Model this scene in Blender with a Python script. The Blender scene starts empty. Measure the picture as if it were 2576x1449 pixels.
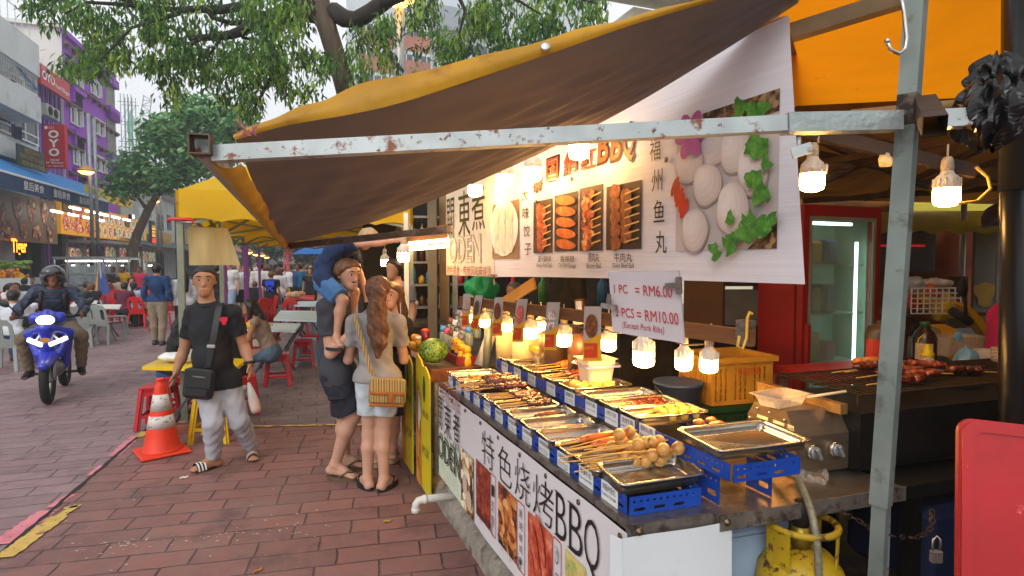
import bpy, bmesh, math, random
import numpy as np
from mathutils import Vector as V, Matrix
R=math.radians
random.seed(7); rng=np.random.default_rng(7)
scene=bpy.context.scene
COL=scene.collection
# ------------------------------------------------------------------ camera
FPX,PW,PH=1450.0,2576.0,1449.0
CH=1.75
PITCH=math.atan(64.5/1450)
cam=bpy.data.cameras.new('camera'); cam.sensor_width=36; cam.lens=36*FPX/PW
cam.clip_start=.05; cam.clip_end=900
cam_o=bpy.data.objects.new('camera',cam); COL.objects.link(cam_o)
cam_o.location=(0,0,CH); cam_o.rotation_euler=(math.pi/2-PITCH,0,0)
scene.camera=cam_o
# ------------------------------------------------------------------ sky and sun (late afternoon overcast)
SUN_EL,SUN_AZ=R(38),R(200)
w=bpy.data.worlds.new('World'); scene.world=w; w.use_nodes=True
nt=w.node_tree; nt.nodes.clear()
sky=nt.nodes.new('ShaderNodeTexSky'); sky.sky_type='NISHITA'; sky.sun_disc=False
sky.sun_elevation=SUN_EL; sky.sun_rotation=SUN_AZ; sky.dust_density=4; sky.air_density=1.0; sky.ozone_density=1
hs=nt.nodes.new('ShaderNodeHueSaturation'); hs.inputs['Saturation'].default_value=.14; hs.inputs['Value'].default_value=1.0
cl=nt.nodes.new('ShaderNodeMix'); cl.data_type='RGBA'; cl.inputs['Factor'].default_value=.55
cl.inputs['B'].default_value=(8.4,8.7,9.0,1)      # flat cloud deck
bg=nt.nodes.new('ShaderNodeBackground'); bg.inputs['Strength'].default_value=.15
out=nt.nodes.new('ShaderNodeOutputWorld')
nt.links.new(sky.outputs['Color'],hs.inputs['Color']); nt.links.new(hs.outputs['Color'],cl.inputs['A'])
nt.links.new(cl.outputs['Result'],bg.inputs['Color']); nt.links.new(bg.outputs['Background'],out.inputs['Surface'])
sl=bpy.data.lights.new('sun','SUN'); sl.energy=.6; sl.angle=R(25); sl.color=(1,.95,.88)
so=bpy.data.objects.new('sun',sl); COL.objects.link(so)
so.rotation_euler=(math.pi/2-SUN_EL,0,math.pi-SUN_AZ)
scene.view_settings.view_transform='Standard'; scene.view_settings.look='None'
scene.view_settings.exposure=.30; scene.view_settings.gamma=1
scene.cycles.use_denoising=True
scene.cycles.max_bounces=7; scene.cycles.diffuse_bounces=3; scene.cycles.glossy_bounces=3
scene.cycles.transmission_bounces=4; scene.cycles.transparent_max_bounces=12
scene.cycles.sample_clamp_indirect=4
# ------------------------------------------------------------------ pixel rays (picture measured at 2576 x 1449)
FW=V((0,math.cos(PITCH),-math.sin(PITCH))); UP=V((0,math.sin(PITCH),math.cos(PITCH)))
EYE=V((0,0,CH))
def ray(px,py): return (V((1,0,0))*((px-1288)/FPX)+UP*((724.5-py)/FPX)+FW)
def onz(px,py,z=0.0):
 d=ray(px,py); return EYE+d*((z-CH)/d.z)
def aty(px,py,Y):
 d=ray(px,py); return EYE+d*(Y/d.y)
def onpl(px,py,p,n):
 d=ray(px,py); return EYE+d*((V(p)-EYE).dot(n)/d.dot(n))
# ------------------------------------------------------------------ materials
def s2l(c): return tuple((x/12.92 if x<=.04045 else ((x+.055)/1.055)**2.4) for x in c)
def C(h):
 h=h.lstrip('#'); return s2l(tuple(int(h[i:i+2],16)/255 for i in (0,2,4)))
_M={}
def mat(name,col,rough=.6,metal=0.,var=.12,scale=6.,bump=0.,bscale=40.,spots=None,emis=None,es=0.,trans=0.,alpha=1.,spec=.5,coat=0.,stretch=None,bdist=.01,thin=0.,ior=1.45):
 if name in _M: return _M[name]
 if isinstance(col,str): col=C(col)
 m=bpy.data.materials.new(name); m.use_nodes=True; t=m.node_tree; N=t.nodes; L=t.links
 b=N['Principled BSDF']; o=N['Material Output']
 b.inputs['Roughness'].default_value=rough; b.inputs['Metallic'].default_value=metal
 b.inputs['Specular IOR Level'].default_value=spec; b.inputs['IOR'].default_value=ior
 if coat: b.inputs['Coat Weight'].default_value=coat; b.inputs['Coat Roughness'].default_value=.08
 if trans: b.inputs['Transmission Weight'].default_value=trans
 b.inputs['Alpha'].default_value=alpha
 if emis:
  e=C(emis) if isinstance(emis,str) else emis
  b.inputs['Emission Color'].default_value=(*e,1); b.inputs['Emission Strength'].default_value=es
 tc=N.new('ShaderNodeTexCoord'); src=tc.outputs['Object']
 if stretch:
  mp=N.new('ShaderNodeMapping'); mp.inputs['Scale'].default_value=stretch; L.new(src,mp.inputs['Vector']); src=mp.outputs['Vector']
 nz=N.new('ShaderNodeTexNoise'); nz.inputs['Scale'].default_value=scale; nz.inputs['Detail'].default_value=4; L.new(src,nz.inputs['Vector'])
 rp=N.new('ShaderNodeValToRGB'); rp.color_ramp.elements[0].position=.3; rp.color_ramp.elements[1].position=.7
 rp.color_ramp.elements[0].color=(*[max(0,c*(1-var)) for c in col],1); rp.color_ramp.elements[1].color=(*[min(1,c*(1+var)) for c in col],1)
 L.new(nz.outputs['Fac'],rp.inputs['Fac']); cur=rp.outputs['Color']
 if spots:
  for (sc,lo,hi,sscale) in (spots if isinstance(spots,list) else [spots]):
   sc=C(sc) if isinstance(sc,str) else sc
   n2=N.new('ShaderNodeTexNoise'); n2.inputs['Scale'].default_value=sscale; n2.inputs['Detail'].default_value=6; n2.inputs['Roughness'].default_value=.65; L.new(src,n2.inputs['Vector'])
   r2=N.new('ShaderNodeMapRange'); r2.inputs['From Min'].default_value=lo; r2.inputs['From Max'].default_value=hi; L.new(n2.outputs['Fac'],r2.inputs['Value'])
   mx=N.new('ShaderNodeMix'); mx.data_type='RGBA'; L.new(r2.outputs['Result'],mx.inputs['Factor']); L.new(cur,mx.inputs['A']); mx.inputs['B'].default_value=(*sc,1); cur=mx.outputs['Result']
 L.new(cur,b.inputs['Base Color'])
 if bump:
  n3=N.new('ShaderNodeTexNoise'); n3.inputs['Scale'].default_value=bscale; n3.inputs['Detail'].default_value=5; L.new(src,n3.inputs['Vector'])
  bp=N.new('ShaderNodeBump'); bp.inputs['Strength'].default_value=bump; bp.inputs['Distance'].default_value=bdist; L.new(n3.outputs['Fac'],bp.inputs['Height']); L.new(bp.outputs['Normal'],b.inputs['Normal'])
 if thin:     # cloth that lets light through
  tl=N.new('ShaderNodeBsdfTranslucent'); L.new(cur,tl.inputs['Color'])
  ms=N.new('ShaderNodeMixShader'); ms.inputs['Fac'].default_value=thin
  L.new(b.outputs['BSDF'],ms.inputs[1]); L.new(tl.outputs['BSDF'],ms.inputs[2]); L.new(ms.outputs['Shader'],o.inputs['Surface'])
 _M[name]=m; return m
def pic(name,cols,scale=20.,kind='voronoi',rough=.55,dist=.6,stretch=None,emis=0.):
 """printed photograph of food: colour patches from cells and noise"""
 if name in _M: return _M[name]
 m=bpy.data.materials.new(name); m.use_nodes=True; t=m.node_tree; N=t.nodes; L=t.links; b=N['Principled BSDF']
 b.inputs['Roughness'].default_value=rough
 tc=N.new('ShaderNodeTexCoord'); src=tc.outputs['Object']
 if stretch:
  mp=N.new('ShaderNodeMapping'); mp.inputs['Scale'].default_value=stretch; L.new(src,mp.inputs['Vector']); src=mp.outputs['Vector']
 nz=N.new('ShaderNodeTexNoise'); nz.inputs['Scale'].default_value=scale*.8; nz.inputs['Detail'].default_value=3; L.new(src,nz.inputs['Vector'])
 ad=N.new('ShaderNodeMix'); ad.data_type='RGBA'; ad.inputs['Factor'].default_value=.06*dist; L.new(src,ad.inputs['A']); L.new(nz.outputs['Color'],ad.inputs['B'])
 if kind=='voronoi':
  v=N.new('ShaderNodeTexVoronoi'); v.inputs['Scale'].default_value=scale; L.new(ad.outputs['Result'],v.inputs['Vector'])
  sp=N.new('ShaderNodeSeparateColor'); L.new(v.outputs['Color'],sp.inputs['Color'])
  ma=N.new('ShaderNodeMath'); ma.operation='MULTIPLY_ADD'; L.new(v.outputs['Distance'],ma.inputs[0]); ma.inputs[1].default_value=-.55; L.new(sp.outputs['Red'],ma.inputs[2])
  n4=N.new('ShaderNodeMath'); n4.operation='MULTIPLY_ADD'; L.new(nz.outputs['Fac'],n4.inputs[0]); n4.inputs[1].default_value=.5; L.new(ma.outputs[0],n4.inputs[2]); fac=n4.outputs[0]
 else:
  n5=N.new('ShaderNodeTexNoise'); n5.inputs['Scale'].default_value=scale; n5.inputs['Detail'].default_value=6; n5.inputs['Roughness'].default_value=.7; L.new(src,n5.inputs['Vector'])
  mr=N.new('ShaderNodeMapRange'); mr.inputs['From Min'].default_value=.25; mr.inputs['From Max'].default_value=.75; L.new(n5.outputs['Fac'],mr.inputs['Value']); fac=mr.outputs['Result']
 rp=N.new('ShaderNodeValToRGB'); e=rp.color_ramp.elements
 n=len(cols)
 while len(e)<n: e.new(.5)
 for i,c in enumerate(cols): e[i].position=i/max(1,n-1)*.9+.05; e[i].color=(*(C(c) if isinstance(c,str) else c),1)
 L.new(fac,rp.inputs['Fac']); L.new(rp.outputs['Color'],b.inputs['Base Color'])
 if emis: L.new(rp.outputs['Color'],b.inputs['Emission Color']); b.inputs['Emission Strength'].default_value=emis
 _M[name]=m; return m
# ------------------------------------------------------------------ mesh builder
def basis(d,up=V((0,0,1))):
 d=V(d).normalized();
 if abs(d.dot(V(up).normalized()))>.98: up=V((0,1,0)) if abs(d.y)<.9 else V((1,0,0))
 x=V(up).cross(d).normalized(); y=d.cross(x).normalized()
 return x,y,d
class Fr:
 """flat frame: origin, unit u, unit v, normal w"""
 def __init__(s,o,u,v):
  s.o=V(o); s.u=V(u).normalized(); v=V(v); s.v=(v-s.u*v.dot(s.u)).normalized(); s.w=s.u.cross(s.v)
 def __call__(s,a,b,c=0.): return s.o+s.u*a+s.v*b+s.w*c
 def uv(s,px,py):
  p=onpl(px,py,s.o,s.w)-s.o; return p.dot(s.u),p.dot(s.v)
WORLD=Fr((0,0,0),(1,0,0),(0,1,0))
class MB:
 def __init__(s): s.v=[]; s.f=[]; s.m=[]; s.sm=[]; s.cur=0; s.smooth=False
 def add(s,vs,fs,m=None,smooth=None):
  b=len(s.v); s.v.extend([tuple(x) for x in vs]); mi=s.cur if m is None else m; sm=s.smooth if smooth is None else smooth
  for f in fs: s.f.append(tuple(i+b for i in f)); s.m.append(mi); s.sm.append(sm)
  return s
 def quad(s,a,b,c,d,m=None): return s.add([a,b,c,d],[(0,1,2,3)],m)
 def box(s,c,size,fr=WORLD,m=None,bev=0.):
  c=V(c); x,y,z=[k/2 for k in size];
  if bev<=0:
   vs=[fr(c.x+i*x,c.y+j*y,c.z+k*z) for k in(-1,1) for j in(-1,1) for i in(-1,1)]
   return s.add(vs,[(0,2,3,1),(4,5,7,6),(0,1,5,4),(2,6,7,3),(0,4,6,2),(1,3,7,5)],m,False)
  b=min(bev,x*.9,y*.9,z*.9); lv=[]
  for zz,ins in((-z,b),(-z+b,0),(z-b,0),(z,b)):
   xx,yy=x-ins,y-ins; r=b
   for (i,j) in((1,1),(-1,1),(-1,-1),(1,-1)):
    cx,cy=i*(x-b),j*(y-b); rr=b-ins if ins else b
    st={(1,1):0,(-1,1):1,(-1,-1):2,(1,-1):3}[(i,j)]
    for q in range(3):
     a=(st+q/2)*math.pi/2
     lv.append(fr(c.x+cx+rr*math.cos(a),c.y+cy+rr*math.sin(a),c.z+zz))
  n=12; fs=[tuple(reversed(range(n))),tuple(range(3*n,4*n))]
  for r in range(3):
   for q in range(n): fs.append((r*n+q,r*n+(q+1)%n,(r+1)*n+(q+1)%n,(r+1)*n+q))
  return s.add(lv,fs,m,False)
 def bar(s,p,q,wd,ht,up=V((0,0,1)),m=None,cap=True):
  p=V(p);q=V(q);x,y,d=basis(q-p,up); vs=[]
  for b in(p,q):
   for i,j in((-1,-1),(1,-1),(1,1),(-1,1)): vs.append(b+x*(i*wd/2)+y*(j*ht/2))
  fs=[(0,1,5,4),(1,2,6,5),(2,3,7,6),(3,0,4,7)]
  if cap: fs+=[(3,2,1,0),(4,5,6,7)]
  return s.add(vs,fs,m,False)
 def tube(s,pts,r,n=8,m=None,cap=True,flat=None,closed=False):
  pts=[V(p) for p in pts]; k=len(pts); rs=r if isinstance(r,(list,tuple)) else [r]*k; vs=[]
  up=V((0,0,1)); d0=(pts[1]-pts[0]).normalized()
  if abs(d0.dot(up))>.9: up=V((1,0,0))
  x=up.cross(d0).normalized()
  for i,p in enumerate(pts):
   d=(pts[min(i+1,k-1)]-pts[max(i-1,0)]);
   if closed: d=pts[(i+1)%k]-pts[i-1]
   d.normalize(); x=(x-d*x.dot(d)); x.normalize(); y=d.cross(x)
   for q in range(n):
    a=2*math.pi*q/n; vs.append(p+x*(rs[i]*math.cos(a))+y*(rs[i]*math.sin(a)*(flat or 1)))
  fs=[]
  for i in range(k if closed else k-1):
   for q in range(n): fs.append((i*n+q,i*n+(q+1)%n,((i+1)%k)*n+(q+1)%n,((i+1)%k)*n+q))
  if cap and not closed: fs.append(tuple(reversed(range(n)))); fs.append(tuple(range((k-1)*n,k*n)))
  return s.add(vs,fs,m,n>5)
 def lathe(s,prof,o=(0,0,0),ax=(0,0,1),n=16,m=None,smooth=True,sx=1.,sy=1.):
  o=V(o); x,y,d=basis(ax);
  if V(ax).normalized().z>.98: x,y,d=V((1,0,0)),V((0,1,0)),V((0,0,1))
  vs=[];fs=[]
  for r,z in prof:
   for q in range(n):
    a=2*math.pi*q/n; vs.append(o+d*z+x*(r*math.cos(a)*sx)+y*(r*math.sin(a)*sy))
  for i in range(len(prof)-1):
   for q in range(n): fs.append((i*n+q,i*n+(q+1)%n,(i+1)*n+(q+1)%n,(i+1)*n+q))
  if prof[0][0]>1e-4: fs.append(tuple(reversed(range(n))))
  if prof[-1][0]>1e-4: fs.append(tuple(range((len(prof)-1)*n,len(prof)*n)))
  return s.add(vs,fs,m,smooth)
 def prism(s,poly,fr,h0,h1,m=None,sides=True,back=True):
  n=len(poly); vs=[fr(a,b,h1) for a,b in poly]; fs=[tuple(range(n))]
  if sides or back:
   vs+=[fr(a,b,h0) for a,b in poly]
   if sides: fs+=[(i,n+i,n+(i+1)%n,(i+1)%n) for i in range(n)]
   if back: fs.append(tuple(reversed(range(n,2*n))))
  return s.add(vs,fs,m,False)
 def disc(s,fr,cx,cy,rx,ry,h,n=20,m=None,rot=0.,wob=0.):
  vs=[]
  for q in range(n):
   a=2*math.pi*q/n; k=1+wob*math.sin(3*a+cx*9)+wob*.6*math.sin(5*a+cy*17); x=rx*k*math.cos(a);y=ry*k*math.sin(a)
   vs.append(fr(cx+x*math.cos(rot)-y*math.sin(rot),cy+x*math.sin(rot)+y*math.cos(rot),h))
  return s.add(vs,[tuple(range(n))],m,False)
 def grid(s,fn,nu,nv,m=None,smooth=True):
  vs=[fn(i/nu,j/nv) for j in range(nv+1) for i in range(nu+1)]
  fs=[(j*(nu+1)+i,j*(nu+1)+i+1,(j+1)*(nu+1)+i+1,(j+1)*(nu+1)+i) for j in range(nv) for i in range(nu)]
  return s.add(vs,fs,m,smooth)
 def ball(s,c,r,n=12,m=None,fr=WORLD):
  c=V(c); rx,ry,rz=r if isinstance(r,(list,tuple)) else (r,r,r); k=max(4,n*2//3)
  def f(u,v):
   a=2*math.pi*u;b=math.pi*(v-.5); return fr(c.x+rx*math.cos(a)*math.cos(b),c.y+ry*math.sin(a)*math.cos(b),c.z+rz*math.sin(b))
  return s.grid(f,n,k,m,True)
 def text(s,body,fr,box,m=None,h=.003,fit='box',sh=0.,bold=0.):
  """lettering fitted in box=(u0,v0,u1,v1) of a frame"""
  vs,fs=glyphs(body,bold)
  a=np.array(vs); lo=a.min(0);hi=a.max(0); u0,v0,u1,v1=box
  su=(u1-u0)/(hi[0]-lo[0]); sv=(v1-v0)/(hi[1]-lo[1])
  if fit=='keep': su=sv=min(su,sv)
  return s.add([fr(u0+(x-lo[0])*su+sh*(y-lo[1])*sv,v0+(y-lo[1])*sv,h) for x,y in a[:,:2]],fs,m,False)
 def arr(s,v,f,m=None,smooth=True): return s.add(v.tolist(),f.tolist(),m,smooth)
 def build(s,name,mats,parent=None,autosm=False):
  me=bpy.data.meshes.new(name); me.from_pydata(s.v,[],s.f)
  for x in (mats if isinstance(mats,(list,tuple)) else [mats]): me.materials.append(x)
  if any(s.m): me.polygons.foreach_set('material_index',s.m)
  if any(s.sm): me.polygons.foreach_set('use_smooth',s.sm)
  me.update()
  o=bpy.data.objects.new(name,me); COL.objects.link(o)
  if parent is not None: o.parent=parent; o.matrix_parent_inverse=parent.matrix_world.inverted()
  return o
_G={}
def glyphs(body,bold=0.):
 k=(body,bold)
 if k not in _G:
  c=bpy.data.curves.new('t','FONT'); c.body=body; c.size=1; c.offset=bold; c.resolution_u=3; c.space_line=.9
  o=bpy.data.objects.new('t',c); COL.objects.link(o)
  dg=bpy.context.evaluated_depsgraph_get(); me=o.evaluated_get(dg).to_mesh()
  _G[k]=([tuple(v.co) for v in me.vertices],[tuple(p.vertices) for p in me.polygons])
  o.evaluated_get(dg).to_mesh_clear(); bpy.data.objects.remove(o); bpy.data.curves.remove(c)
 return _G[k]
def tag(o,label=None,cat=None,group=None,kind=None):
 if label: o['label']=label
 if cat: o['category']=cat
 if group: o['group']=group
 if kind: o['kind']=kind
 return o
def thing(name,label,cat,loc=(0,0,0),rz=0.,group=None):
 o=bpy.data.objects.new(name,None); COL.objects.link(o); o.location=loc; o.rotation_euler=(0,0,rz); o.empty_display_size=.1
 o.matrix_world=Matrix.Translation(V(loc))@Matrix.Rotation(rz,4,'Z')
 return tag(o,label,cat,group)
def part(mb,name,mats,parent):
 """part given in the parent's own coordinates"""
 o=mb.build(name,mats); o.parent=parent; return o
def dup(root,loc,rz=0.,label=None,group=None,scale=None,keep=None):
 r=root.copy(); COL.objects.link(r); r.location=loc; r.rotation_euler=(0,0,rz)
 if label: r['label']=label
 if group: r['group']=group
 if scale: r.scale=scale if isinstance(scale,(tuple,list)) else (scale,)*3
 for ch in root.children:
  c=ch.copy(); COL.objects.link(c); c.parent=r
  for g in ch.children:
   d=g.copy(); COL.objects.link(d); d.parent=c
 return r
def lerp(a,b,t): return a+(b-a)*t
def bilin(p,u,v): return p[0]*(1-u)*(1-v)+p[1]*u*(1-v)+p[2]*u*v+p[3]*(1-u)*v
def loc_fr(o,rz=0.):
 return Fr(o,(math.cos(rz),math.sin(rz),0),(-math.sin(rz),math.cos(rz),0))
# ------------------------------------------------------------------ signed-distance modelling of soft bodies
class SDF:
 def __init__(s,lo,hi,h):
  s.lo=np.array(lo,np.float32); s.h=h; s.n=tuple(int(math.ceil((b-a)/h))+1 for a,b in zip(lo,hi))
  s.f=np.full(s.n,1.,np.float32)
  s.ax=[s.lo[i]+h*np.arange(s.n[i],dtype=np.float32) for i in range(3)]
 def _sub(s,lo,hi,mg):
  sl=[]
  for i in range(3):
   a=int(max(0,math.floor((lo[i]-mg-s.lo[i])/s.h))); b=int(min(s.n[i],math.ceil((hi[i]+mg-s.lo[i])/s.h)+1))
   if b<=a: return None
   sl.append(slice(a,b))
  return tuple(sl)
 def _put(s,sl,d,k,clip,neg=False):
  if clip:
   X,Y,Z=np.meshgrid(*[s.ax[i][sl[i]] for i in range(3)],indexing='ij',sparse=True)
   for (p,n) in clip:
    p=V(p);n=V(n).normalized(); d=np.maximum(d,(X-p.x)*n.x+(Y-p.y)*n.y+(Z-p.z)*n.z)
  o=s.f[sl]
  if neg: s.f[sl]=np.maximum(o,-d); return
  if k>0:
   hh=np.maximum(k-np.abs(o-d),0)/k; s.f[sl]=np.minimum(o,d)-hh*hh*k*.25
  else: s.f[sl]=np.minimum(o,d)
 def cone(s,p,q,r1,r2,k=.02,flat=None,clip=None,neg=False,wr=0.):
  p=np.array(p,np.float32);q=np.array(q,np.float32);R_=max(r1,r2);
  fl=1.; fn=None
  if flat: fn=np.array(V(flat[0]).normalized(),np.float32); fl=flat[1]
  sl=s._sub(np.minimum(p,q)-R_*max(1,fl),np.maximum(p,q)+R_*max(1,fl),k+2*s.h)
  if sl is None: return s
  X,Y,Z=np.meshgrid(*[s.ax[i][sl[i]] for i in range(3)],indexing='ij',sparse=True)
  d=q-p; dd=float(d@d)+1e-9
  dx,dy,dz=X-p[0],Y-p[1],Z-p[2]
  t=np.clip((dx*d[0]+dy*d[1]+dz*d[2])/dd,0,1)
  ex,ey,ez=dx-t*d[0],dy-t*d[1],dz-t*d[2]
  if fn is not None:
   a=(ex*fn[0]+ey*fn[1]+ez*fn[2])*(1/fl-1); ex=ex+a*fn[0];ey=ey+a*fn[1];ez=ez+a*fn[2]
  dist=np.sqrt(ex*ex+ey*ey+ez*ez)-(r1+(r2-r1)*t)
  if wr: dist=dist+wr*np.sin(X*61+Z*17)*np.sin(Z*43+Y*31)+wr*.6*np.sin(Y*83+X*29-Z*51)
  s._put(sl,dist.astype(np.float32),k,clip,neg); return s
 def ell(s,p,r,k=.02,rot=None,clip=None,neg=False):
  p=np.array(p,np.float32); R_=max(r); sl=s._sub(p-R_,p+R_,k+2*s.h)
  if sl is None: return s
  X,Y,Z=np.meshgrid(*[s.ax[i][sl[i]] for i in range(3)],indexing='ij',sparse=True)
  dx,dy,dz=X-p[0],Y-p[1],Z-p[2]
  if rot is not None:
   m=rot; dx,dy,dz=(dx*m[0][0]+dy*m[0][1]+dz*m[0][2],dx*m[1][0]+dy*m[1][1]+dz*m[1][2],dx*m[2][0]+dy*m[2][1]+dz*m[2][2])
  k0=np.sqrt((dx/r[0])**2+(dy/r[1])**2+(dz/r[2])**2); k1=np.sqrt((dx/r[0]**2)**2+(dy/r[1]**2)**2+(dz/r[2]**2)**2)+1e-6
  s._put(sl,(k0*(k0-1)/k1).astype(np.float32),k,clip,neg); return s
 def noise(s,amp,fr):
  X,Y,Z=np.meshgrid(*s.ax,indexing='ij',sparse=True)
  s.f=s.f+amp*(np.sin(X*fr+Z*fr*.4)*np.sin(Z*fr*.8+Y*fr*.5)+.6*np.sin(Y*fr*1.3+X*fr*.6-Z*fr*.9)*np.sin(X*fr*1.7-Y*fr)).astype(np.float32); return s
 def clip(s,p,n):
  X,Y,Z=np.meshgrid(*s.ax,indexing='ij',sparse=True); p=V(p);n=V(n).normalized()
  s.f=np.maximum(s.f,(X-p.x)*n.x+(Y-p.y)*n.y+(Z-p.z)*n.z); return s
 def mesh(s):
  f=np.pad(s.f,1,constant_values=1.); n=f.shape; ins=f<0
  c=np.zeros(tuple(k-1 for k in n),np.int8)
  for i in(0,1):
   for j in(0,1):
    for k in(0,1): c+=ins[i:n[0]-1+i,j:n[1]-1+j,k:n[2]-1+k]
  act=(c>0)&(c<8); idx=np.argwhere(act)
  if len(idx)==0: return np.zeros((0,3)),np.zeros((0,4),int)
  num=np.full(act.shape,-1,np.int64); num[act]=np.arange(len(idx))
  acc=np.zeros((len(idx),3)); cnt=np.zeros(len(idx))
  cn=[(i,j,k) for i in(0,1) for j in(0,1) for k in(0,1)]
  val={o:f[idx[:,0]+o[0],idx[:,1]+o[1],idx[:,2]+o[2]] for o in cn}
  for a in cn:
   for ax in range(3):
    if a[ax]==0:
     b=list(a); b[ax]=1; b=tuple(b); va,vb=val[a],val[b]; m=(va<0)!=(vb<0)
     t=np.where(m,va/np.where(m,va-vb,1),0)
     for d in range(3): acc[:,d]+=np.where(m,a[d]+(t if d==ax else 0),0)
     cnt+=m
  P=(idx+acc/cnt[:,None]-1)*s.h+s.lo
  F_=[]
  for ax in range(3):
   u,w_=(ax+1)%3,(ax+2)%3
   sa=[slice(1,-1)]*3; sa[ax]=slice(0,-1); sb=list(sa); sb[ax]=slice(1,None)
   A=ins[tuple(sa)];B=ins[tuple(sb)]
   for flip,mk in((False,A&~B),(True,~A&B)):
    e=np.argwhere(mk)
    if len(e)==0: continue
    off=np.array([1,1,1]); off[ax]=0; e=e+off
    du=np.zeros(3,int);du[u]=1;dw=np.zeros(3,int);dw[w_]=1
    g=lambda x:num[x[:,0],x[:,1],x[:,2]]
    q=np.stack([g(e-du-dw),g(e-dw),g(e),g(e-du)],1)
    F_.append(q[:,::-1] if flip else q)
  return P,np.concatenate(F_)
 def to(s,mb,m=None,smooth=True):
  v,f=s.mesh(); mb.arr(v,f,m,smooth); return mb
# ================================================================== SETTING
S=V((-.322,.947,0)).normalized(); SR=V((S.y,-S.x,0))          # along the street, and to its right
Z=V((0,0,1))
def brick_mat(name,cols,mort,rot,bw=.40,bh=.215,dirt=.5,rough=.62):
 m=bpy.data.materials.new(name); m.use_nodes=True; t=m.node_tree; N=t.nodes; L=t.links; b=N['Principled BSDF']
 tc=N.new('ShaderNodeTexCoord'); mp=N.new('ShaderNodeMapping'); mp.inputs['Rotation'].default_value=(0,0,rot); L.new(tc.outputs['Object'],mp.inputs['Vector'])
 nz=N.new('ShaderNodeTexNoise'); nz.inputs['Scale'].default_value=5; nz.inputs['Detail'].default_value=3; L.new(mp.outputs['Vector'],nz.inputs['Vector'])
 ad=N.new('ShaderNodeMix'); ad.data_type='RGBA'; ad.blend_type='ADD'; ad.inputs['Factor'].default_value=.028; L.new(mp.outputs['Vector'],ad.inputs['A']); L.new(nz.outputs['Color'],ad.inputs['B'])
 br=N.new('ShaderNodeTexBrick'); br.inputs['Scale'].default_value=1; br.inputs['Brick Width'].default_value=bw; br.inputs['Row Height'].default_value=bh
 br.inputs['Mortar Size'].default_value=.008; br.inputs['Mortar Smooth'].default_value=.5; br.offset=.5; br.squash=1.35; br.squash_frequency=3
 br.inputs['Color1'].default_value=(*C(cols[0]),1); br.inputs['Color2'].default_value=(*C(cols[1]),1); br.inputs['Mortar'].default_value=(*C(mort),1)
 L.new(ad.outputs['Result'],br.inputs['Vector'])
 def layer(cur,sc,lo,hi,col,fac,det=6):
  n=N.new('ShaderNodeTexNoise'); n.inputs['Scale'].default_value=sc; n.inputs['Detail'].default_value=det; n.inputs['Roughness'].default_value=.7; L.new(tc.outputs['Object'],n.inputs['Vector'])
  r=N.new('ShaderNodeMapRange'); r.inputs['From Min'].default_value=lo; r.inputs['From Max'].default_value=hi; r.inputs['To Max'].default_value=fac; L.new(n.outputs['Fac'],r.inputs['Value'])
  x=N.new('ShaderNodeMix'); x.data_type='RGBA'; L.new(r.outputs['Result'],x.inputs['Factor']); L.new(cur,x.inputs['A']); x.inputs['B'].default_value=(*C(col),1); return x.outputs['Result']
 cur=layer(br.outputs['Color'],.9,.45,.7,cols[2],dirt); cur=layer(cur,6,.5,.68,cols[3],.55); cur=layer(cur,2.2,.52,.72,'#4a3a3c',.75); cur=layer(cur,26,.62,.74,'#b29a97',.4)
 L.new(cur,b.inputs['Base Color'])
 ro=N.new('ShaderNodeMapRange'); ro.inputs['To Min'].default_value=rough-.17; ro.inputs['To Max'].default_value=rough+.2; L.new(nz.outputs['Fac'],ro.inputs['Value']); L.new(ro.outputs['Result'],b.inputs['Roughness'])
 bp=N.new('ShaderNodeBump'); bp.inputs['Strength'].default_value=.6; bp.inputs['Distance'].default_value=.012; bp.invert=True
 n4=N.new('ShaderNodeTexNoise'); n4.inputs['Scale'].default_value=38; n4.inputs['Detail'].default_value=5; L.new(tc.outputs['Object'],n4.inputs['Vector'])
 ma=N.new('ShaderNodeMath'); ma.operation='MULTIPLY_ADD'; L.new(n4.outputs['Fac'],ma.inputs[0]); ma.inputs[1].default_value=.35; L.new(br.outputs['Fac'],ma.inputs[2])
 L.new(ma.outputs[0],bp.inputs['Height']); L.new(bp.outputs['Normal'],b.inputs['Normal'])
 return m
rot_s=math.atan2(SR.y,SR.x)
m_road=brick_mat('road pavers',['#8c7172','#7c6264','#968183','#705859'],'#43363a',-rot_s,.46,.2,.6)
m_walk=brick_mat('red pavers',['#875d57','#714f4b','#85706a','#905a50'],'#35282a',-rot_s+.1,.36,.19,.5)
m_grey=brick_mat('grey pavers',['#77696b','#6a5c5f','#8d8182','#5d5153'],'#352d30',-rot_s,.40,.2,.55)
J0,J1=onz(0,1398),onz(351,1097)                          # joint between carriageway and footway
jd=(J1-J0).normalized(); YL0=onz(560,1076); YL1=onz(1060,1068)  # thin yellow line across
far=400
mb=MB(); mb.quad((-300,-40,0),(300,-40,0),(300,far,0),(-300,far,0)); g=mb.build('ground',m_road); tag(g,kind='structure')
A=J0-jd*8; B=onz(470,1076)
tB=(B-J0).dot(jd); B=J0+jd*tB
k1=onz(1085,1068)
mb=MB(); mb.add([(A.x,A.y,.005),(6,-4,.005),(6,k1.y,.005),(k1.x,k1.y,.005),(B.x,B.y,.005)],[(0,1,2,3,4)]); tag(mb.build('pavement',m_walk),kind='structure')
c1=B+jd*40
mb=MB(); mb.add([(B.x,B.y,.004),(k1.x,k1.y,.004),(6,k1.y,.004),(6,60,.004),(c1.x,c1.y,.004)],[(0,1,2,3,4)]); tag(mb.build('grey_pavement',m_grey),kind='structure')
m_joint=mat('joint dirt','#2a2422',.9,var=.4,scale=30)
mb=MB()
pr=V((jd.y,-jd.x,0))
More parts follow.
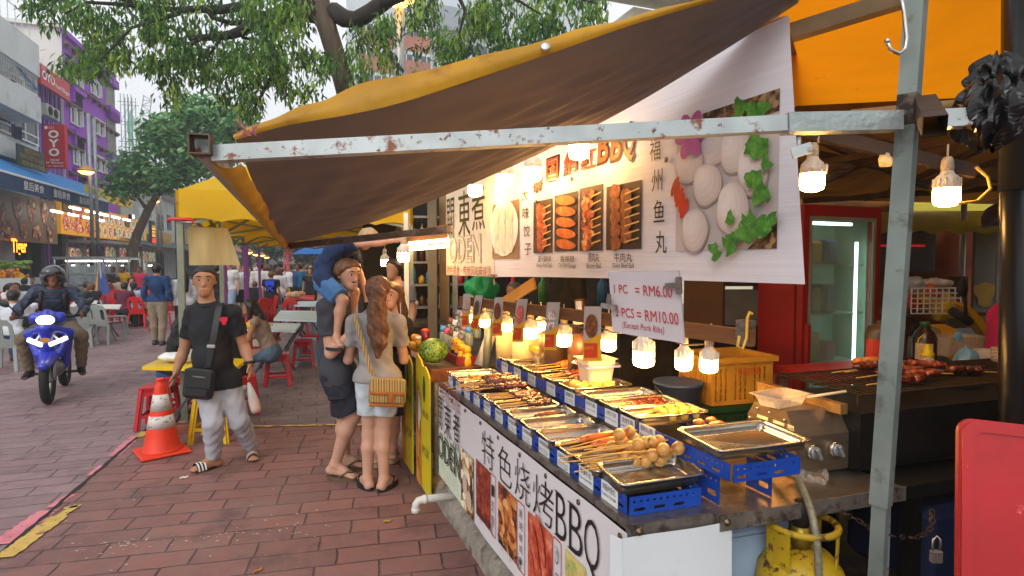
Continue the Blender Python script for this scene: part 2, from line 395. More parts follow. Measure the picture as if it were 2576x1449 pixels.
def ragged(p0,p1,w0,wv,n,z,seed,mb):
 r=random.Random(seed); d=(p1-p0); pd=V((d.y,-d.x,0)).normalized(); vs=[];fs=[]
 for i in range(n+1):
  c=p0+d*(i/n); a=w0*(.5+wv*r.uniform(-.5,.5)); b=w0*(.5+wv*r.uniform(-.5,.5))
  vs+= [(c.x-pd.x*a,c.y-pd.y*a,z),(c.x+pd.x*b,c.y+pd.y*b,z)]
 fs=[(2*i,2*i+1,2*i+3,2*i+2) for i in range(n)]; mb.add(vs,fs)
ragged(J0-jd*2,J0+jd*(tB+6),.03,.45,140,.009,3,mb); tag(mb.build('pavement_joint',m_joint),kind='structure')
def worn(name,col):
 m=mat(name,col,.75,var=.15,scale=9,spots=[('#7d5452',.6,.64,7),('#6b4a48',.62,.66,24)])
 return m
mb=MB()
for (x0,y0,x1,y1,wd) in((0,1372,122,1286,.13),(128,1279,180,1246,.07),(284,1150,345,1096,.10),(225,1198,258,1172,.05)):
 ragged(onz(x0,y0),onz(x1,y1),wd,.22,22,.008,x0,mb)
tag(mb.build('pink_line',worn('pink paint','#c87883')),kind='structure')
mb=MB()
for (x0,y0,x1,y1,wd) in((10,1407,150,1302,.11),(150,1302,196,1274,.06),(196,1277,160,1283,.04),(347,1102,368,1088,.09)):
 ragged(onz(x0,y0),onz(x1,y1),wd,.12,22,.013,x0+5,mb)
ragged(V((YL0.x,YL0.y,0)),V((YL1.x,YL1.y,0)),.05,.5,40,.013,9,mb)
tag(mb.build('yellow_line',worn('yellow paint','#c2a354')),kind='structure')
m_spk=mat('pale spatter','#b3a594',.8)
mb=MB(); r=random.Random(4)
for i in range(80):
 t=r.random(); p=onz(lerp(150,820,t)+r.gauss(0,12),lerp(1385,1330,t)+r.gauss(0,9)+ (r.random()<.25)*r.gauss(0,50))
 mb.disc(Fr(p,(1,0,0),(0,1,0)),0,0,r.uniform(.004,.013),r.uniform(.003,.009),.0095,7)
tag(mb.build('paint_spatter',m_spk),kind='stuff')
def scrap(px,py,name,label,col,sx=.05,sy=.03,rz=0):
 mb=MB(); fr=loc_fr((0,0,0),0)
 mb.grid(lambda u,v:V(((u-.5)*sx,(v-.5)*sy,.004+.008*math.sin(u*5+v*3)**2)),5,3)
 p=onz(px,py); o=mb.build(name,mat('scrap '+col,col,.8,thin=.2)); o.location=(p.x,p.y,.008); o.rotation_euler=(0,0,rz); tag(o,label,'litter'); return o
scrap(463,1205,'paper_scrap','white torn paper scrap lying by the pavement joint near the cone','#e6e2da',.06,.04,.5)
scrap(974,1316,'dry_leaf','small yellow leaf on the red pavers right of the striding man','#b8a63c',.05,.025,.2)
scrap(648,1441,'dry_leaf','small orange leaf on the pavers at the bottom of the picture','#b6793c',.06,.02,.9)
scrap(457,1318,'cigarette_butt','brown cigarette butt on the pavers between cone and bottom edge','#8d5a33',.035,.012,1.2)
CT=.92                                                      # counter height
C0=onz(1565,1300,CT); C1=onz(1110,960,CT)
ax_=V((C1.x-C0.x,C1.y-C0.y,0)); CL=ax_.length; SA=ax_.normalized()     # along the counter, away
SB=V((.952,.306,0)).normalized()                                        # across the counter, to the right
def ST(a,b,z): return V((C0.x,C0.y,0))+SA*a+SB*b+Z*z
K0,K1=onz(1219,1449),onz(1100,1268)
kd=(K1-K0).normalized(); kn=V((kd.y,-kd.x,0))
m_kerb=mat('kerb stone','#8d857a',.85,var=.25,scale=5,bump=.7,bscale=22,spots=[('#5c4d42',.52,.66,9),('#b3aba0',.58,.7,16)],bdist=.03)
mb=MB()
prof=[(0,0),(.005,.085),(.03,.125),(.07,.148),(.13,.152)]
n=60
def kf(u,v):
 i=v*(len(prof)-1); j=min(int(i),len(prof)-2); t=i-j; x=lerp(prof[j][0],prof[j+1][0],t); z=lerp(prof[j][1],prof[j+1][1],t)
 q=-3+u*12.5; wob=.004*math.sin(q*5.1)+.003*math.sin(q*13.7+v*3); p=K0+kd*q+kn*(x+wob); return V((p.x,p.y,max(0,z+.003*math.sin(q*9+x*30)*(z>.02))))
mb.grid(kf,120,8); tag(mb.build('kerb',m_kerb),kind='structure')
m_floor=mat('stall floor','#3c3733',.8,var=.3,scale=3,spots=[('#57514b',.5,.65,6)])
p0=K0+kd*-3+kn*.125; p1=K0+kd*9.5+kn*.125
mb=MB(); mb.add([(p0.x,p0.y,.145),(12,-3,.145),(12,14,.145),(p1.x,p1.y,.145)],[(0,1,2,3)]); tag(mb.build('stall_floor',m_floor),kind='structure')
# ================================================================== LEFT SIDE OF THE STREET
fp=aty(0,700,29); FA=Fr((fp.x,fp.y,0),S,Z)                        # facade plane, w points to the street
def FAo(w): return Fr(FA(0,0,w),S,Z)
def fu(px,py=600,w=0.): return FAo(w).uv(px,py)
m_glass=mat('dark window glass','#26323a',.12,spec=.8,var=.3)
m_white=mat('white wall tiles','#cfd2d0',.7,var=.06,scale=.8,spots=[('#8f918c',.55,.75,.7)])
m_wframe=mat('white window frame','#e4e5e4',.5)
m_purple=mat('purple render','#9a4cc0',.75,var=.08,scale=.6,bump=.15,bscale=4)
m_purple2=mat('mauve render','#8f63ad',.75,var=.1,scale=.6)
m_grime=mat('stained white render','#cfccc4',.85,var=.08,scale=.5,spots=[('#4b463f',.57,.75,.9)],stretch=(1,1,.35))
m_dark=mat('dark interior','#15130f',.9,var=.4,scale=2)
m_conc=mat('grey concrete','#8f8d88',.85,var=.2,scale=1.5)
m_steel=mat('galvanised steel','#8d9293',.42,.75,var=.18,scale=7,spots=[('#6b4a38',.64,.72,14)])
m_red_sign=mat('red sign face','#c4202b',.45,var=.05)
m_wlet=mat('white letters','#f0efe9',.5)
m_black=mat('black print','#1d1818',.6)
# --- white apartment building with rounded balconies
ab=thing('apartment_building','white tiled apartment building with rounded balconies and green restaurant sign at the left edge','building',FA(-8,0,0))
uE=fu(105)[0]
mb=MB(); vW=FA.uv(40,92)[1]; mb.box((uE/2-10,vW/2,-5),(uE+20,vW,10),FA); mb.build('wall',m_white,ab)
def balcony_slab(u0,u1,v0,v1,prot,name,m):
 poly=[(u0,0),(u0,prot*.9)]
 um=lerp(u0,u1,.42)
 poly=[(u0,0),(u0,prot*.35),(um-1.2,prot*.35)]
 for i in range(9): t=i/8; poly.append((um-1.2+2.4*t,prot*(.35+.65*(.5-.5*math.cos(math.pi*t)))))
 poly+=[(u1-.15,prot),(u1,prot-.15),(u1,0)]
 fr=Fr(FA(0,v0,0),S,FA.w); mb=MB()
 mb.prism([(a,b) for a,b in poly],fr,0,-(v1-v0)); return mb.build(name,m,ab)
def vf(px,py,w): return FAo(w).uv(px,py)[1]
W1=1.5; uW=FAo(W1).uv(104,200)[0]
balcony_slab(-12,uW,vf(60,168,W1),vf(60,85,W1),W1,'balcony',m_white)
balcony_slab(-12,uW,vf(60,288,W1),vf(60,222,W1),W1,'balcony',m_white)
balcony_slab(-12,uW,vf(60,400,W1),vf(60,352,W1),W1*.7,'balcony',m_white)
for (pa,pb,nm) in((222,168,'window'),(352,296,'window')):
 v0,v1=vf(60,pa,.1),vf(60,pb,.1); mb=MB(); mb.box((uE/2-2.5,(v0+v1)/2,.06),(uE+4.4,(v1-v0),.1),FA); wo=mb.build('window',m_glass,ab)
 mb=MB()
 for i in range(7): mb.box((uE/2-2.5+(i/6-.5)*(uE+4.2),(v0+v1)/2,.14),(.08,v1-v0,.06),FA)
 for k in(0,.35,1): mb.box((uE/2-2.5,lerp(v0,v1,k),.145),(uE+4.4,.08,.05),FA)
 f=mb.build('frame',m_wframe,wo)
gm=mat('white grille','#b9bcbc',.5,.3)
mb=MB(); v0,v1=vf(60,215,W1),vf(60,162,W1)
for i in range(26):
 u=lerp(fu(5,200,W1)[0],uW-.4,i/25); mb.tube([FA(u,v0,W1-.05),FA(u,v1,W1-.05)],.018,5)
for k in(0,.25,.55,1): mb.tube([FA(fu(5,200,W1)[0],lerp(v0,v1,k),W1-.05),FA(uW-.4,lerp(v0,v1,k),W1-.05)],.02,5)
mb.build('grille',gm,ab)
mb=MB(); mb.bar(FA(uW-2.6,v1-.3,W1),FA(uW-.5,v0+.1,W1+.1),.04,.04); mb.bar(FA(uW-2.3,v1-.3,W1),FA(uW-.9,v0+.1,W1+.1),.04,.04); mb.build('folding_frame',mat('blue frame','#2f6ca8',.5),ab)
mb=MB()
for i in range(16): mb.tube([FA(lerp(-10,uW-.4,i/15),vf(60,85,1.2),1.2),FA(lerp(-10,uW-.4,i/15),vf(60,85,1.2)+1.0,1.2)],.02,5)
mb.tube([FA(-10,vf(60,85,1.2)+1.0,1.2),FA(uW-.4,vf(60,85,1.2)+1.0,1.2)],.025,5); mb.build('roof_railing',gm,ab)
mb=MB(); a,b=FAo(W1).uv(48,345)[0],FAo(W1).uv(72,345)[0]; mb.grid(lambda u,v:FA(lerp(a,b,u),lerp(vf(60,350,W1),vf(60,318,W1),v),W1-.3+.1*math.sin(u*9)),6,5); mb.build('hanging_laundry',mat('navy laundry','#1d2138',.9),ab)
def fpot(px,py,w,label,sc=1):
 u,v=FAo(w).uv(px,py); t=thing('potted_plant',label,'plant',FA(u,v,w))
 mb=MB(); mb.lathe([(.12*sc,0),(.17*sc,.28*sc),(.19*sc,.28*sc)],FA(u,v,w),n=8); mb.build('pot',mat('clay pot','#7b4a34',.8),t)
 mb=MB(); rr=random.Random(px)
 for i in range(40):
  a=rr.uniform(0,6.3); q=rr.uniform(.05,.3)*sc; c=FA(u,v,w)+V((math.cos(a)*q,math.sin(a)*q,.3*sc+rr.uniform(0,.35)*sc)); mb.disc(Fr(c,(math.cos(a),math.sin(a),.3),(-math.sin(a),math.cos(a),.4)),0,0,.1*sc,.04*sc,0,6)
 mb.build('foliage',mat('pot leaves','#4f7a3a',.7,thin=.3),t)
fpot(36,206,1.2,'leafy potted plant behind the balcony grille, the left one of the two'); fpot(70,206,1.2,'leafy potted plant behind the balcony grille, the right one of the two')
def board(name,label,cat,px0,px1,pys,w,mats,th=.08,group=None,back=None):
 """flat board on the facade at distance w; pys=(top,bottom) pixel rows read at px0"""
 u0=fu(px0,pys[0],w)[0]; u1=fu(px1,pys[0],w)[0]; v1=vf(px0,pys[0],w); v0=vf(px0,pys[1],w)
 o=thing(name,label,cat,FA((u0+u1)/2,v0,w),group=group)
 fr=Fr(FA(u0,v0,w),S,Z); mb=MB(); mb.box(((u1-u0)/2,(v1-v0)/2,-th/2),(u1-u0,v1-v0,th),fr); mb.build('panel',mats,o)
 return o,fr,u1-u0,v1-v0
gs,fr,bw,bh=board('restaurant_sign','dark green restaurant sign with faded gold lettering above the blue awning','sign',44,117,(360,412),1.7,mat('green sign','#1e3d36',.5))
mb=MB(); mb.text('RESTORAN',fr,(bw*.22,bh*.68,bw*.72,bh*.93)); mb.text("YAN'S RESTAURANT",fr,(bw*.05,bh*.38,bw*.97,bh*.62)); mb.text('恩的美味食馆',fr,(bw*.12,bh*.06,bw*.9,bh*.3)); mb.build('lettering',mat('gold letters','#b59a4a',.5),gs)
# --- purple hotel
ho=thing('hotel','purple rendered hotel with white windows and brown pipes along its facade','building',FA(20,0,0))
uA=fu(106)[0]; uB=fu(172)[0]; uC=fu(296)[0]; vT=vf(172,100,0); vS=vf(108,165,.0)
mb=MB(); mb.box(((uB+uC)/2,vT/2,-6),(uC-uB,vT,12),FA,0)
mb.quad(FA(uB-.01,0,-12),FA(uB-.01,0,.0),FA(uB-.01,vT+.6,.0),FA(uB-.01,vT+.6,-12),1); mb.quad(FA(uB-.3,vT+.3,-12),FA(uC,vT+.3,-12),FA(uC,vT+.3,.25),FA(uB-.3,vT+.3,.25),1)
mb.box(((uB+uC)/2,vT+.15,.12),(uC-uB,.3,.24),FA,0)
mb.build('wall',[m_purple,m_grime],ho)
mb=MB(); mb.box(((uA+uB)/2,vS/2,-4.3),(uB-uA-.04,vS,8),FA); mb.build('side_wing',m_purple2,ho)
v0,v1=vf(140,300,-.2),vf(140,215,-.2); na=6
for i in range(na):
 a=lerp(uA,uB,(i+.12)/na); b=lerp(uA,uB,(i+.88)/na); r_=(b-a)/2; poly=[(a,v0),(b,v0)]+[((a+b)/2+r_*math.cos(math.pi*k/8),v1+r_*1.6*math.sin(math.pi*k/8)) for k in range(9)]
 mb=MB(); mb.prism(poly,Fr(FA(0,0,0),S,Z),-.28,-.24,sides=True,back=False); mb.build('arched_window',m_glass if i>2 else mat('mauve recess','#6d4a8c',.8),ho)
mb=MB()
for i in range(na+1): mb.box((lerp(uA,uB,i/na),vS*.5,-.22),(.18,vS,.16),FA)
mb.build('pilaster',m_purple2,ho)
for (x,y,bo) in((187,197,0),(236,220,0),(187,293,0),(245,320,0),(193,395,0),(250,413,0)):
 u,v=fu(x,y); ww,hh=1.5,1.08
 mb=MB(); mb.box((u,v,.03),(ww,hh,.06),FA); wo=mb.build('window',m_glass,ho)
 mb=MB()
 for k in(-.5,-.17,.17,.5): mb.box((u+k*ww,v,.07),(.09,hh+.08,.08),FA)
 for k in(-.5,.5): mb.box((u,v+k*hh,.072),(ww+.1,.09,.085),FA)
 mb.box((u+ww*.5,v,.18),(.07,hh,.2),FA); mb.box((u-ww*.17,v,.16),(.07,hh,.16),FA)
 mb.build('frame',m_wframe,wo)
for (x,y) in((192,246),(196,354),(199,447)):
 u,v=fu(x,y); mb=MB(); mb.box((u,v+.4,.14),(2.2,.3,.28),FA); mb.box((u-1.0,v-.05,.12),(.2,.9,.24),FA); mb.box((u,v-.1,.02),(1.9,.7,.06),FA,1); mb.build('ledge',[m_purple,m_dark],ho)
m_pipe=mat('brown pipe','#6b5148',.6)
for (y0) in(112,200,256,327,363,430):
 v=vf(172,y0,.2); mb=MB(); mb.bar(FA(uB,v,.2),FA(uC+.5,v,.2),.13,.12)
 for k in range(9): mb.box((lerp(uB+.5,uC,k/8),v-.1,.12),(.12,.3,.3),FA)
 mb.build('pipe',m_pipe,ho)
for (ya,yb) in((215,285),(300,400)):
 u0,u1=fu(276)[0],fu(298)[0]; va,vb=vf(276,yb,.05),vf(276,ya,.05); mb=MB(); mb.box(((u0+u1)/2,(va+vb)/2,.02),(u1-u0,vb-va,.04),FA,0); mb.box(((u0+u1)/2,va,.18),(u1-u0+.1,.9,.36),FA,1); mb.box(((u0+u1)/2,vb+.3,.18),(u1-u0+.1,.6,.36),FA,1); mb.build('balcony',[m_conc,m_purple],ho)
for (x,y) in((231,190),):
 pass
def acu(px,py,label):
 u,v=fu(px,py,.4); t=thing('air_conditioner',label,'air conditioner',FA(u,v,.4)); mb=MB(); mb.box((u,v+.3,.4),(1.0,.7,.5),FA,bev=.04); mb.build('casing',mat('ac casing','#a9a8a2',.5),t); mb=MB(); mb.lathe([(.26,0),(.26,.03)],FA(u-.12,v+.3,.66),FA.w,14); mb.build('fan_grille',m_dark,t)
acu(116,292,'grey air conditioner box on the mauve wall, the left of the pair'); acu(130,300,'grey air conditioner box on the mauve wall, the right of the pair')
o,fr,bw,bh=board('hotel_sign','long red roof sign with white hotel name leaning along the mauve wing','sign',101,173,(158,207),.6,m_red_sign,.2)
mb=MB(); mb.text('OYO',fr,(bw*.04,bh*.28,bw*.45,bh*.75),h=.02,bold=.03); mb.text("Hotel D'Elegant",fr,(bw*.47,bh*.2,bw*.97,bh*.5),h=.02,bold=.01); mb.text('321',fr,(bw*.03,bh*.8,bw*.14,bh*.92),h=.02); mb.build('lettering',m_wlet,o)
ub=fu(108,400,1.6)[0]
bfr=Fr(FA(ub,0,.35),(SR+S*-.35),Z)
def vb_(px,py): return bfr.uv(px,py)
a0,_=vb_(112,420); a1,_=vb_(165,420); b0=vb_(138,424)[1]; b1=vb_(138,313)[1]
o=thing('hotel_banner','tall red vertical hotel banner with big white letters on the purple facade','sign',bfr((a0+a1)/2,b0,0))
mb=MB(); mb.box(((a0+a1)/2,(b0+b1)/2,-.1),(a1-a0,b1-b0,.2),bfr); mb.build('panel',m_red_sign,o)
W_=a1-a0;H_=b1-b0; q=Fr(bfr(a0,b0,0),bfr.u,Z); mb=MB()
for i,ch in enumerate('OYO'): mb.text(ch,q,(W_*.24,H_*(.69-i*.205),W_*.74,H_*(.87-i*.205)),h=.02,bold=.04)
mb.text('Hotel',q,(W_*.3,H_*.175,W_*.72,H_*.22),h=.02,bold=.02); mb.text("D' Elegant",q,(W_*.1,H_*.1,W_*.92,H_*.155),h=.02,bold=.02); mb.text('+60 104011393',q,(W_*.1,H_*.04,W_*.92,H_*.075),h=.02); mb.text('321',q,(W_*.26,H_*.905,W_*.52,H_*.95),h=.02); mb.disc(q,W_*.15,H_*.927,W_*.08,W_*.08,.02,12)
mb.build('lettering',m_wlet,o)
# --- blue awning
m_blue=mat('blue awning cloth','#1187d0',.55,var=.15,scale=3,thin=.12,stretch=(1,1,.2)); m_blued=mat('navy valance','#123a63',.6,var=.15,scale=4)
WA=4.2
fe=FAo(WA); aw=thing('shop_awning','long bright blue sloping awning with navy valance over the restaurant front','awning',FA(5,3,1))
uF1=fe.uv(271,508)[0]; vF=fe.uv(271,508)[1]; uB1=FAo(.3).uv(222,468)[0]; vBk=FAo(.3).uv(100,425)[1]
mb=MB(); mb.grid(lambda u,v:FA(lerp(-14,lerp(uB1,uF1,v),u),lerp(vBk,vF,v)-.12*math.sin(math.pi*v),lerp(.3,WA,v)),24,6); mb.build('cloth',m_blue,aw)
vV=vF-.62
mb=MB(); mb.grid(lambda u,v:FA(lerp(-14,uF1,u),lerp(vF,vV,v),WA+.01+.02*math.sin(u*90)),60,1); va=mb.build('valance',m_blued,aw)
mb=MB(); fr=Fr(FA(0,0,WA+.06),S,Z)
for px_ in(82,152,213,):
 u=fe.uv(px_,480)[0]; mb.text('皇后美食',fr,(u-.9,vV+.15,u+.9,vF-.12),h=.0)
mb.build('lettering',m_wlet,va)
m_bwhite=mat('white rail','#d8dad8',.5)
mb=MB(); mb.tube([FA(-14,vF,WA),FA(uF1,vF,WA)],.05,6); mb.build('front_rail',m_bwhite,aw)
m_tube=mat('lit tube','#ffffff',.5,emis='#fff8ea',es=7)
i=0
for row,(wv,hv) in enumerate(((3.4,vV+.05),(2.4,vV-.1))):
 for k in range(5 if row==0 else 4):
  u=lerp(-1.0,7.5,k/4)+row*.6
  mb=MB(); mb.tube([FA(u,hv,wv),FA(u+1.25,hv,wv)],.06,8); o=mb.build('tube_lamp',m_tube); tag(o,'lit white fluorescent tube hung under the blue awning','lamp','tubes under the blue awning'); i+=1
m_foodd=pic('dark fried food print',['#3a120a','#7a2813','#a84a20','#c9783a','#d9b890'],5,emis=.0)
m_dish_glow=[pic('dish a',['#7a1d10','#c33d1c','#e07a35','#f0d9b0'],9,emis=.3),pic('dish b',['#3f5a1e','#7f9a3a','#d8d4a8','#f2efe0'],9,emis=.3),pic('dish c',['#8a3a14','#d68a2a','#f1c64e','#f6ead0'],9,emis=.3),pic('dish d',['#3d1a10','#7c3a20','#b5793f','#e6cfa0'],9,emis=.3)]  # food prints given a faint glow that stands for lamp light
m_plate=mat('glowing printed plate','#efece2',.5,emis='#efece2',es=.25); m_oran=mat('glowing orange board','#e8a21c',.5,emis='#e8a21c',es=.3,var=.12,scale=.4,spots=[('#c95a1a',.5,.7,.3)])  # plates and board glow slightly to look lit
o,fr,bw,bh=board('food_board','dark board with large pictures of glazed fried food below the blue awning','sign',-60,140,(462,600),1.6,mat('beige food board','#7a5f42',.5,var=.2,scale=.5),.15)
mb=MB()
rr=random.Random(2)
for k,(a,b,c,d) in enumerate(((.04,.5,.2,.42),(.24,.45,.1,.36),(.44,.68,.11,.25),(.62,.7,.1,.25),(.8,.7,.09,.25),(.94,.7,.06,.22),(.5,.24,.08,.17),(.68,.22,.1,.2),(.88,.22,.09,.2),(.33,.2,.09,.2))):
 mb.disc(fr,a*bw,b*bh,c*bw*.55,d*bh,.01+k*.003,24,wob=.12)
mb.build('food_print',m_foodd,o)
for q in m_dish_glow: q.node_tree.nodes['Principled BSDF'].inputs['Emission Strength'].default_value=.3  # strength of the glow added to the dish prints
def dishes(fr,bw,bh,o,rows,n,seed,u0=.05,u1=.97,rx=.42):
 rr=random.Random(seed); mbs=[MB() for _ in range(5)]
 for r_ in range(rows):
  for k in range(n):
   if seed==5 and u0==.34 and False: continue
   a=lerp(u0,u1,(k+.5+(.25 if r_%2 else -.1))/n)*bw; b=(r_+.5)/rows*bh*.94+bh*.03; ru=(u1-u0)*bw/n*rx; rv=bh/rows*.44
   mbs[4].disc(fr,a,b,ru,rv,.012,18); j=rr.randrange(4); mbs[j].disc(fr,a,b,ru*.8,rv*.82,.02,14,wob=.1)
 mbs[4].build('plate_print',m_plate,o)
 for j in range(4):
  if mbs[j].v: mbs[j].build('dish_print',m_dish_glow[j],o)
o,fr,bw,bh=board('menu_board','yellow and orange menu board crowded with plates of seafood on the hotel ground floor','sign',152,366,(504,587),1.2,m_oran,.3)
dishes(fr,bw,bh,o,2,11,5,.33,.97)
mb=MB(); mb.disc(fr,bw*.155,bh*.72,bw*.05,bh*.24,.012,18,wob=.2); mb.disc(fr,bw*.14,bh*.3,bw*.05,bh*.26,.013,18,wob=.15); mb.disc(fr,bw*.25,bh*.3,bw*.05,bh*.24,.014,18,wob=.15); mb.disc(fr,bw*.05,bh*.35,bw*.045,bh*.26,.015,18,wob=.1); mb.build('crab_print',m_dish_glow[0],o)
m_bsq=mat('black sign','#2a2413',.5); m_gold=mat('gold print','#d7a928',.5)
mb=MB(); mb.box((bw*.05,bh*.83,.01),(bw*.085,bh*.3,.02),fr); mb.box((bw*.7,bh*.72,.02),(bw*.06,bh*.32,.02),fr); s_=mb.build('name_plate',m_bsq,o)
mb=MB(); mb.text('金金金',fr,(bw*.015,bh*.73,bw*.085,bh*.95),h=.025); mb.text('金金金',fr,(bw*.675,bh*.6,bw*.725,bh*.84),h=.035); mb.build('lettering',m_gold,s_)
o,fr,bw,bh=board('shop_sign','long yellow sign with red characters projecting beside the blue awning','sign',222,331,(464,492),3.0,mat('yellow sign','#e2c414',.45),.2)
mb=MB(); mb.text('亞羅旅店',fr,(bw*.5,bh*.18,bw*.97,bh*.75),h=.01); mb.build('lettering',mat('red letters','#b0241b',.5),o); mb=MB(); mb.text('BUDGET',fr,(bw*.05,bh*.2,bw*.42,bh*.8),h=.01); mb.build('lettering',m_black,o)
sf=thing('restaurant','dark open shop front under the food boards with lit counters inside','building',FA(10,0,0))
uS=fu(392)[0]
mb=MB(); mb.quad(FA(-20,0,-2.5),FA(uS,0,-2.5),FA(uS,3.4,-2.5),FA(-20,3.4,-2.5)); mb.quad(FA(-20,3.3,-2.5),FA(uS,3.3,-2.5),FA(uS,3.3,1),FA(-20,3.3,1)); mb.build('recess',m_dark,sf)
for px_ in(60,95,150,205,290,350):
 u=fu(px_,680,.8)[0]; mb=MB(); mb.box((u,1.7,.8),(.5,3.4,.5),FA); mb.build('pillar',m_dark if px_<200 else m_conc,sf)
m_cream=mat('cream panel','#a58f6b',.7,var=.2)
for k,px_ in enumerate((160,225,310,350)):
 u=fu(px_,680,-.5)[0]; mb=MB(); mb.box((u,1.1,-.4),(2.4,2.0,.3),FA); mb.build('counter',[m_cream,mat('green counter','#2d5a4a',.6),mat('yellow counter','#b7902c',.6),m_conc][k],sf)
mb=MB(); mb.box((fu(225)[0],3.05,1.6),(11,.18,2.2),FA); mb.build('roll_awning',m_conc,sf)
for (x0,x1,y0,y1,sd,lab) in((172,242,622,655,6,'menu strip with red dishes hanging under the grey roller awning'),(262,320,618,655,7,'dim menu strip with plates hanging behind the lamp posts'),(345,392,630,660,8,'menu strip with bright plates right of the leaning trunk')):
 o,fr,bw,bh=board('menu_strip',lab,'sign',x0,x1,(y0,y1),.9,mat('beige strip','#b59a6d',.5),.06); dishes(fr,bw,bh,o,1,5,sd)
for k,px_ in enumerate((190,225,275,312,345,378)):
 u,v=FAo(.5).uv(px_,668); mb=MB(); mb.tube([FA(u-.6,v,.5),FA(u+.6,v,.5)],.05,6); tag(mb.build('tube_lamp',m_tube),'lit white tube lamp under the menu strips','lamp','tubes under the menu strips')
ng=FAo(1.7); u,v=ng.uv(49,625)
mb=MB(); mb.text('Tiger',Fr(FA(0,0,1.7),S,Z),(u-.75,v-.4,u+.75,v+.45),bold=.02); o=mb.build('neon_sign',mat('orange neon','#ff9a30',.5,emis='#ff7a18',es=5)); tag(o,'glowing orange neon word hanging in the dark restaurant doorway','sign')
mb=MB(); u,v=ng.uv(376,586); t=thing('neon_sign','small black lit sign with yellow characters and red strip beside the trunk','sign',FA(u,v,2)); fr=Fr(FA(u-.6,v-.9,2),S,Z)
mb.box((.6,.9,-.1),(1.2,2.0,.2),fr); mb.build('panel',m_bsq,t); mb=MB(); mb.text('金金金',fr,(.1,.6,1.1,1.6),h=.02); mb.build('lettering',mat('lit gold','#ffc040',.5,emis='#ffb030',es=1.6),t); mb=MB(); mb.box((.6,.25,.01),(1.0,.4,.02),fr); mb.build('red_strip',mat('lit red','#d0201c',.5,emis='#e01810',es=1.2),t)
mb=MB(); u,v=FAo(2.6).uv(330,545); t=thing('flood_lamp','lit white flood lamp above the menu board','lamp',FA(u,v,2.6)); mb.box((u,v,2.6),(.5,.3,.25),FA,bev=.04); mb.build('housing',m_dark,t); mb=MB(); mb.box((u,v,2.74),(.42,.22,.02),FA); mb.build('lens',m_tube,t)
# --- buildings further along
lb=thing('low_building','pale low building beyond the purple hotel with green and white front','building',FA(uC+8,0,0))
uD=fu(440)[0]
mb=MB(); mb.box(((uC+uD)/2+.5,4.2,-4),(uD-uC-1,8.4,8),FA); mb.build('wall',mat('pale wall','#b4b7b0',.8,var=.15,scale=.5),lb)
mb=MB(); mb.grid(lambda u,v:FA(lerp(uC+.5,uD,u),lerp(8.4,10.2,v),lerp(.4,-4,v)),2,2); mb.build('roof',mat('red brown roof','#7b5a50',.8),lb)
for px_ in(405,425): u,v=fu(px_,560); mb=MB(); mb.box((u,v,.02),(1.8,1.6,.06),FA); mb.build('window',m_glass,lb)
mb=MB(); u0,u1=uC+.5,fu(400)[0]; mb.box(((u0+u1)/2,4,.4),(u1-u0,.6,.8),FA); mb.build('canopy',mat('green canopy','#3f7a68',.7),lb)
o,fr,bw,bh=board('shop_sign','white cloud shaped sign frames above the small neon sign','sign',352,386,(522,545),2.4,m_white,.1)
mb=MB(); mb.text('美味',fr,(bw*.1,bh*.1,bw*.9,bh*.9),h=.01); mb.build('lettering',mat('teal letters','#2f6f7a',.5),o)
o,fr,bw,bh=board('shop_sign','mustard yellow sign with red characters left of the tent post','sign',386,432,(580,630),1.5,mat('mustard sign','#b8952a',.6),.15)
mb=MB(); mb.text('美食街',fr,(bw*.12,bh*.25,bw*.88,bh*.65),h=.01); mb.build('lettering',mat('red letters','#b0241b',.5),o)
ga=thing('green_awning','long dark green lean-to awning sloping down beside the far lamp posts','awning',FA(uC,3,1)); e2=FAo(3.2); v_=e2.uv(400,655)[1]
mb=MB(); mb.grid(lambda u,v:FA(lerp(fu(250)[0],fu(470)[0],u),lerp(3.9,3.0,v),lerp(.3,3.2,v)),10,2); mb.build('cloth',mat('dark green cloth','#22423a',.7),ga)
ordn0=['first','second','third','fourth','fifth','sixth','seventh','eighth','ninth']
fr_=thing('shop_row','far row of shop houses with picture boards along the left side of the street','building',FA(60,0,0))
mb=MB(); mb.box((uD+70,5,-4),(139,10,8),FA); mb.build('wall',mat('far wall','#5d5c55',.9,var=.4,scale=.2),fr_)
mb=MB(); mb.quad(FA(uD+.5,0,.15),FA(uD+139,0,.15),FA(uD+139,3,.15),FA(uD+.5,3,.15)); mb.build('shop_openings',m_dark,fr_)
cols=['#c9b27a','#a8341f','#d8b93a','#7a8f4a','#cfc6b4','#b8482c','#4a6f86','#d9d2c2','#c0452a','#d3a73a']
for k in range(9):
 u=uD+3+k*11; t=thing('shop_sign',['beige','red','yellow','olive','cream','brick red','steel blue','ivory','scarlet','amber'][k]+' picture board over a far shop front, %s along the row'%ordn0[k],'sign',FA(u,4,.6))
 mb=MB(); mb.box((u+4.5,4.8,.6),(9.2,2.6 if k%2 else 1.8,.3),FA); mb.build('panel',mat('far board %d'%k,cols[k],.6,var=.25,scale=.6),t)
 fr=Fr(FA(u,3.7,.76),S,Z); mb=MB()
 if k==0:
  mb.text('石山家園酒樓',fr,(.6,.4,8.6,1.6),h=.02); mb.build('lettering',mat('red letters','#b0241b',.5),t)
 else:
  for q in range(8): mb.disc(fr,.8+q*1.05,1.0,.45,.75,.02+.001*q,10,wob=.1)
  mb.build('dish_print',m_dish_glow[k%4],t)
 mb=MB(); mb.grid(lambda a,b:FA(u+a*10,lerp(3.3,2.5,b),lerp(.2,2.8,b)),4,2); mb.build('lean_to',mat('lean to %d'%(k%3),['#5a6a6e','#6b4a44','#77746a'][k%3],.7),t)
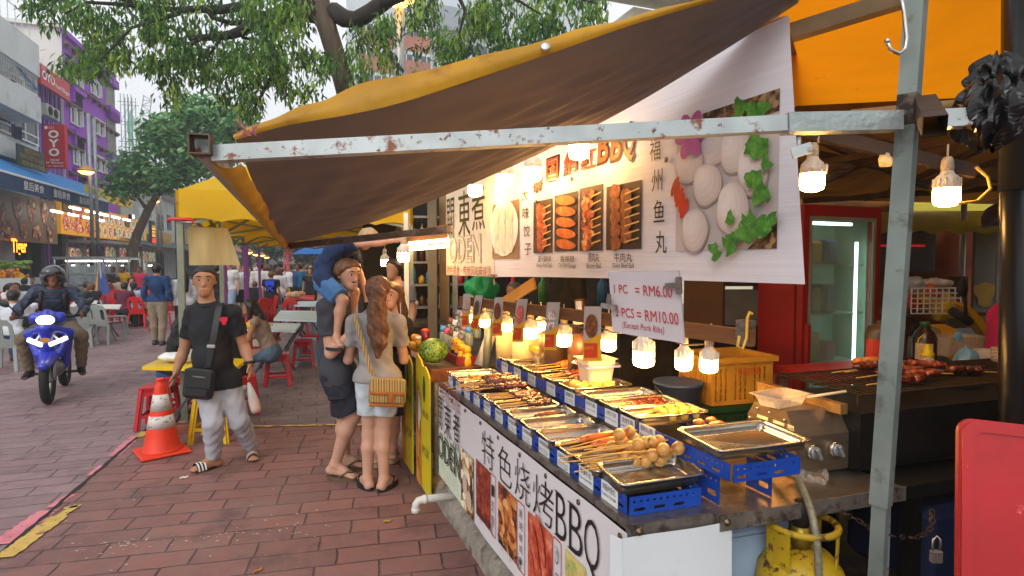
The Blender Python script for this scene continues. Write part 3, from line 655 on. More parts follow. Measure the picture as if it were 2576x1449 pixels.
for k,(px_,py_,d,wd,ht,col) in enumerate(((700,560,150,16,26,'#9aa3a0'),(780,585,165,22,24,'#8f9896'),(860,600,170,20,22,'#a3aaa6'))):
 p=aty(px_,660,d); mb=MB(); t=thing('far_building',['pale tower block closing the end of the street on the left','grey block in the middle of the street end','grey green block at the street end on the right'][k],'building',(p.x,p.y,0)); f2=loc_fr((p.x,p.y,0),-.33); mb.box((0,5,ht/2),(wd,10,ht),f2); mb.build('wall',mat('far block %d'%k,col,.9),t)
 mb=MB()
 for r_ in range(6): mb.box((0,-.05,4+r_*3.4),(wd*.9,.2,1.3),f2)
 mb.build('window_bands',m_glass,t)
# ================================================================== TOWERS, CRANE, LAMPS, TREES
m_brick=mat('red brick panel','#a3634c',.85,var=.2,scale=.8,bump=.2,bscale=6)
tp=aty(1130,660,80); tw=thing('brick_tower','tall white framed block with red brick panels rising behind the awning','building',(tp.x,tp.y,0))
tf=Fr((tp.x-8.5,tp.y,0),(.93,.36,0),Z)
mb=MB(); mb.box((14,22,-6),(36,44,12),tf); mb.build('wall',mat('tower white','#c3c9cc',.8,var=.05),tw)
sf_=2.9
vtop=tf.uv(1050,60)[1]
for k in range(5):
 vv=vtop-.8-k*3.4
 for (a,b) in((-3.6,1.3),(1.8,6.6),(16.2,21.5),(22,28)):
  mb=MB(); mb.box(((a+b)/2,vv-2.0,.04),(b-a,2.1,.1),tf); o=mb.build('brick_panel',m_brick,tw)
  mb=MB(); mb.box(((a+b)/2,vv-.55,.03),(b-a,.8,.1),tf); w_=mb.build('window',m_glass,tw)
  mb=MB();
  for q in range(6): mb.box((lerp(a,b,q/5),vv-.55,.1),(.1,.8,.06),tf)
  mb.build('frame',m_wframe,w_)
mb=MB(); mb.box((11,vtop+1,.6),(8.6,3.2,1.2),tf); mb.build('lift_tower',mat('tower grey','#8f979c',.8),tw)
for k in range(4):
 mb=MB(); mb.box((11.3,vtop-2.5-k*3.4,.05),(6.5,1.3,.1),tf); mb.build('window',m_glass,tw)
tp=aty(905,660,95); t=thing('stained_tower','narrow white tower with dark stains left of the big lamp','building',(tp.x,tp.y,0)); f2=Fr((tp.x+1,tp.y,0),(.95,.3,0),Z); vt=f2.uv(940,140)[1]
mb=MB(); mb.box((3,vt/2,-4),(5.4,vt,8),f2); mb.build('wall',m_grime,t); mb=MB(); mb.box((4.5,vt*.5,.05),(1.2,vt*.96,.1),f2); mb.build('side_strip',mat('tower green','#8fa39a',.8),t)
cp=aty(1640,660,24); t=thing('cream_building','cream building with overhanging flat roof showing above the awning','building',(cp.x,cp.y,0)); f2=Fr((cp.x,cp.y,0),(.94,.34,0),Z)
a,b=f2.uv(1560,30);
mb=MB(); mb.box((5,b/2,-4),(12,b*1.05,8),f2); mb.build('wall',mat('cream wall','#d6cfb4',.8,var=.1),t)
mb=MB(); mb.box((5,b*1.08,1),(15,.5,3.4),f2); mb.build('roof',mat('roof slab','#bdb8a6',.8),t)
for k in range(4): mb=MB(); mb.box((1.5+k*2.2,b*.93,.05),(1.4,1.2,.1),f2); mb.build('window',m_glass,t)
sp=aty(318,660,60); t=thing('scaffold_tower','steel scaffold tower draped with green netting right of the purple hotel','scaffold',(sp.x,sp.y,0))
f2=Fr((sp.x,sp.y,0),(.95,.3,0),Z); u0,v1=f2.uv(303,255); u1=f2.uv(330,255)[0]
mb=MB(); ms=mat('scaffold pipe','#6f7f7d',.6,.4)
nl=int(v1/2)
for w_ in(0,-1.4):
 for k in range(4): mb.tube([f2(lerp(u0,u1,k/3),0,w_),f2(lerp(u0,u1,k/3),v1+.8,w_)],.035,5)
 for k in range(nl+1):
  y=v1*k/nl; mb.tube([f2(u0-.3,y,w_),f2(u1+.3,y,w_)],.03,5)
  if k<nl: mb.tube([f2(u0,y,w_),f2(u1,y+v1/nl,w_)],.022,5)
mb.build('pipe_frame',ms,t)
mb=MB(); mb.grid(lambda u,v:f2(lerp(u0+.7,u1+.25,u)+.15*math.sin(v*20),lerp(3,v1*.96,v)*(1-.06*u),.12+.12*math.sin(v*23+u*5)),6,26); mb.build('safety_net',mat('green net','#6fb79b',.8,alpha=.62,thin=.3),t)
cp=aty(352,660,110); t=thing('crane','distant pale lattice crane jib leaning above the trees','crane',(cp.x,cp.y,0))
a=aty(347,420,110); b=aty(372,240,110); mb=MB(); mc=mat('crane grey','#a4a9a8',.6)
d=(b-a); side=V((.9,.3,0))
for k in(-1,1): mb.tube([a+side*.9*k,b+side*.7*k],.12,4)
for k in range(14):
 p=a+d*(k/14); q=a+d*((k+1)/14); s_=1 if k%2 else -1; mb.tube([p+side*.85*s_,q-side*.85*s_],.08,4); mb.tube([p-side*.85,p+side*.85],.07,4)
mb.build('jib',mc,t); mb=MB(); mb.tube([V((a.x,a.y,0)),a],.5,6); mb.build('mast',mc,t)
m_pole=mat('lamp pole','#9aa0a0',.45,.5); m_poleb=mat('black pole base','#17171a',.5)
m_bulb=mat('lamp glow','#ffd79a',.5,emis='#ffb45a',es=6)
def street_lamp(px,d,ytop,ylamp,label,r=.075,lamp=True,group=None,base=2.6):
 p=aty(px,660,d); top=aty(px,ytop,d).z; t=thing('street_lamp',label,'street lamp',(p.x,p.y,0),group=group)
 mb=MB(); mb.lathe([(r,base),(r*.95,top)],(p.x,p.y,0),n=10); mb.build('pole',m_pole,t)
 mb=MB(); mb.lathe([(r*1.7,0),(r*1.7,base*.9),(r*1.1,base)],(p.x,p.y,0),n=10); mb.build('base',m_poleb,t)
 if lamp:
  zl=aty(px,ylamp,d).z; q=(p.x+.02,p.y-.25,zl); k=r/.075
  mb=MB(); mb.lathe([(.02,.30*k),(.14*k,.27*k),(.33*k,.1*k),(.34*k,.03*k)],q,n=16); mb.build('shade',mat('lamp shade','#b98d4a',.4,.5),t)
  mb=MB(); mb.lathe([(.001,-.11*k),(.18*k,-.07*k),(.3*k,.03*k)],q,n=16); mb.build('lens',m_bulb,t)
 return t
street_lamp(234,25,285,436,'grey lamp pole beside the purple hotel carrying a lit amber lamp'); street_lamp(248,27,298,460,'bare grey pole standing close behind the lit lamp near the hotel',lamp=False)
street_lamp(399,40,393,508,'grey lamp pole beside the tall tree with a lit amber lamp'); street_lamp(408,42,420,508,'thinner bare pole right behind the second lamp pole',lamp=False)
bl=street_lamp(1010,12,-300,8,'large lit dome lamp on thick white pole above the awning',.105,base=.05)
for (px,yt) in((1090,-20),(1180,-10)):
 street_lamp(px,20 if px<1100 else 24,yt,0,'thin grey pole behind the awning, '+('the left of two' if px<1100 else 'the right of two'),.06,False)
for k,(px,y) in enumerate(((870,626),(901,632),(921,636),(939,643))):
 pass
for k,(px,y,d) in enumerate(((628,636,40),(648,641,47),(661,643,53),(673,648,60))):
 street_lamp(px,d,y-6,y,'small lit street lamp far down the street, '+['nearest','second','third','farthest'][k]+' of the four in a row',.075,True)
# ---- trees
m_bark=mat('tree bark','#57493d',.9,var=.3,scale=7,bump=.9,bscale=16,stretch=(1,1,.25),bdist=.03,spots=[('#8b7a66',.55,.7,5)])
m_barkd=mat('dark bark','#2e2822',.9,var=.3,scale=6,bump=.7,bscale=14,bdist=.03)
LEAF=[mat('leaf dark','#3d5f2e',.55,var=.25,scale=3,thin=.35),mat('leaf mid','#628a3c',.55,var=.25,scale=3,thin=.4),mat('leaf light','#93b04e',.55,var=.2,scale=3,thin=.45)]
LEAFB=[mat('far leaf dark','#598c5a',.7,var=.25,scale=1,thin=.3),mat('far leaf mid','#78ab68',.7,var=.2,scale=1,thin=.35),mat('far leaf light','#9cc47a',.7,var=.2,scale=1,thin=.4)]  # distance haze put into the paler leaf greens
def leaves(cent,n,spread,L,Wd,droop,seed,mb,bias=None):
 """sprays of leaf faces about given centres"""
 r=np.random.default_rng(seed); N=len(cent)*n
 c=np.repeat(np.array(cent),n,0)+np.clip(r.normal(0,1,(N,3)),-1.7,1.7)*np.array(spread)
 az=r.uniform(0,2*np.pi,N); el=-r.uniform(.2,1.3,N)*droop
 d=np.stack([np.cos(az)*np.cos(el),np.sin(az)*np.cos(el),np.sin(el)],1)
 s=np.stack([-np.sin(az),np.cos(az),r.normal(0,.35,N)],1); s/=np.linalg.norm(s,axis=1)[:,None]
 l=(L*r.uniform(.6,1.35,N))[:,None]; w=(Wd*r.uniform(.7,1.3,N))[:,None]
 nn=np.cross(d,s);
 a=c; b=c+d*l*.5+s*w; e=c+d*l+nn*l*-.12; f=c+d*l*.5-s*w
 vs=np.stack([a,b,e,f],1).reshape(-1,3); base=len(mb.v)
 mb.v.extend(map(tuple,vs.tolist())); k=np.arange(N)*4+base
 mb.f.extend(map(tuple,np.stack([k,k+1,k+2,k+3],1).tolist()))
 pr_=bias if bias else (.42,.40,.18)
 cm=np.repeat(r.choice(3,len(cent),p=pr_),n); fl=r.random(N)<.3; cm[fl]=r.choice(3,fl.sum(),p=pr_)
 mb.m.extend(cm.tolist()); mb.sm.extend([False]*N)
big=thing('street_tree','large spreading street tree with drooping leaves overhanging the awning','tree',tuple(aty(880,660,11).xy)+(0,))
D=11.0
def P6(x,y): return 442.7+x*.2778,y*.2778
def limb(mb,pts,rs,d0=D,d1=D,n=10,z6=True,seed=0):
 r=random.Random(seed); q=[]
 k=len(pts)
 for i,(x,y) in enumerate(pts):
  px,py=P6(x,y) if z6 else (x,y); q.append(aty(px,py,lerp(d0,d1,i/(k-1))))
 mb.tube(q,rs,n); return q
mb=MB()
gb=aty(905,660,11.3);
tr=[V((gb.x+.3,gb.y,0)),V((gb.x+.22,gb.y,1.8))]+[aty(x,y,11) for x,y in((886,330),(872,230),(858,185),(843,135),(826,80),(812,35),(800,-20),(790,-90))]
mb.tube(tr,[.34,.27,.21,.20,.185,.18,.18,.19,.17,.14],12); mb.build('trunk',m_bark,big)
mb=MB(); tips=[]
def br(pts,r0,r1,d0,d1,seed=0):
 rs=[lerp(r0,r1,i/(len(pts)-1)) for i in range(len(pts))]
 q=limb(mb,pts,rs,d0,d1,8); tips.extend(q[1:]); return q
br([(1300,140),(1100,110),(980,150),(880,210),(800,205),(700,215),(600,280),(500,315),(350,335),(240,340),(120,350)],.17,.04,11,9.5)
br([(1300,60),(1150,40),(1000,80),(850,160),(700,140),(580,60),(400,90),(200,80),(0,90),(-250,60)],.16,.04,11,10)
br([(1420,100),(1530,170),(1640,180),(1760,110),(1900,10),(2000,-60)],.17,.13,11,10.5)
br([(640,130),(640,200),(500,210),(330,160),(240,50)],.06,.03,10.5,10); br([(700,140),(690,40),(640,-40)],.09,.06,10.5,10.5)
br([(880,210),(900,240),(870,280),(880,420),(885,560),(860,700),(780,850),(700,1000),(650,1110)],.06,.012,10.4,9.5)
br([(1090,110),(960,260),(860,390),(760,560)],.035,.01,10.7,10); br([(1150,200),(1200,340),(1240,380)],.03,.008,11,10.6)
br([(600,340),(760,370),(870,440),(980,560)],.03,.01,10.2,10); br([(240,340),(120,420),(60,500)],.035,.01,9.6,9.4)
br([(400,350),(300,500),(380,620),(420,760)],.025,.008,9.8,9.6); br([(100,90),(-100,160),(-400,250),(-700,560)],.05,.01,10,9)
br([(-250,60),(-500,40),(-800,20),(-1000,120)],.045,.012,10,9); br([(-250,60),(-560,-30),(-900,-30)],.05,.02,10,9.5)
br([(1900,10),(2100,-60),(2500,-160)],.12,.06,10.5,9.5); br([(2300,-80),(2280,100),(2200,330)],.03,.008,9.8,9.6); br([(2500,-160),(2620,100),(2560,320),(2650,480)],.04,.008,9.5,9.3); br([(2500,-160),(3000,-60),(3300,130)],.05,.01,9.3,9.0); br([(3000,-60),(3500,-50),(3800,30)],.035,.01,9.2,9)
br([(1600,180),(1700,380),(1830,520),(1900,620)],.025,.006,10.8,10.4)
mb.build('branch',m_barkd,big)
rc=random.Random(11)
cents=[]
def fol(x0,y0,x1,y1,n,d0=9,d1=11,hang=0):
 """leaf sprays inside a picture ellipse, at real depths d0..d1"""
 for i in range(n):
  a=rc.uniform(0,6.283); q=math.sqrt(rc.random()); x=(x0+x1)/2+(x1-x0)/2*q*math.cos(a); y=(y0+y1)/2+(y1-y0)/2*q*math.sin(a)
  cents.append(aty(x,y,rc.uniform(d0,d1)))
for e in((60,-40,180,30,26),(60,15,140,65,26),(170,20,270,65,30),(215,45,330,80,24),(90,-30,260,20,30),
 (150,148,235,190,26),(215,145,290,182,18),(140,140,180,165,8),
 (300,-40,560,60,95),(230,40,420,120,60),(360,50,560,120,66),(500,-30,800,50,66),(620,40,800,75,26),(560,95,760,130,36),
 (215,90,330,150,52),(290,130,390,175,34),(370,130,480,180,46),(445,110,560,170,60),(480,160,540,200,26),(400,200,460,245,30),(410,165,450,205,14),
 (560,120,640,200,50),(600,190,665,235,24),(560,130,600,160,12),(595,235,655,272,26),(540,195,580,250,20),(640,130,720,195,46),(690,135,740,190,24),
 (700,195,745,245,20),(765,195,790,225,7),(762,215,795,250,10),(780,130,840,200,28),(870,60,930,140,32),(870,130,920,205,26),(925,40,1000,110,38),(950,100,1000,180,30),(740,120,790,170,20),
 (560,-10,760,110,50),
 (1015,-40,1100,60,46),(1060,30,1110,80,22),(1040,100,1060,190,12),(1090,60,1190,150,58),(1120,120,1190,180,26),(1180,-10,1270,70,50),(1200,50,1295,150,60),(1240,90,1290,175,22),(1160,20,1210,90,26),
 (1250,-40,1420,40,60),(1290,20,1400,90,46),(1320,70,1390,120,22),(1390,-30,1530,30,46),(1440,10,1530,75,26),(1370,40,1440,110,24)):
 fol(*e)
rc.shuffle(cents); cents=cents[:int(len(cents)*.31)]; mb=MB(); leaves(cents,24,(.085,.085,.105),.15,.024,1.25,5,mb); mb.build('crown',LEAF,big)
def far_tree(name,label,px,d,blobs,n,sz,seed,trunk,mats=LEAFB,tm=None,per=14,sp=.45,bias=None):
 p=aty(px,660,d); t=thing(name,label,'tree',(p.x,p.y,0)); r=random.Random(seed); cs=[]
 for (x0,y0,x1,y1,k) in blobs:
  for i in range(k):
   a=r.uniform(0,6.283); q=math.sqrt(r.random()); x=(x0+x1)/2+(x1-x0)/2*q*math.cos(a); y=(y0+y1)/2+(y1-y0)/2*q*math.sin(a)
   hh=(x1-x0)/2*d/FPX; cs.append(aty(x,y,d+r.uniform(-1,1)*hh*.8*math.sqrt(max(0,1-q*q))+.01))
 mb=MB(); leaves(cs,per,(sp,sp,sp*.6),sz,sz*.3,.6,seed,mb,bias); mb.build('crown',mats,t)
 mb=MB()
 for pts,r0,r1 in trunk:
  q=[V((p.x,p.y,0))] if pts[0]==None else []
  q+=[aty(x,y,d) for x,y in pts if True] if pts[0] else [aty(x,y,d) for x,y in pts[1:]]
  mb.tube(q,[lerp(r0,r1,i/(len(q)-1)) for i in range(len(q))],8)
 mb.build('trunk',tm or m_bark,t); return t
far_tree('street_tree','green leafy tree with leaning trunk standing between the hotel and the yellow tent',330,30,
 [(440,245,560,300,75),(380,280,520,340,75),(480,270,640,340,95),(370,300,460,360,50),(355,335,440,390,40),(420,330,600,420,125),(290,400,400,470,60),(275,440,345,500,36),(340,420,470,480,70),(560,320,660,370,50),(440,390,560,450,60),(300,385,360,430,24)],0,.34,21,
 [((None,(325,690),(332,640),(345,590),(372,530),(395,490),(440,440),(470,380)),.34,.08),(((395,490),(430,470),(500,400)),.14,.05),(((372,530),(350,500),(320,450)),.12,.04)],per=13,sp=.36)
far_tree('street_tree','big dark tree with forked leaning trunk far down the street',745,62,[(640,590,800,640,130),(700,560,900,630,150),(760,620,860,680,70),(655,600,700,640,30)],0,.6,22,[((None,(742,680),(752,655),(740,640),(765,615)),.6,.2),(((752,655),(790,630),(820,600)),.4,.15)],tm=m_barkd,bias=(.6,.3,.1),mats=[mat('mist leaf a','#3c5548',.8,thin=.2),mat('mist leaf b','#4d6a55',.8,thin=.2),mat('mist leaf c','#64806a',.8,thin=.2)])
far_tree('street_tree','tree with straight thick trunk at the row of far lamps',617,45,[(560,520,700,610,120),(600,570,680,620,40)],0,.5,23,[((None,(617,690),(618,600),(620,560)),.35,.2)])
# ================================================================== THE STALL
def plate(mb,outer,holes,fr,t,m=None):
 """flat plate with real holes, thickness t"""
 c=bpy.data.curves.new('p','CURVE'); c.dimensions='2D'; c.fill_mode='BOTH'; c.extrude=t/2
 for poly in [outer]+list(holes):
  s=c.splines.new('POLY'); s.points.add(len(poly)-1); s.use_cyclic_u=True
  for i,(x,y) in enumerate(poly): s.points[i].co=(x,y,0,1)
 o=bpy.data.objects.new('p',c); COL.objects.link(o); dg=bpy.context.evaluated_depsgraph_get(); e=o.evaluated_get(dg); me=e.to_mesh()
 mb.add([fr(v.co.x,v.co.y,v.co.z) for v in me.vertices],[tuple(p.vertices) for p in me.polygons],m,False)
 e.to_mesh_clear(); bpy.data.objects.remove(o); bpy.data.curves.remove(c)
def rrect(x0,y0,x1,y1,r,n=4):
 p=[]
 for cx,cy,a in((x1-r,y1-r,0),(x0+r,y1-r,90),(x0+r,y0+r,180),(x1-r,y0+r,270)):
  for i in range(n+1): t=R(a+90*i/n); p.append((cx+r*math.cos(t),cy+r*math.sin(t)))
 return p
m_ss=mat('stainless steel','#b9b4aa',.22,.95,var=.14,scale=5,bump=.06,bscale=30,stretch=(1,8,1))
m_ssw=mat('worn stainless top','#8f877c',.3,.85,var=.3,scale=4,spots=[('#5a4a3a',.55,.7,9),('#3c322a',.66,.74,30)])
m_edge=mat('dull steel edge','#7d756d',.5,.6,var=.3,scale=9,spots=[('#4a3a30',.5,.65,20)])
m_gal=mat('galvanised tube','#aab2b1',.45,.4,var=.15,scale=9,spots=[('#7a4b36',.57,.64,16),('#5c3524',.62,.67,38)])
m_post=mat('grey green post','#77807a',.5,.45,var=.18,scale=6,spots=[('#4b463e',.56,.7,8),('#6a4a38',.66,.73,20)])
m_bluep=mat('blue enamel','#0d3f9c',.38,var=.1,scale=10,spots=[('#0a2a66',.6,.72,12)])
m_vinyl=mat('white vinyl','#d6d2d4',.42,var=.04,scale=1.2,spots=[('#b5a08c',.68,.75,3.2)],bump=.12,bscale=120,bdist=.002)
m_ink=mat('black ink','#1c1714',.55); m_redink=mat('red ink','#b2261c',.55); m_olive=mat('olive ink','#3d3a17',.55)
m_label=mat('white label','#dfe0e0',.5,var=.03)
m_bolt=mat('rusty bolt','#6b5a48',.4,.8,var=.3,scale=60)
# ---- counter
ct=thing('stall_counter','stainless steel topped food stall counter with printed banners on its front','counter',ST(0,0,.15))
def sprism(a0,a1,b0,b1,z0,z1,mb,m=None):
 vs=[ST(a,b,z) for z in(z0,z1) for b in(b0,b1) for a in(a0,a1)]
 return mb.add(vs,[(0,1,3,2),(4,6,7,5),(0,4,5,1),(2,3,7,6),(0,2,6,4),(1,5,7,3)],m,False)
mb=MB(); sprism(-.06,CL,.0,.30,.888,CT,mb); mb.build('counter_top',m_ssw,ct)
mb=MB(); sprism(-.085,2.6,.305,1.12,.885,CT-.004,mb,0); mb.build('rear_top',m_ssw,ct)
mb=MB(); sprism(-.092,-.086,.305,1.125,.865,CT-.002,mb); sprism(-.066,-.061,-.004,.304,.866,CT-.002,mb); sprism(-.06,CL,-.006,-.001,.893,CT+.002,mb); mb.build('edge_trim',m_edge,ct)
for a,b in((-.04,.34),(-.04,1.07),(1.2,1.07),(CL-.1,.05),(CL-.1,.9),(-.03,.03)):
 mb=MB(); mb.bar(ST(a,b,.14),ST(a,b,.885),.045,.045,up=SA); mb.build('leg',m_gal,ct)
mb=MB(); sprism(.0,CL-.02,.03,.05,.2,.88,mb); mb.build('inner_panel',m_dark,ct)
# ---- printed banners
def put(mb,fr,body,x0,y0,x1,y1,m=None,h=.004,**k):
 """lettering between the picture points (x0,y0) lower left and (x1,y1) upper right of a plane"""
 a=fr.uv(x0,y0); b=fr.uv(x1,y1); mb.text(body,fr,(a[0],a[1],b[0],b[1]),m,h,**k)
def vput(mb,fr,chars,x0,y0,x1,y1,wu,m=None,h=.004,gap=.25):
 """column of characters from upper picture point to lower picture point; wu = character width"""
 a=fr.uv(x0,y0); b=fr.uv(x1,y1); n=len(chars); H=(a[1]-b[1])/n
 for i,c in enumerate(chars):
  u=lerp(a[0],b[0],(i+.5)/n); v=a[1]-H*(i+1)+H*gap/2; mb.text(c,fr,(u-wu/2,v,u+wu/2,v+H*(1-gap)),m,h)
CF=Fr(V((C1.x,C1.y,0))-SB*.012,-SA,Z)
def cu(px,py): return CF.uv(px,py)
m_mint=mat('mint print','#c9d3ba',.5,var=.1,scale=14)
m_ribs=pic('ribs print',['#2a0c08','#6b1c12','#a23a22','#c98a52'],26,'noise'); m_chick=pic('chicken print',['#4a1d0c','#9a4a20','#c97c3a','#e0aa6a'],22,'voronoi')
m_saus=pic('sausage print',['#5a120c','#a8301c','#d3694a','#f0b4a0'],12,'noise'); m_egg=mat('egg print','#c7b29e',.5,var=.1); m_oden=pic('oden print',['#3a1f12','#a0683a','#e0c69a','#f3e8d0'],18,'voronoi'); m_satay=pic('satay print',['#3d6a50','#9ab56a','#e0c070','#d8522a'],20,'noise')
ob=thing('oden_banner','mint and white vinyl ODEN banner on the far end of the counter front','banner',CF(.2,.25,0))
u0=cu(1105,965)[0]; u1=cu(1194,1030)[0]; zt=.885; zb=.265
def sheet(mb,fr,u0,u1,v0,v1,h,m=None,nu=18,amp=.004,th=.002):
 mb.grid(lambda a,b:fr(lerp(u0,u1,a),lerp(v0,v1,b)-amp*2*math.sin(a*9)*(1-b),h+amp*math.sin(a*17+b*3)*.5),nu,6,m)
mb=MB(); sheet(mb,CF,u0-.01,u1,zb,zt,.0,nu=6); mb.build('vinyl',m_vinyl,ob)
mb=MB(); mb.quad(CF(u0,zb,.006),CF(u1-.005,zb,.006),CF(u1-.005,lerp(zb,zt,.5),.006),CF(u0,lerp(zb,zt,.5),.006)); mb.build('mint_field',m_mint,ob)
mb=MB()
for c,x0,y0,x1,y1 in(('關',1106,1073,1116,1002),('東',1122,1094,1137,1023),('煮',1144,1123,1160,1045)): put(mb,CF,c,x0,y0,x1,y1,h=.012)
a=cu(1105,1170); b=cu(1157,1110)
for k,(bo,h) in enumerate(((.045,.0085),)): mb.text('ODEN',CF,(a[0],zb+.13,b[0]+.05,zb+.31),h=h,bold=bo)
mb.build('lettering',m_ink,ob)
mb=MB(); mb.text('ODEN',CF,(a[0]+.008,zb+.137,b[0]+.042,zb+.303),h=.011,bold=.018); mb.build('letter_outline',m_mint,ob)
mb=MB(); mb.text('ODEN',CF,(a[0]+.014,zb+.143,b[0]+.036,zb+.297),h=.0135,bold=-.008); mb.build('letter_core',m_ink,ob)
mb=MB(); put(mb,CF,'另有冬阴功汤底',1108,1002,1160,990,h=.008); mb.build('red_lettering',mat('brown red ink','#8f4a3c',.5),ob)
mb=MB(); up0=cu(1163,1100)[0]; mb.quad(CF(up0,zb,.009),CF(u1-.004,zb,.009),CF(u1-.004,.62,.009),CF(up0,.62,.009)); mb.build('oden_print',m_oden,ob)
mb=MB(); mb.disc(CF,lerp(up0,u1,.35),zb+.16,.045,.06,.012,18); mb.disc(CF,lerp(up0,u1,.7),zb+.09,.045,.06,.013,18); mb.build('egg_print',m_egg,ob)
bb=thing('bbq_banner','long white vinyl banner on the counter front with big BBQ lettering and meat photographs','banner',CF(1.3,.25,0))
u2=CL+.055
mb=MB(); sheet(mb,CF,u1,u2,zb-.01,zt+.005,.0015,nu=24); mb.build('vinyl',m_vinyl,bb)
mb=MB(); a=cu(1215,1161); b=cu(1516,1310); va=cu(1215,1078)[1]
vB=a[1]; vT_=va
for c,x0,x1 in(('特',1215,1245),('色',1256,1290),('烧',1298,1336),('烤',1344,1396),('B',1402,1429),('B',1436,1470),('Q',1474,1513)):
 ua,ub=cu(x0,1200)[0],cu(x1,1200)[0]; dv=.0 if c!='Q' else -.03; mb.text(c,CF,(ua,vB+dv,ub,vT_),h=.007,bold=-.011)
 if c=='B':
  for vv in(vB+.003,vT_-.003): mb.quad(CF(ua-.012,vv-.0025,.0068),CF(ua+.02,vv-.0025,.0068),CF(ua+.02,vv+.0025,.0068),CF(ua-.012,vv+.0025,.0068))
vput(mb,CF,'一支骨',1243,1215,1243,1330,.035,h=.009); vput(mb,CF,'黑胡椒鸡串',1314,1278,1314,1425,.036,h=.009,gap=.3); vput(mb,CF,'沙爹肉',1406,1365,1406,1560,.036,h=.009,gap=.3)
put(mb,CF,'BBQ Spare Ribs (Pork)',1203,1302,1242,1318,h=.007,fit='box'); put(mb,CF,'Honey Black Pepper Chicken',1255,1371,1314,1398,h=.007)
mb.build('lettering',m_ink,bb)
v_p=cu(1200,1153)[1]; v_b=cu(1200,1290)[1]
for k,(x0,x1,m_) in enumerate(((1200,1235,m_ribs),(1256,1302,m_chick),(1331,1392,m_saus),(1426,1478,m_satay))):
 ua,ub=cu(x0,1200)[0],cu(x1,1200)[0]; mb=MB(); mb.quad(CF(ua,v_b,.006),CF(ub,v_b,.006),CF(ub,v_p,.006),CF(ua,v_p,.006));
 o=mb.build(['rib_print','chicken_print','sausage_print','satay_print'][k],m_,bb)
 if k==2:
  mb=MB()
  for q in range(6): mb.disc(CF,lerp(ua,ub,.25+.1*q-.15*(q%2)),lerp(v_b,v_p,.12+.15*q),.028,.085,.0085+.0015*q,16,rot=.25+.1*(q%3))
  mb.build('sausage_shape',pic('sausage shape print',['#8f2a1a','#c04a30','#e08a6a'],16,'noise'),o)
 if k==3:
  mb=MB()
  for q in range(9): mb.quad(CF(lerp(ua,ub,.1+.09*q),v_b+.02,.009),CF(lerp(ua,ub,.12+.09*q),v_b+.02,.009),CF(lerp(ua,ub,.03+.06*q),v_p-.03,.009),CF(lerp(ua,ub,.02+.06*q),v_p-.03,.009))
  mb.build('stick_print',mat('stick print','#d9b56a',.5),o)
mb=MB()
for x0,x1 in((1236,1250),(1304,1324),(1395,1417)):
 ua,ub=cu(x0,1200)[0],cu(x1,1200)[0]; va_,vb2=v_b-.005,v_p+.005
 plate(mb,rrect(ua,va_,ub,vb2,.014),[rrect(ua+.004,va_+.004,ub-.004,vb2-.004,.011)[::-1]],Fr(CF(0,0,.0075),CF.u,CF.v),.001)
mb.build('red_frame',m_redink,bb)
for k in range(9):
 u=lerp(.05,u2-.04,k/8); mb=MB(); mb.lathe([(.011,0),(.011,.003),(.006,.006),(.0,.007)],CF(u,zt-.02,.004),CF.w,10); mb.build('grommet',m_bolt,bb if u>u1 else ob)
EF=Fr(ST(-.075,-.0,0),SB,Z)
ua,ub=EF.uv(1561,1340)[0],EF.uv(1836,1320)[0]
sp_=thing('vinyl_panel','plain white vinyl panel bolted to the near end of the counter','panel',EF((ua+ub)/2,.2,0))
mb=MB(); mb.grid(lambda a,b:EF(lerp(ua,ub,a),lerp(.15,.893,b),.012+.004*math.sin(a*6+b*4)),12,12); mb.quad(EF(ua-.001,.15,.012),EF(ua-.001,.893,.012),EF(ua-.02,.893,-.03),EF(ua-.02,.15,-.03)); mb.build('vinyl',mat('end panel vinyl','#ccd1d4',.4,var=.04,scale=3,spots=[('#b9b7a4',.62,.75,5)],bump=.1,bscale=90,bdist=.002),sp_)
for x,y in((1602,1332),(1822,1309)):
 a=EF.uv(x,y); mb=MB(); mb.lathe([(.013,0),(.013,.004),(.007,.005),(.007,.009),(0,.010)],EF(a[0],a[1],.014),EF.w,12); mb.build('bolt',m_bolt,sp_)
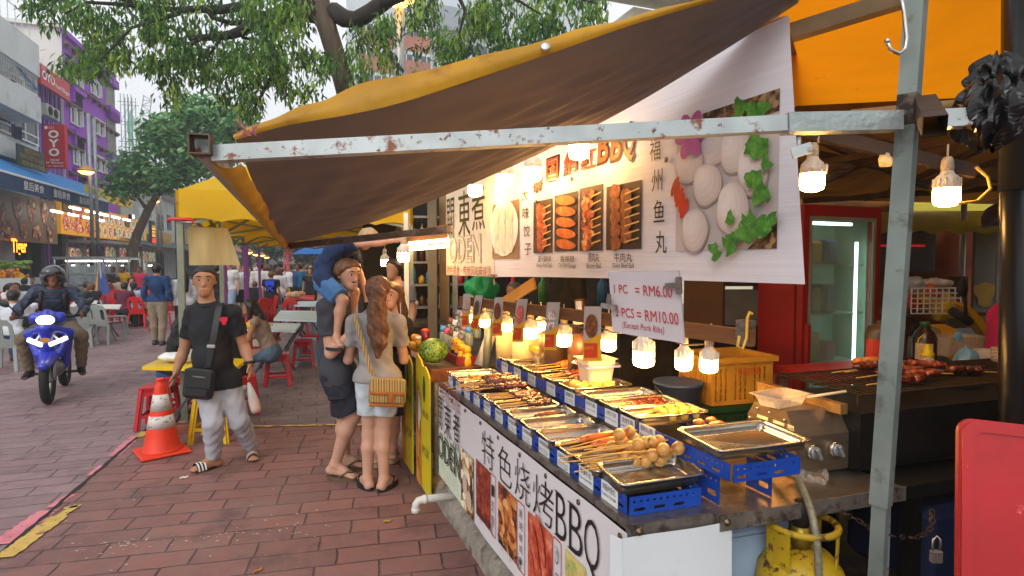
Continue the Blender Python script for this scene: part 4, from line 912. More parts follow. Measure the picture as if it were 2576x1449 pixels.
# ---- blue slotted racks
def slot_rail(mb,p,q,h,th=.002):
 d=(q-p); L=d.length; fr=Fr(p,d,Z); n=int(L/.075); hs=[]
 for i in range(int(L/.025)):
  x=.018+i*.025
  if x>L-.012: break
  rx=.006 if i%2 else .0045; hs.append([(x+rx*math.cos(t*math.pi/3),h*.72+(.004 if i%2 else .0055)*math.sin(t*math.pi/3)) for t in range(6)][::-1])
 for i in range(n):
  x=.015+i*.075
  if x+.05>L: break
  hs.append(rrect(x,h*.2,x+.045,h*.38,.005,1)[::-1])
 plate(mb,[(0,0),(L,0),(L,h),(0,h)],hs,fr,th)
def rack(name,label,a0,a1,b0,b1,z,h,labels):
 t=thing(name,label,'rack',ST(a0,b0,z))
 for (p,q) in((ST(a1,b0,z),ST(a0,b0,z)),(ST(a0,b0,z),ST(a0,b1,z)),(ST(a0,b1,z),ST(a1,b1,z)),(ST(a1,b1,z),ST(a1,b0,z))):
  mb=MB(); slot_rail(mb,p+(q-p)*.006,p+(q-p)*.994,h); mb.build('rail',m_bluep,t)
 fr=Fr(ST(a1,b0,z)-SB*.002,-SA,Z)
 for (a,zh,en,hh) in labels:
  u=a1-a; wd=.105; mb=MB(); mb.box((u,h*.5+.0,.002),(wd,hh,.002),fr); mb.build('paper_label',m_label,t)
  o=t.children[-1]; mb=MB(); mb.text(zh,fr,(u-wd*.4,h*.5+.004,u+wd*.4,h*.5+hh*.42),h=.0045)
  for k,ln in enumerate(en): mb.text(ln,fr,(u-wd*.42,h*.5-hh*.02-(k+1)*hh*.19,u+wd*.42,h*.5-hh*.02-k*hh*.19-hh*.04),h=.0045)
  mb.build('lettering',m_ink,o)
 return t
NF=12; fa=lambda i: -.005+.185*(NF-1-i)      # i=0 farthest ... 11 nearest : near edge a
FRN=[('蜜汁排骨',['Honey','Ribs']),('咖喱鱼丸',['Curry','Fish Ball']),('咖喱猪皮',['Curry','Pork']),('咖喱豆卜',['Curry','Tofu']),('烧烤排骨',['BBQ Ribs']),('黑椒猪肉串',['Black Pepper','Pork']),('蜜汁猪肉串',['Honey','Pork Stick']),('沙爹香肠(猪)',['Satay Pork','Sausage']),('麻辣香肠(猪)',['Garlic Pork','Sausage']),('香辣香肠(猪)',['Chili Pork','Sausage']),('炸弹牛丸',['Giant Beef Ball']),('炸弹鸡丸',['Giant Chicken Ball'])]
lab=[(fa(i)+.095,FRN[i][0],FRN[i][1],.062) for i in range(11)]+[(fa(11)+.115,'烤福州鱼丸',['Fuzhou Fish Ball'],.07)]
rack('slotted_rack','blue slotted steel rack with white price labels along the front edge of the counter',-.005,2.2,.022,.3,CT+.001,.062,lab)
RRN=[('咖喱鸡翼',['Curry','Chicken']),('咖喱鸡丝',['Curry Chicken','Breast']),('蜜汁鸡翅',['Honey Chicken','Wing']),('蜜汁鸡肉串',['Honey Chicken','Stick']),('黑胡椒鸡串',['Honey Black','Pepper Chicken']),('煎饺子(猪)',['Grilled Dumpling']),('水煮饺子(猪)',['Boiled Dumpling']),('烧烤牛串',['BBQ Beef']),('腊肉丸(猪)',['Bacon Ball'])]
RZ=1.032; ra=[1.9,1.68,1.46,1.2,.98,.76,.58,.40,.2]
lab=[(ra[i]+.05,RRN[i][0],RRN[i][1],.064) for i in range(8)]+[(.36,RRN[8][0],RRN[8][1],.07)]
lab[7]=(.5,RRN[7][0],RRN[7][1],.068)
rk=rack('slotted_rack','blue slotted steel rack raised behind the front row of trays',-.11,2.12,.335,.61,RZ,.058,lab)
for a,b in((-.02,.36),(-.02,.58),(1.1,.36),(1.1,.58),(2.05,.36),(2.05,.58)):
 mb=MB(); slot_rail(mb,ST(a,b,CT),ST(a+.12,b,CT),RZ-CT-.003); mb.build('support_leg',m_bluep,rk)
# ---- steel trays
def tray_mesh(L,W,D,rim=.012):
 mb=MB(); n=4
 def ring(x0,y0,x1,y1,r,z): return [(x,y,z) for x,y in rrect(x0,y0,x1,y1,r,n)]
 rs=[ring(0,0,L,W,.03,-.004),ring(-.001,-.001,L+.001,W+.001,.031,.0),ring(.003,.003,L-.003,W-.003,.028,.002),ring(rim,rim,L-rim,W-rim,.022,0),ring(rim+.006,rim+.006,L-rim-.006,W-rim-.006,.02,-D*.85),ring(rim+.012,rim+.012,L-rim-.012,W-rim-.012,.016,-D)]
 k=len(rs[0]); vs=[p for q in rs for p in q]; fs=[]
 for i in range(len(rs)-1):
  for j in range(k): fs.append((i*k+j,i*k+(j+1)%k,(i+1)*k+(j+1)%k,(i+1)*k+j))
 fs.append(tuple(range((len(rs)-1)*k,len(rs)*k)))
 mb.add(vs,fs,None,True)
 ro=[ring(rim+.004,rim+.004,L-rim-.004,W-rim-.004,.021,-.004),ring(rim+.003,rim+.003,L-rim-.003,W-rim-.003,.021,-D-.002)]
 b=len(mb.v); mb.add([p for q in ro for p in q],[(j,(j+1)%k,k+(j+1)%k,k+j) for j in range(k)]+[tuple(range(k,2*k))],None,True); return mb
rb=math.atan2(SB.y,SB.x)
ordn=['first','second','third','fourth','fifth','sixth','seventh','eighth','ninth','tenth','eleventh','twelfth']
def food_tray(a,b,z,L,W,D,label,rz=0.,tilt=0.):
 mb=tray_mesh(L,W,D); o=mb.build('food_tray',m_ss); p=ST(a,b,z); o.location=p; o.rotation_euler=(tilt,0,rb+rz); tag(o,label,'tray','steel food trays on the stall'); return o
ft={}
fl=['empty','empty','steel tray with a heap of fried yellow crisps','steel tray with glossy dark rib skewers','tray of minced pork sticks','tray of dark glazed pork sticks','tray holding one dark sausage','tray with one pale sausage','tray empty but for orange sausage behind','tray of orange pork sausages','wide tray of golden beef ball skewers','big empty shiny tray']
FL=['empty steel tray at the far end of the front row','second steel tray from the far end of the front row, empty',
 'steel tray in the front row with yellow fried crisps','steel tray in the front row under the dark glazed rib skewers','front row tray with two rough minced meat skewers','front row tray with short dark glazed skewers','front row tray holding a single dark brown sausage','front row tray holding a single pale yellow sausage','shallow front row tray just behind the orange sausages, nearly empty','front row tray piled with long orange sausages','wide front row tray heaped with golden meatball skewers','bright empty tray tilted on the near corner of the front rack']
ZF=CT+.088
for i in range(12):
 if i==11: food_tray(.005,-.002,ZF+.012,.345,.185,.042,FL[i],.03,.1)
 elif i==10: food_tray(fa(10)-.005,-.002,ZF,.345,.2,.03,FL[i])
 else: food_tray(fa(i),-.002,ZF,.335,.178,.032 if i<6 else .045,FL[i])
RL=['rear row tray at the far end with brown fried rolls','empty rear row tray next to the farthest one','rear row tray with pale chicken wings on sticks','rear row tray with glazed chicken skewers in dark sauce','rear row tray with round golden dumplings','long empty rear row tray behind the beef ball label','rear row tray with dark red beef skewers','rear row tray with yellow dumpling skewers','large oily empty tray at the near end of the rear rack']
ZR=RZ+.085; rw=[.2,.2,.24,.2,.2,.18,.18,.19,.26]
for i in range(9):
 if i==8: food_tray(-.07,.315,ZR+.008,.4,.26,.035,RL[i],0,.03)
 else: food_tray(ra[i],.315,ZR,.355,rw[i]-.015,.04,RL[i])
# ---- skewers
m_stick=mat('bamboo stick','#c79a4e',.6,var=.15,scale=20); m_glz=mat('glazed dark meat','#4a160b',.25,var=.5,scale=30,coat=.7,bump=.6,bscale=60,spots=[('#8a3a16',.5,.65,40)])
m_glzr=mat('glazed red meat','#66200e',.28,var=.5,scale=35,coat=.6,bump=.6,bscale=60,spots=[('#c0602a',.52,.66,40)])
m_chk=mat('grilled chicken','#b3651c',.35,var=.35,scale=30,coat=.4,bump=.6,bscale=60,spots=[('#5a2a0e',.6,.7,35)])
m_sau=mat('orange sausage','#c2601a',.28,var=.2,scale=16,coat=.6,spots=[('#7d2f0e',.58,.7,22)],bump=.2,bscale=50)
m_ballm=mat('golden meat ball','#c08a40',.42,var=.25,scale=26,coat=.4,bump=.5,bscale=70,spots=[('#6a3a14',.55,.68,30),('#cfa86a',.6,.7,22)])
m_dump=mat('yellow dumpling','#dba83a',.38,var=.25,scale=26,coat=.4,bump=.4,bscale=60,spots=[('#8f4a12',.6,.72,30)]); m_crisp=mat('yellow crisp','#cf9a2a',.5,var=.3,scale=30)
skr=random.Random(3)
def skewer(a,b,z,ang,L,ml,kind,label,group,tiltz=.04,r=.016):
 """stick points to the customer (towards -b); meat at the far end. local x runs from handle to meat"""
 t=thing('skewer',label,'skewer',ST(a,b,z),rb+ang,group); dz=L*tiltz
 mb=MB(); mb.tube([(0,0,0),(L,0,dz)],.0024,5); part(mb,'stick',m_stick,t)
 mb=MB(); x0=L-ml-.01
 if kind=='ball':
  n=max(1,int(ml/.045))
  for i in range(n):
   x=x0+ml*(i+.5)/n; mb.ball((x,0,dz*x/L),(r*skr.uniform(.95,1.1),r*skr.uniform(.95,1.1),r),12)
  part(mb,'meat_ball',m_ballm if r>.02 else m_dump,t)
 elif kind=='sausage':
  n=9; mb.tube([(x0+ml*i/n,.004*math.sin(i),dz*(x0+ml*i/n)/L+.004*math.sin(i/n*3)) for i in range(n+1)],[r*math.sqrt(max(.05,1-(2*abs(i/n-.5))**6)) for i in range(n+1)],10); part(mb,'sausage',m_sau,t)
 else:
  n=12; rs=[r*(.45 if i in(0,n) else skr.uniform(.7,1.2)) for i in range(n+1)]
  mb.tube([(x0+ml*i/n,skr.uniform(-.3,.3)*r,dz*(x0+ml*i/n)/L+skr.uniform(-.15,.2)*r) for i in range(n+1)],rs,8,flat=.7)
  for i in range(10): x=x0+ml*skr.random(); mb.ball((x,skr.uniform(-.8,.8)*r,dz*x/L+skr.uniform(-.1,.6)*r),(r*.5,r*.4,r*.35),6)
  part(mb,'meat',{'glz':m_glz,'red':m_glzr,'chk':m_chk}[kind],t)
 return t
for i in range(9): skewer(fa(3)+.03+skr.uniform(-.03,.17),skr.uniform(-.14,-.05),ZF+.012+.012*(i//3),skr.uniform(-.18,.22),.36,.19,'glz','dark glazed rib skewer heaped on the fourth front row tray','rib skewers in the front row',.07,.024)
for i in range(5): skewer(fa(5)+.03+i*.027,skr.uniform(-.03,.0)+.03,ZF+.004+.006*(i%2),skr.uniform(-.1,.1),.28,.13,'glz','short dark glazed pork skewer in the tray behind the single sausage','pork skewers in the front row',.04,.014)
for i in range(5): skewer(fa(4)+.03+i*.027,.02+skr.uniform(-.01,.03),ZF+.004,skr.uniform(-.1,.1),.28,.14,'red','rough minced pork skewer in the tray next to the rib skewers','minced pork skewers',.04,.015)
for i,(k,m_) in enumerate((('dark brown',m_glz),)):
 mb=MB(); mb.tube([ST(fa(6)+.075,.12+.17*t,ZF-.018+.006*math.sin(t*3)) for t in [j/8 for j in range(9)]],[.004,.014,.016,.017,.017,.017,.016,.014,.004],10); tag(mb.build('sausage',m_),'single dark brown sausage lying in its front row tray','sausage')
mb=MB(); mb.tube([ST(fa(7)+.05,.13+.17*t,ZF-.02) for t in [j/8 for j in range(9)]],[.003,.009,.01,.011,.011,.011,.01,.009,.003],10); tag(mb.build('sausage',m_dump),'single thin yellow sausage lying in its front row tray','sausage')
for i in range(5): skewer(fa(9)+.02+i*.032,.0+skr.uniform(-.015,.02),ZF-.008+.012*(i%2),skr.uniform(-.06,.06),.31,.19,'sausage','long orange sausage on a stick in the tray behind the meatballs','orange sausages on sticks',.06,.0165)
for i in range(14): skewer(fa(10)+.005+(i%5)*.036+skr.uniform(0,.012),-.05+.02*(i//5)+skr.uniform(-.03,.03),ZF+.002+.026*(i//5),skr.uniform(-.25,.25),.335,.11,'ball','golden meatball skewer piled in the wide front row tray','meatball skewers',.045,.0245)
for i in range(3): mb=MB(); mb.tube([ST(ra[0]+.02+i*.06,.36+.03*i+.15*t,ZR-.02) for t in [j/8 for j in range(9)]],[.005,.016,.018,.019,.019,.019,.018,.016,.005],10); tag(mb.build('fried_roll',m_chk),'brown fried roll lying in the farthest rear row tray','roll','fried rolls')
for i in range(4): skewer(ra[2]+.03+i*.035,.4+skr.uniform(-.02,.02),ZR-.0+.008*(i%2),skr.uniform(-.1,.1),.25,.1,'chk','golden chicken wing skewer in the rear row tray beside the white tub','chicken wing skewers',.05,.022)
for i in range(6): skewer(ra[3]+.015+i*.027,.33+skr.uniform(-.02,.02),ZR-.008+.01*(i%2),skr.uniform(-.09,.09),.33,.2,'red','glazed red brown chicken skewer in the rear row','glazed chicken skewers',.04,.017)
for i in range(6):
 mb=MB(); mb.ball((0,0,0),(.036,.03,.024),12); o=mb.build('dumpling',m_dump); o.location=ST(ra[4]+.05+.07*(i%2),.4+.075*(i//2),ZR-.006); tag(o,'round golden fried dumpling in the rear row tray','dumpling','golden dumplings')
for i in range(5): skewer(ra[6]+.03+i*.024,.37+skr.uniform(-.01,.02),ZR-.02,skr.uniform(-.06,.06),.26,.17,'glz','dark beef skewer lying in the rear row tray above the bacon ball label','beef skewers',.05,.013)
for i in range(5): skewer(ra[7]+.025+i*.03,.35+skr.uniform(-.01,.02),ZR-.02+.006*(i%2),skr.uniform(-.08,.08),.3,.17,'ball','yellow dumpling skewer in the tray next to the large oily one','dumpling skewers',.03,.0185)
def heap(px,py,z,n,s,name,label,m,cat):
 p=onz(px,py,z); mb=MB(); r=random.Random(px)
 for i in range(n):
  c=p+V((r.gauss(0,s),r.gauss(0,s),abs(r.gauss(0,s*.35)))); mb.ball(c,(r.uniform(.009,.018),r.uniform(.007,.014),r.uniform(.004,.009)),7,fr=loc_fr((0,0,0)))
 tag(mb.build(name,m),label,cat)
heap(1198,954,ZF,26,.033,'fried_crisps','heap of yellow fried crisps on the third front row tray',m_crisp,'crisps')
for i,(x,y,s) in enumerate(((1803,1072,.03),(1757,1064,.022),(1788,1058,.02),(1862,1098,.026))):
 p=onz(x,y,ZR if i<3 else ZR-.06); mb=MB(); f=SDF((-.06,-.06,-.05),(.06,.06,.05),.006); f.ell((0,0,0),(s,s*.8,s*.6),0).ell((s*.4,s*.2,.004),(s*.6,s*.5,s*.5),.02); f.noise(.002,90); f.to(mb); o=mb.build('fried_tofu',m_chk if i<3 else m_dump); o.location=p; tag(o,['large brown fried tofu lump beside the dumpling skewers','small fried tofu lump left of the large one','small pale tofu lump behind the large one','yellow square fried tofu piece beside the steel burner'][i],'tofu')
# ---- overhead beam, banner, bulbs
BL,BR_=aty(1160,762,4.25),aty(1893,838,2.12); BR_.z=BL.z=(BL.z+BR_.z)/2
bd=(BR_-BL).normalized(); BE=Fr(BL,bd,Z)
m_wood=mat('beam wood','#6b4522',.7,var=.3,scale=5,stretch=(1,1,9),bump=.3,bscale=18)
t=thing('wooden_beam','brown wooden beam carrying picture cards and bulbs above the trays','beam',BL); mb=MB(); mb.bar(BL,BR_,.03,.062); part_=mb.build('beam',m_wood,t)
mb=MB(); mb.box(((BR_-BL).length-.03,.02,.0),(.05,.09,.05),BE); mb.build('end_bracket',m_edge,t)
m_base=mat('bulb plastic','#d8cfbf',.4,var=.15,scale=30,spots=[('#a08a5c',.56,.7,30)]); m_sock=mat('bulb socket','#b7a98f',.6,var=.3,scale=40)
m_lit=mat('lit bulb glass','#ffffff',.4,emis=s2l((1,.74,.40)),es=95.)
m_lit2=mat('lit bulb glass strong','#ffffff',.4,emis=s2l((1,.74,.40)),es=58.)
def bulb(p,r,label,tilt=(0,0),group='hanging light bulbs',lit=m_lit,hang=.05):
 """p: centre of the glowing part, r its radius"""
 d=V((tilt[0],tilt[1],1)).normalized(); t=thing('light_bulb',label,'light bulb',p,group=group)
 mb=MB(); mb.lathe([(0,-r*.95),(r*.55,-r*.92),(r*.9,-r*.75),(r,-r*.4),(r,r*.62)],p,d,16); mb.build('glass',lit,t)
 mb=MB(); mb.lathe([(r*1.01,r*.62),(r*1.0,r*1.05),(r*.9,r*1.5),(r*.55,r*1.85),(r*.42,r*2.2)],p,d,16)
 x,y,dd=basis(d)
 for k in range(14):
  a=2*math.pi*k/14; c=p+d*(r*1.1)+(x*math.cos(a)+y*math.sin(a))*r*.99; mb.bar(c-d*r*.35,c+d*r*.35,r*.12,r*.1)
 mb.build('cap',m_base,t)
 mb=MB(); mb.lathe([(r*.46,r*2.1),(r*.5,r*2.5),(r*.44,r*3.0),(r*.3,r*3.3)],p,d,12); q=p+d*(r*3.3); mb.tube([q,q+V((0,0,hang))],.004,5); mb.build('socket',m_sock,t)
 return t
def bw(x,y,w,dn): # on the beam's plane pushed by dn
 return onpl(x,y,BL+BE.w*dn,BE.w)
LB=[(1187,799,.034,-.09,'leftmost lit bulb half hidden behind the first two picture cards'),(1219,811,.036,-.04,'lit bulb hanging right of the second picture card'),(1275,821,.036,-.04,'lit bulb hanging right of the third picture card'),(1335,836,.042,-.04,'lit bulb hanging right of the fourth picture card'),(1361,819,.033,-.3,'smaller lit bulb set back between the fourth and fifth picture cards'),(1418,853,.044,-.03,'large lit bulb hanging right of the fifth picture card'),(1531,866,.038,-.03,'lit bulb hanging at the left edge of the price sign'),(1619,898,.048,.03,'widest lit bulb right under the price sign'),(1720,912,.036,-.02,'lit bulb with dirty yellow cap right of the widest bulb'),(1783,917,.036,-.04,'rightmost lit bulb of the lower row with a clean white cap')]
for x,y,r,dn,l in LB: bulb(bw(x,y,0,dn),r,l,tilt=((.06,0) if x==1783 else (.0,0)))
mb=MB(); p=bw(1456,800,0,-.05); t=thing('light_bulb','unlit bulb with bare white cap left of the beef skewer card','light bulb',p,group='hanging light bulbs'); mb.lathe([(.0,-.035),(.03,-.03),(.036,0),(.03,.03),(.016,.05),(.018,.09)],p,n=14); mb.build('cap',m_base,t)
r=random.Random(31); pts=[]
for i in range(25): p=BL.lerp(BR_,.02+.9*i/24); pts.append(p+BE.w*(.03+.012*math.sin(i*1.7))-Z*(.04+.018*abs(math.sin(i*1.3))))
mb=MB(); mb.tube(pts,.0035,5); tag(mb.build('cable',mat('grey cable','#5a5348',.6)),'thin grey cable sagging along the wooden beam between the bulbs','cable')
m_card=mat('card print','#b5aca6',.5); m_cardy=mat('yellow card print','#e0a81c',.5); m_cardr=mat('red card print','#cf3a14',.5)
m_cp=[pic('card meat a',['#8a6a5a','#c9a48f','#e6d3c4'],60,'noise'),pic('card meat b',['#1d1512','#4a3a30','#7a6350'],60,'noise'),pic('card meat c',['#2a0f0a','#6a2414','#a3502e'],50,'noise'),pic('card meat d',['#9a2f24','#d5604e','#f0a890'],40,'noise'),pic('card meat e',['#dfe8e4','#5f9a8a','#d25a3a','#f4f0e4'],50,'voronoi'),pic('card meat f',['#2a120a','#6a3416','#b0703a'],60,'noise')]
CD=lambda x,y:(1100+x*.2315,670.8+y*.2315)
for k,(x0,x1,yt,xa,xb,yb,zh,lab_) in enumerate(((285,365,295,270,350,655,'串','pale skewers'),(415,495,312,365,450,688,'鸭掌','black meat'),(625,720,332,602,705,752,'烧鸭','dark roast meat'),(870,985,352,818,930,820,'烧烤香肠','pink sausages'),(1195,1335,387,1168,1295,905,'福州鱼丸','white fish balls and green bowl'),(1600,1785,432,1590,1785,1025,'烧烤牛串','brown beef skewers'))):
 q=[CD(xa,yb),CD(xb,yb),CD(x1,yt),CD(x0,yt)]; P=[onpl(*c,BL+BE.w*.03,BE.w) for c in q]
 t=thing('picture_card','hanging picture card showing %s on the wooden beam'%lab_,'card',P[0])
 n_=BE.w
 def cq(u,v,h=0.,P=P): return bilin(P,u,v)+n_*h
 mb=MB(); mb.grid(lambda u,v:cq(u,v,.004*math.sin(v*3)),2,5); mb.grid(lambda u,v:cq(1-u,v,.004*math.sin(v*3)-.002),2,5); mb.build('sheet',m_card,t)
 mb=MB(); mb.add([cq(.0,0,.003),cq(1,0,.003),cq(1,.5,.0065),cq(0,.36,.006)],[(0,1,2,3)]); mb.build('yellow_field',m_cardy,t)
 mb=MB(); mb.add([cq(.08,.06,.007),cq(.84,.06,.007),cq(.84,.33,.008),cq(.08,.33,.008)],[(0,1,2,3)]); rf=mb.build('red_field',m_cardr,t)
 cw=(P[1]-P[0]).length; fr=Fr(P[0]+n_*.0105,P[1]-P[0],Z); hh=(P[3]-P[0]).length; mb=MB(); mb.text(zh,fr,(cw*.2,hh*.2,cw*.7,hh*.27),h=0); mb.build('lettering',m_cardy,rf)
 mb=MB(); f2=Fr(P[0],P[1]-P[0],P[3]-P[0]); c=[cq(.5+.36*math.cos(a),.64+.22*math.sin(a),.0095) for a in [i*.3927 for i in range(16)]]; mb.add(c,[tuple(range(16))]); mb.build('food_print',m_cp[k],t)
P=[aty(1541,834,2.02),aty(1722,864,1.9),aty(1708,682,1.86),aty(1531,683,1.98)]
t=thing('price_sign','worn white price board with red prices clipped to the beam','sign',P[0])
e1=(P[1]-P[0]).normalized(); e2=(P[3]-P[0]).normalized(); nn=e1.cross(e2).normalized()
def pq(u,v,h=0): return bilin(P,u,v)+nn*h
m_board=mat('worn price board','#bdb3b4',.6,var=.06,scale=6,spots=[('#8d7c74',.6,.74,9),('#6b5040',.69,.76,22)])
mb=MB(); mb.grid(lambda u,v:pq(u,v,.003*math.sin(u*4)),6,6); mb.grid(lambda u,v:pq(1-u,v,-.012),2,2)
for a,b in(((0,0),(1,0)),((1,0),(1,1)),((1,1),(0,1)),((0,1),(0,0))): mb.quad(pq(*a,-.012),pq(*b,-.012),pq(*b,.0),pq(*a,.0))
mb.build('board',m_board,t)
class BFr:
 def __call__(s,a,b,c=0): return pq(a,b,c)
BFF=BFr(); mb=MB()
mb.text('1 PC',BFF,(.07,.66,.27,.80),h=.006); mb.text('= RM6.00',BFF,(.38,.64,.89,.80),h=.006)
mb.text('2 PCS',BFF,(.07,.28,.34,.43),h=.006); mb.text('= RM10.00',BFF,(.38,.26,.95,.43),h=.006)
mb.build('price_lettering',mat('price red','#b01a26',.55),t)
mb=MB(); mb.text('{Except Pork Ribs}',BFF,(.15,.08,.74,.21),h=.006,sh=.1); mb.build('handwriting',mat('marker red','#a3202c',.6),t)
def bulldog(p,fr,label,s=1.):
 t=thing('bulldog_clip',label,'clip',p); mb=MB(); mb.bar(fr(-.03*s,0,0),fr(.03*s,0,0),.02*s,.018*s); mb.build('jaw',m_edge,t); mb=MB(); mb.prism([(-.012*s,0),(.012*s,0),(.007*s,.05*s),(-.007*s,.05*s)],fr,.0,.003); mb.build('handle',m_edge,t)
bulldog(pq(.0,.45,.02),Fr(pq(.0,.45,.02),e1,e2),'steel bulldog clip gripping the left edge of the price board',.9)
bulldog(pq(1.0,.82,.01),Fr(pq(1.0,.82,.015),e2,-e1),'steel bulldog clip gripping the right edge of the price board',.9)
bdir=V(((640-1288)/1450,1,0)).normalized(); BNr=aty(2025,715,1.85); BNl=onpl(1124,692,BNr,bdir.cross(Z));
BN=Fr(V((BNl.x,BNl.y,BNr.z)),-bdir,Z)
bn=thing('overhead_banner','long white corrugated vinyl banner with food photographs hanging over the trays','banner',BN(1.7,0,0))
uL=BN.uv(1124,692)[0]; uR,vR=BN.uv(2025,715); vTop=BN.uv(1985,38)[1]; us=BN.uv(1242,695)[0]; uRt=BN.uv(1985,38)[0]; vLt=BN.uv(1124,440)[1]
m_corr=mat('corrugated vinyl','#d3d0d5',.5,var=.05,scale=1.5,spots=[('#c2a283',.7,.77,6)],bump=.35,bscale=3,stretch=(1,1,40),bdist=.004)
mb=MB()
mb.grid(lambda a,b:BN(lerp(us,lerp(uR,uRt,b),a),lerp(BN.uv(lerp(1242,2025,a),lerp(697,715,a))[1] if b==0 else 0,vTop,b) if b>0 else BN.uv(lerp(1242,2025,a),lerp(697,715,a))[1],.002*math.sin(b*40)),20,1); mb.build('sheet',m_corr,bn)
om=thing('oden_banner','cream vinyl banner with dark characters and outlined ODEN hung at the far end overhead','banner',BN(.4,0,0))
mb=MB(); mb.quad(BN(uL,BN.uv(1124,692)[1],.004),BN(us+.02,BN.uv(1242,696)[1],.004),BN(us+.02,vTop,.004),BN(uL,vTop,.004)); mb.build('sheet',mat('cream vinyl','#d8c9b2',.5,var=.06,scale=2),om)
mb=MB()
for c,x0,y0,x1,y1 in(('關',1126,606,1144,496),('東',1155,597,1185,474),('煮',1189,581,1222,462)): put(mb,BN,c,x0,y0,x1,y1,h=.008)
mb.build('lettering',m_olive,om)
for bo,h,mm,nm in((.05,.007,'#8c7f6c','letter_outline'),(.03,.0085,'#d8c9b2','letter_gap'),(.008,.010,'#8c7f6c','letter_band'),(-.012,.0115,'#d8c9b2','letter_core')):
 a=BN.uv(1131,662); b=BN.uv(1213,586); k=(.05-bo)*.22
 mb=MB(); mb.text('ODEN',BN,(a[0]+k,a[1]+k*.6,b[0]-k,b[1]-k*.6),h=h,bold=bo); mb.build(nm,mat('oden '+mm,mm,.5),om)
mb=MB(); put(mb,BN,'特色美食・传统风味麻辣烫',1126,691,1238,669,h=.008); mb.build('red_lettering',mat('faded red ink','#a0563f',.5),om)
def prect(name,x0,yb,x1,yt,m_,h=.004,own=None):
 a=BN.uv(x0,yb); b=BN.uv(x1,yt); mb=MB(); mb.quad(BN(a[0],a[1],h),BN(b[0],a[1],h),BN(b[0],b[1],h),BN(a[0],b[1],h)); o=mb.build(name,m_,own or bn); return o,Fr(BN(a[0],a[1],h),BN.u,Z),b[0]-a[0],b[1]-a[1]
m_brown=mat('brown print','#7d5a40',.5,var=.1)
m_white2=mat('plate print','#e5ddcf',.5); m_dmpl=mat('dumpling print','#d9cfae',.5,var=.15,scale=20)
o,fr,bw_,bh_=prect('dumpling_photo',1240,652,1308,500,m_brown)
mb=MB(); mb.disc(fr,bw_*.45,bh_*.55,bw_*.52,bh_*.5,.003,28); p_=mb.build('plate_print',m_white2,o)
mb=MB()
for i in range(9): mb.disc(fr,bw_*(.2+.25*(i%3)),bh_*(.25+.26*(i//3)),bw_*.1,bh_*.16,.005+.0006*i,12,rot=.5*(i%3)-.4)
mb.build('dumpling_print',m_dmpl,o)
m_sk=[pic('honey stick print',['#3a140a','#8a3418','#c2622c','#d9a06a'],30,'noise'),m_dark,pic('bacon print',['#4a1a0c','#a0441c','#cf7434','#e0b080'],34,'voronoi'),pic('beef ball print',['#3a1a0c','#8a4a20','#b5702f'],40,'noise')]
m_pbk=mat('photo back','#3a2418',.5,var=.5,scale=9); m_so=pic('chili sausage print',['#a84a12','#cf6a1c','#e6903c'],20,'noise')
for i,(x0,yb,x1,yt) in enumerate(((1343,637,1392,498),(1396,633,1456,480),(1459,632,1519,462),(1526,629,1617,452))):
 o,fr,bw_,bh_=prect(['pork_stick_photo','sausage_photo','bacon_photo','beef_ball_photo'][i],x0,yb,x1,yt,m_pbk)
 mb=MB(); st=MB()
 if i==1:
  for k in range(5): mb.disc(fr,bw_*.5,bh_*(.12+.19*k),bw_*.42,bh_*.085,.003+.0007*k,18,rot=-.12,wob=.03)
 elif i==0: mb.disc(fr,bw_*.4,bh_*.75,bw_*.26,bh_*.2,.003,14,wob=.15); mb.disc(fr,bw_*.45,bh_*.45,bw_*.27,bh_*.2,.004,14,wob=.15); mb.disc(fr,bw_*.45,bh_*.18,bw_*.25,bh_*.17,.005,14,wob=.15)
 elif i==2:
  for k in range(6): mb.disc(fr,bw_*(.35+.06*(k%2)),bh_*(.1+.155*k),bw_*.27,bh_*.095,.003+.0007*k,14,wob=.12)
 else:
  for k in range(9): mb.disc(fr,bw_*(.3+.3*(k%2)),bh_*(.1+.1*k),bw_*.16,bh_*.12,.003+.0007*k,14,wob=.05)
 mb.build('food_print',[m_sk[0],m_so,m_sk[2],m_sk[3]][i],o)
 if i!=1:
  for k in range(7): yy=bh_*(.1+.12*k); st.quad(fr(bw_*.6,yy,.012),fr(bw_*.99,yy+.015,.012),fr(bw_*.99,yy+.022,.012),fr(bw_*.6,yy+.006,.012))
  st.build('stick_print',mat('stick print','#d9b56a',.5),o)
o,fr,bw_,bh_=prect('fish_ball_photo',1701,632,1965,222,mat('grey photo','#b7aba6',.5,var=.06,scale=3))
mb=MB(); mb.quad(fr(bw_*.75,0,.002),fr(bw_,0,.002),fr(bw_,bh_*.2,.002),fr(bw_*.85,bh_*.07,.002)); mb.quad(fr(bw_*.3,bh_*.86,.002),fr(bw_,bh_*.86,.002),fr(bw_,bh_*1.0,.002),fr(bw_*.3,bh_*1.0,.002)); mb.build('mat_print',pic('woven mat print',['#2c1a10','#5a3c26','#9a7a50'],40,'voronoi'),o)
m_fb=mat('fish ball print','#cdbfb8',.5,var=.1,scale=8)
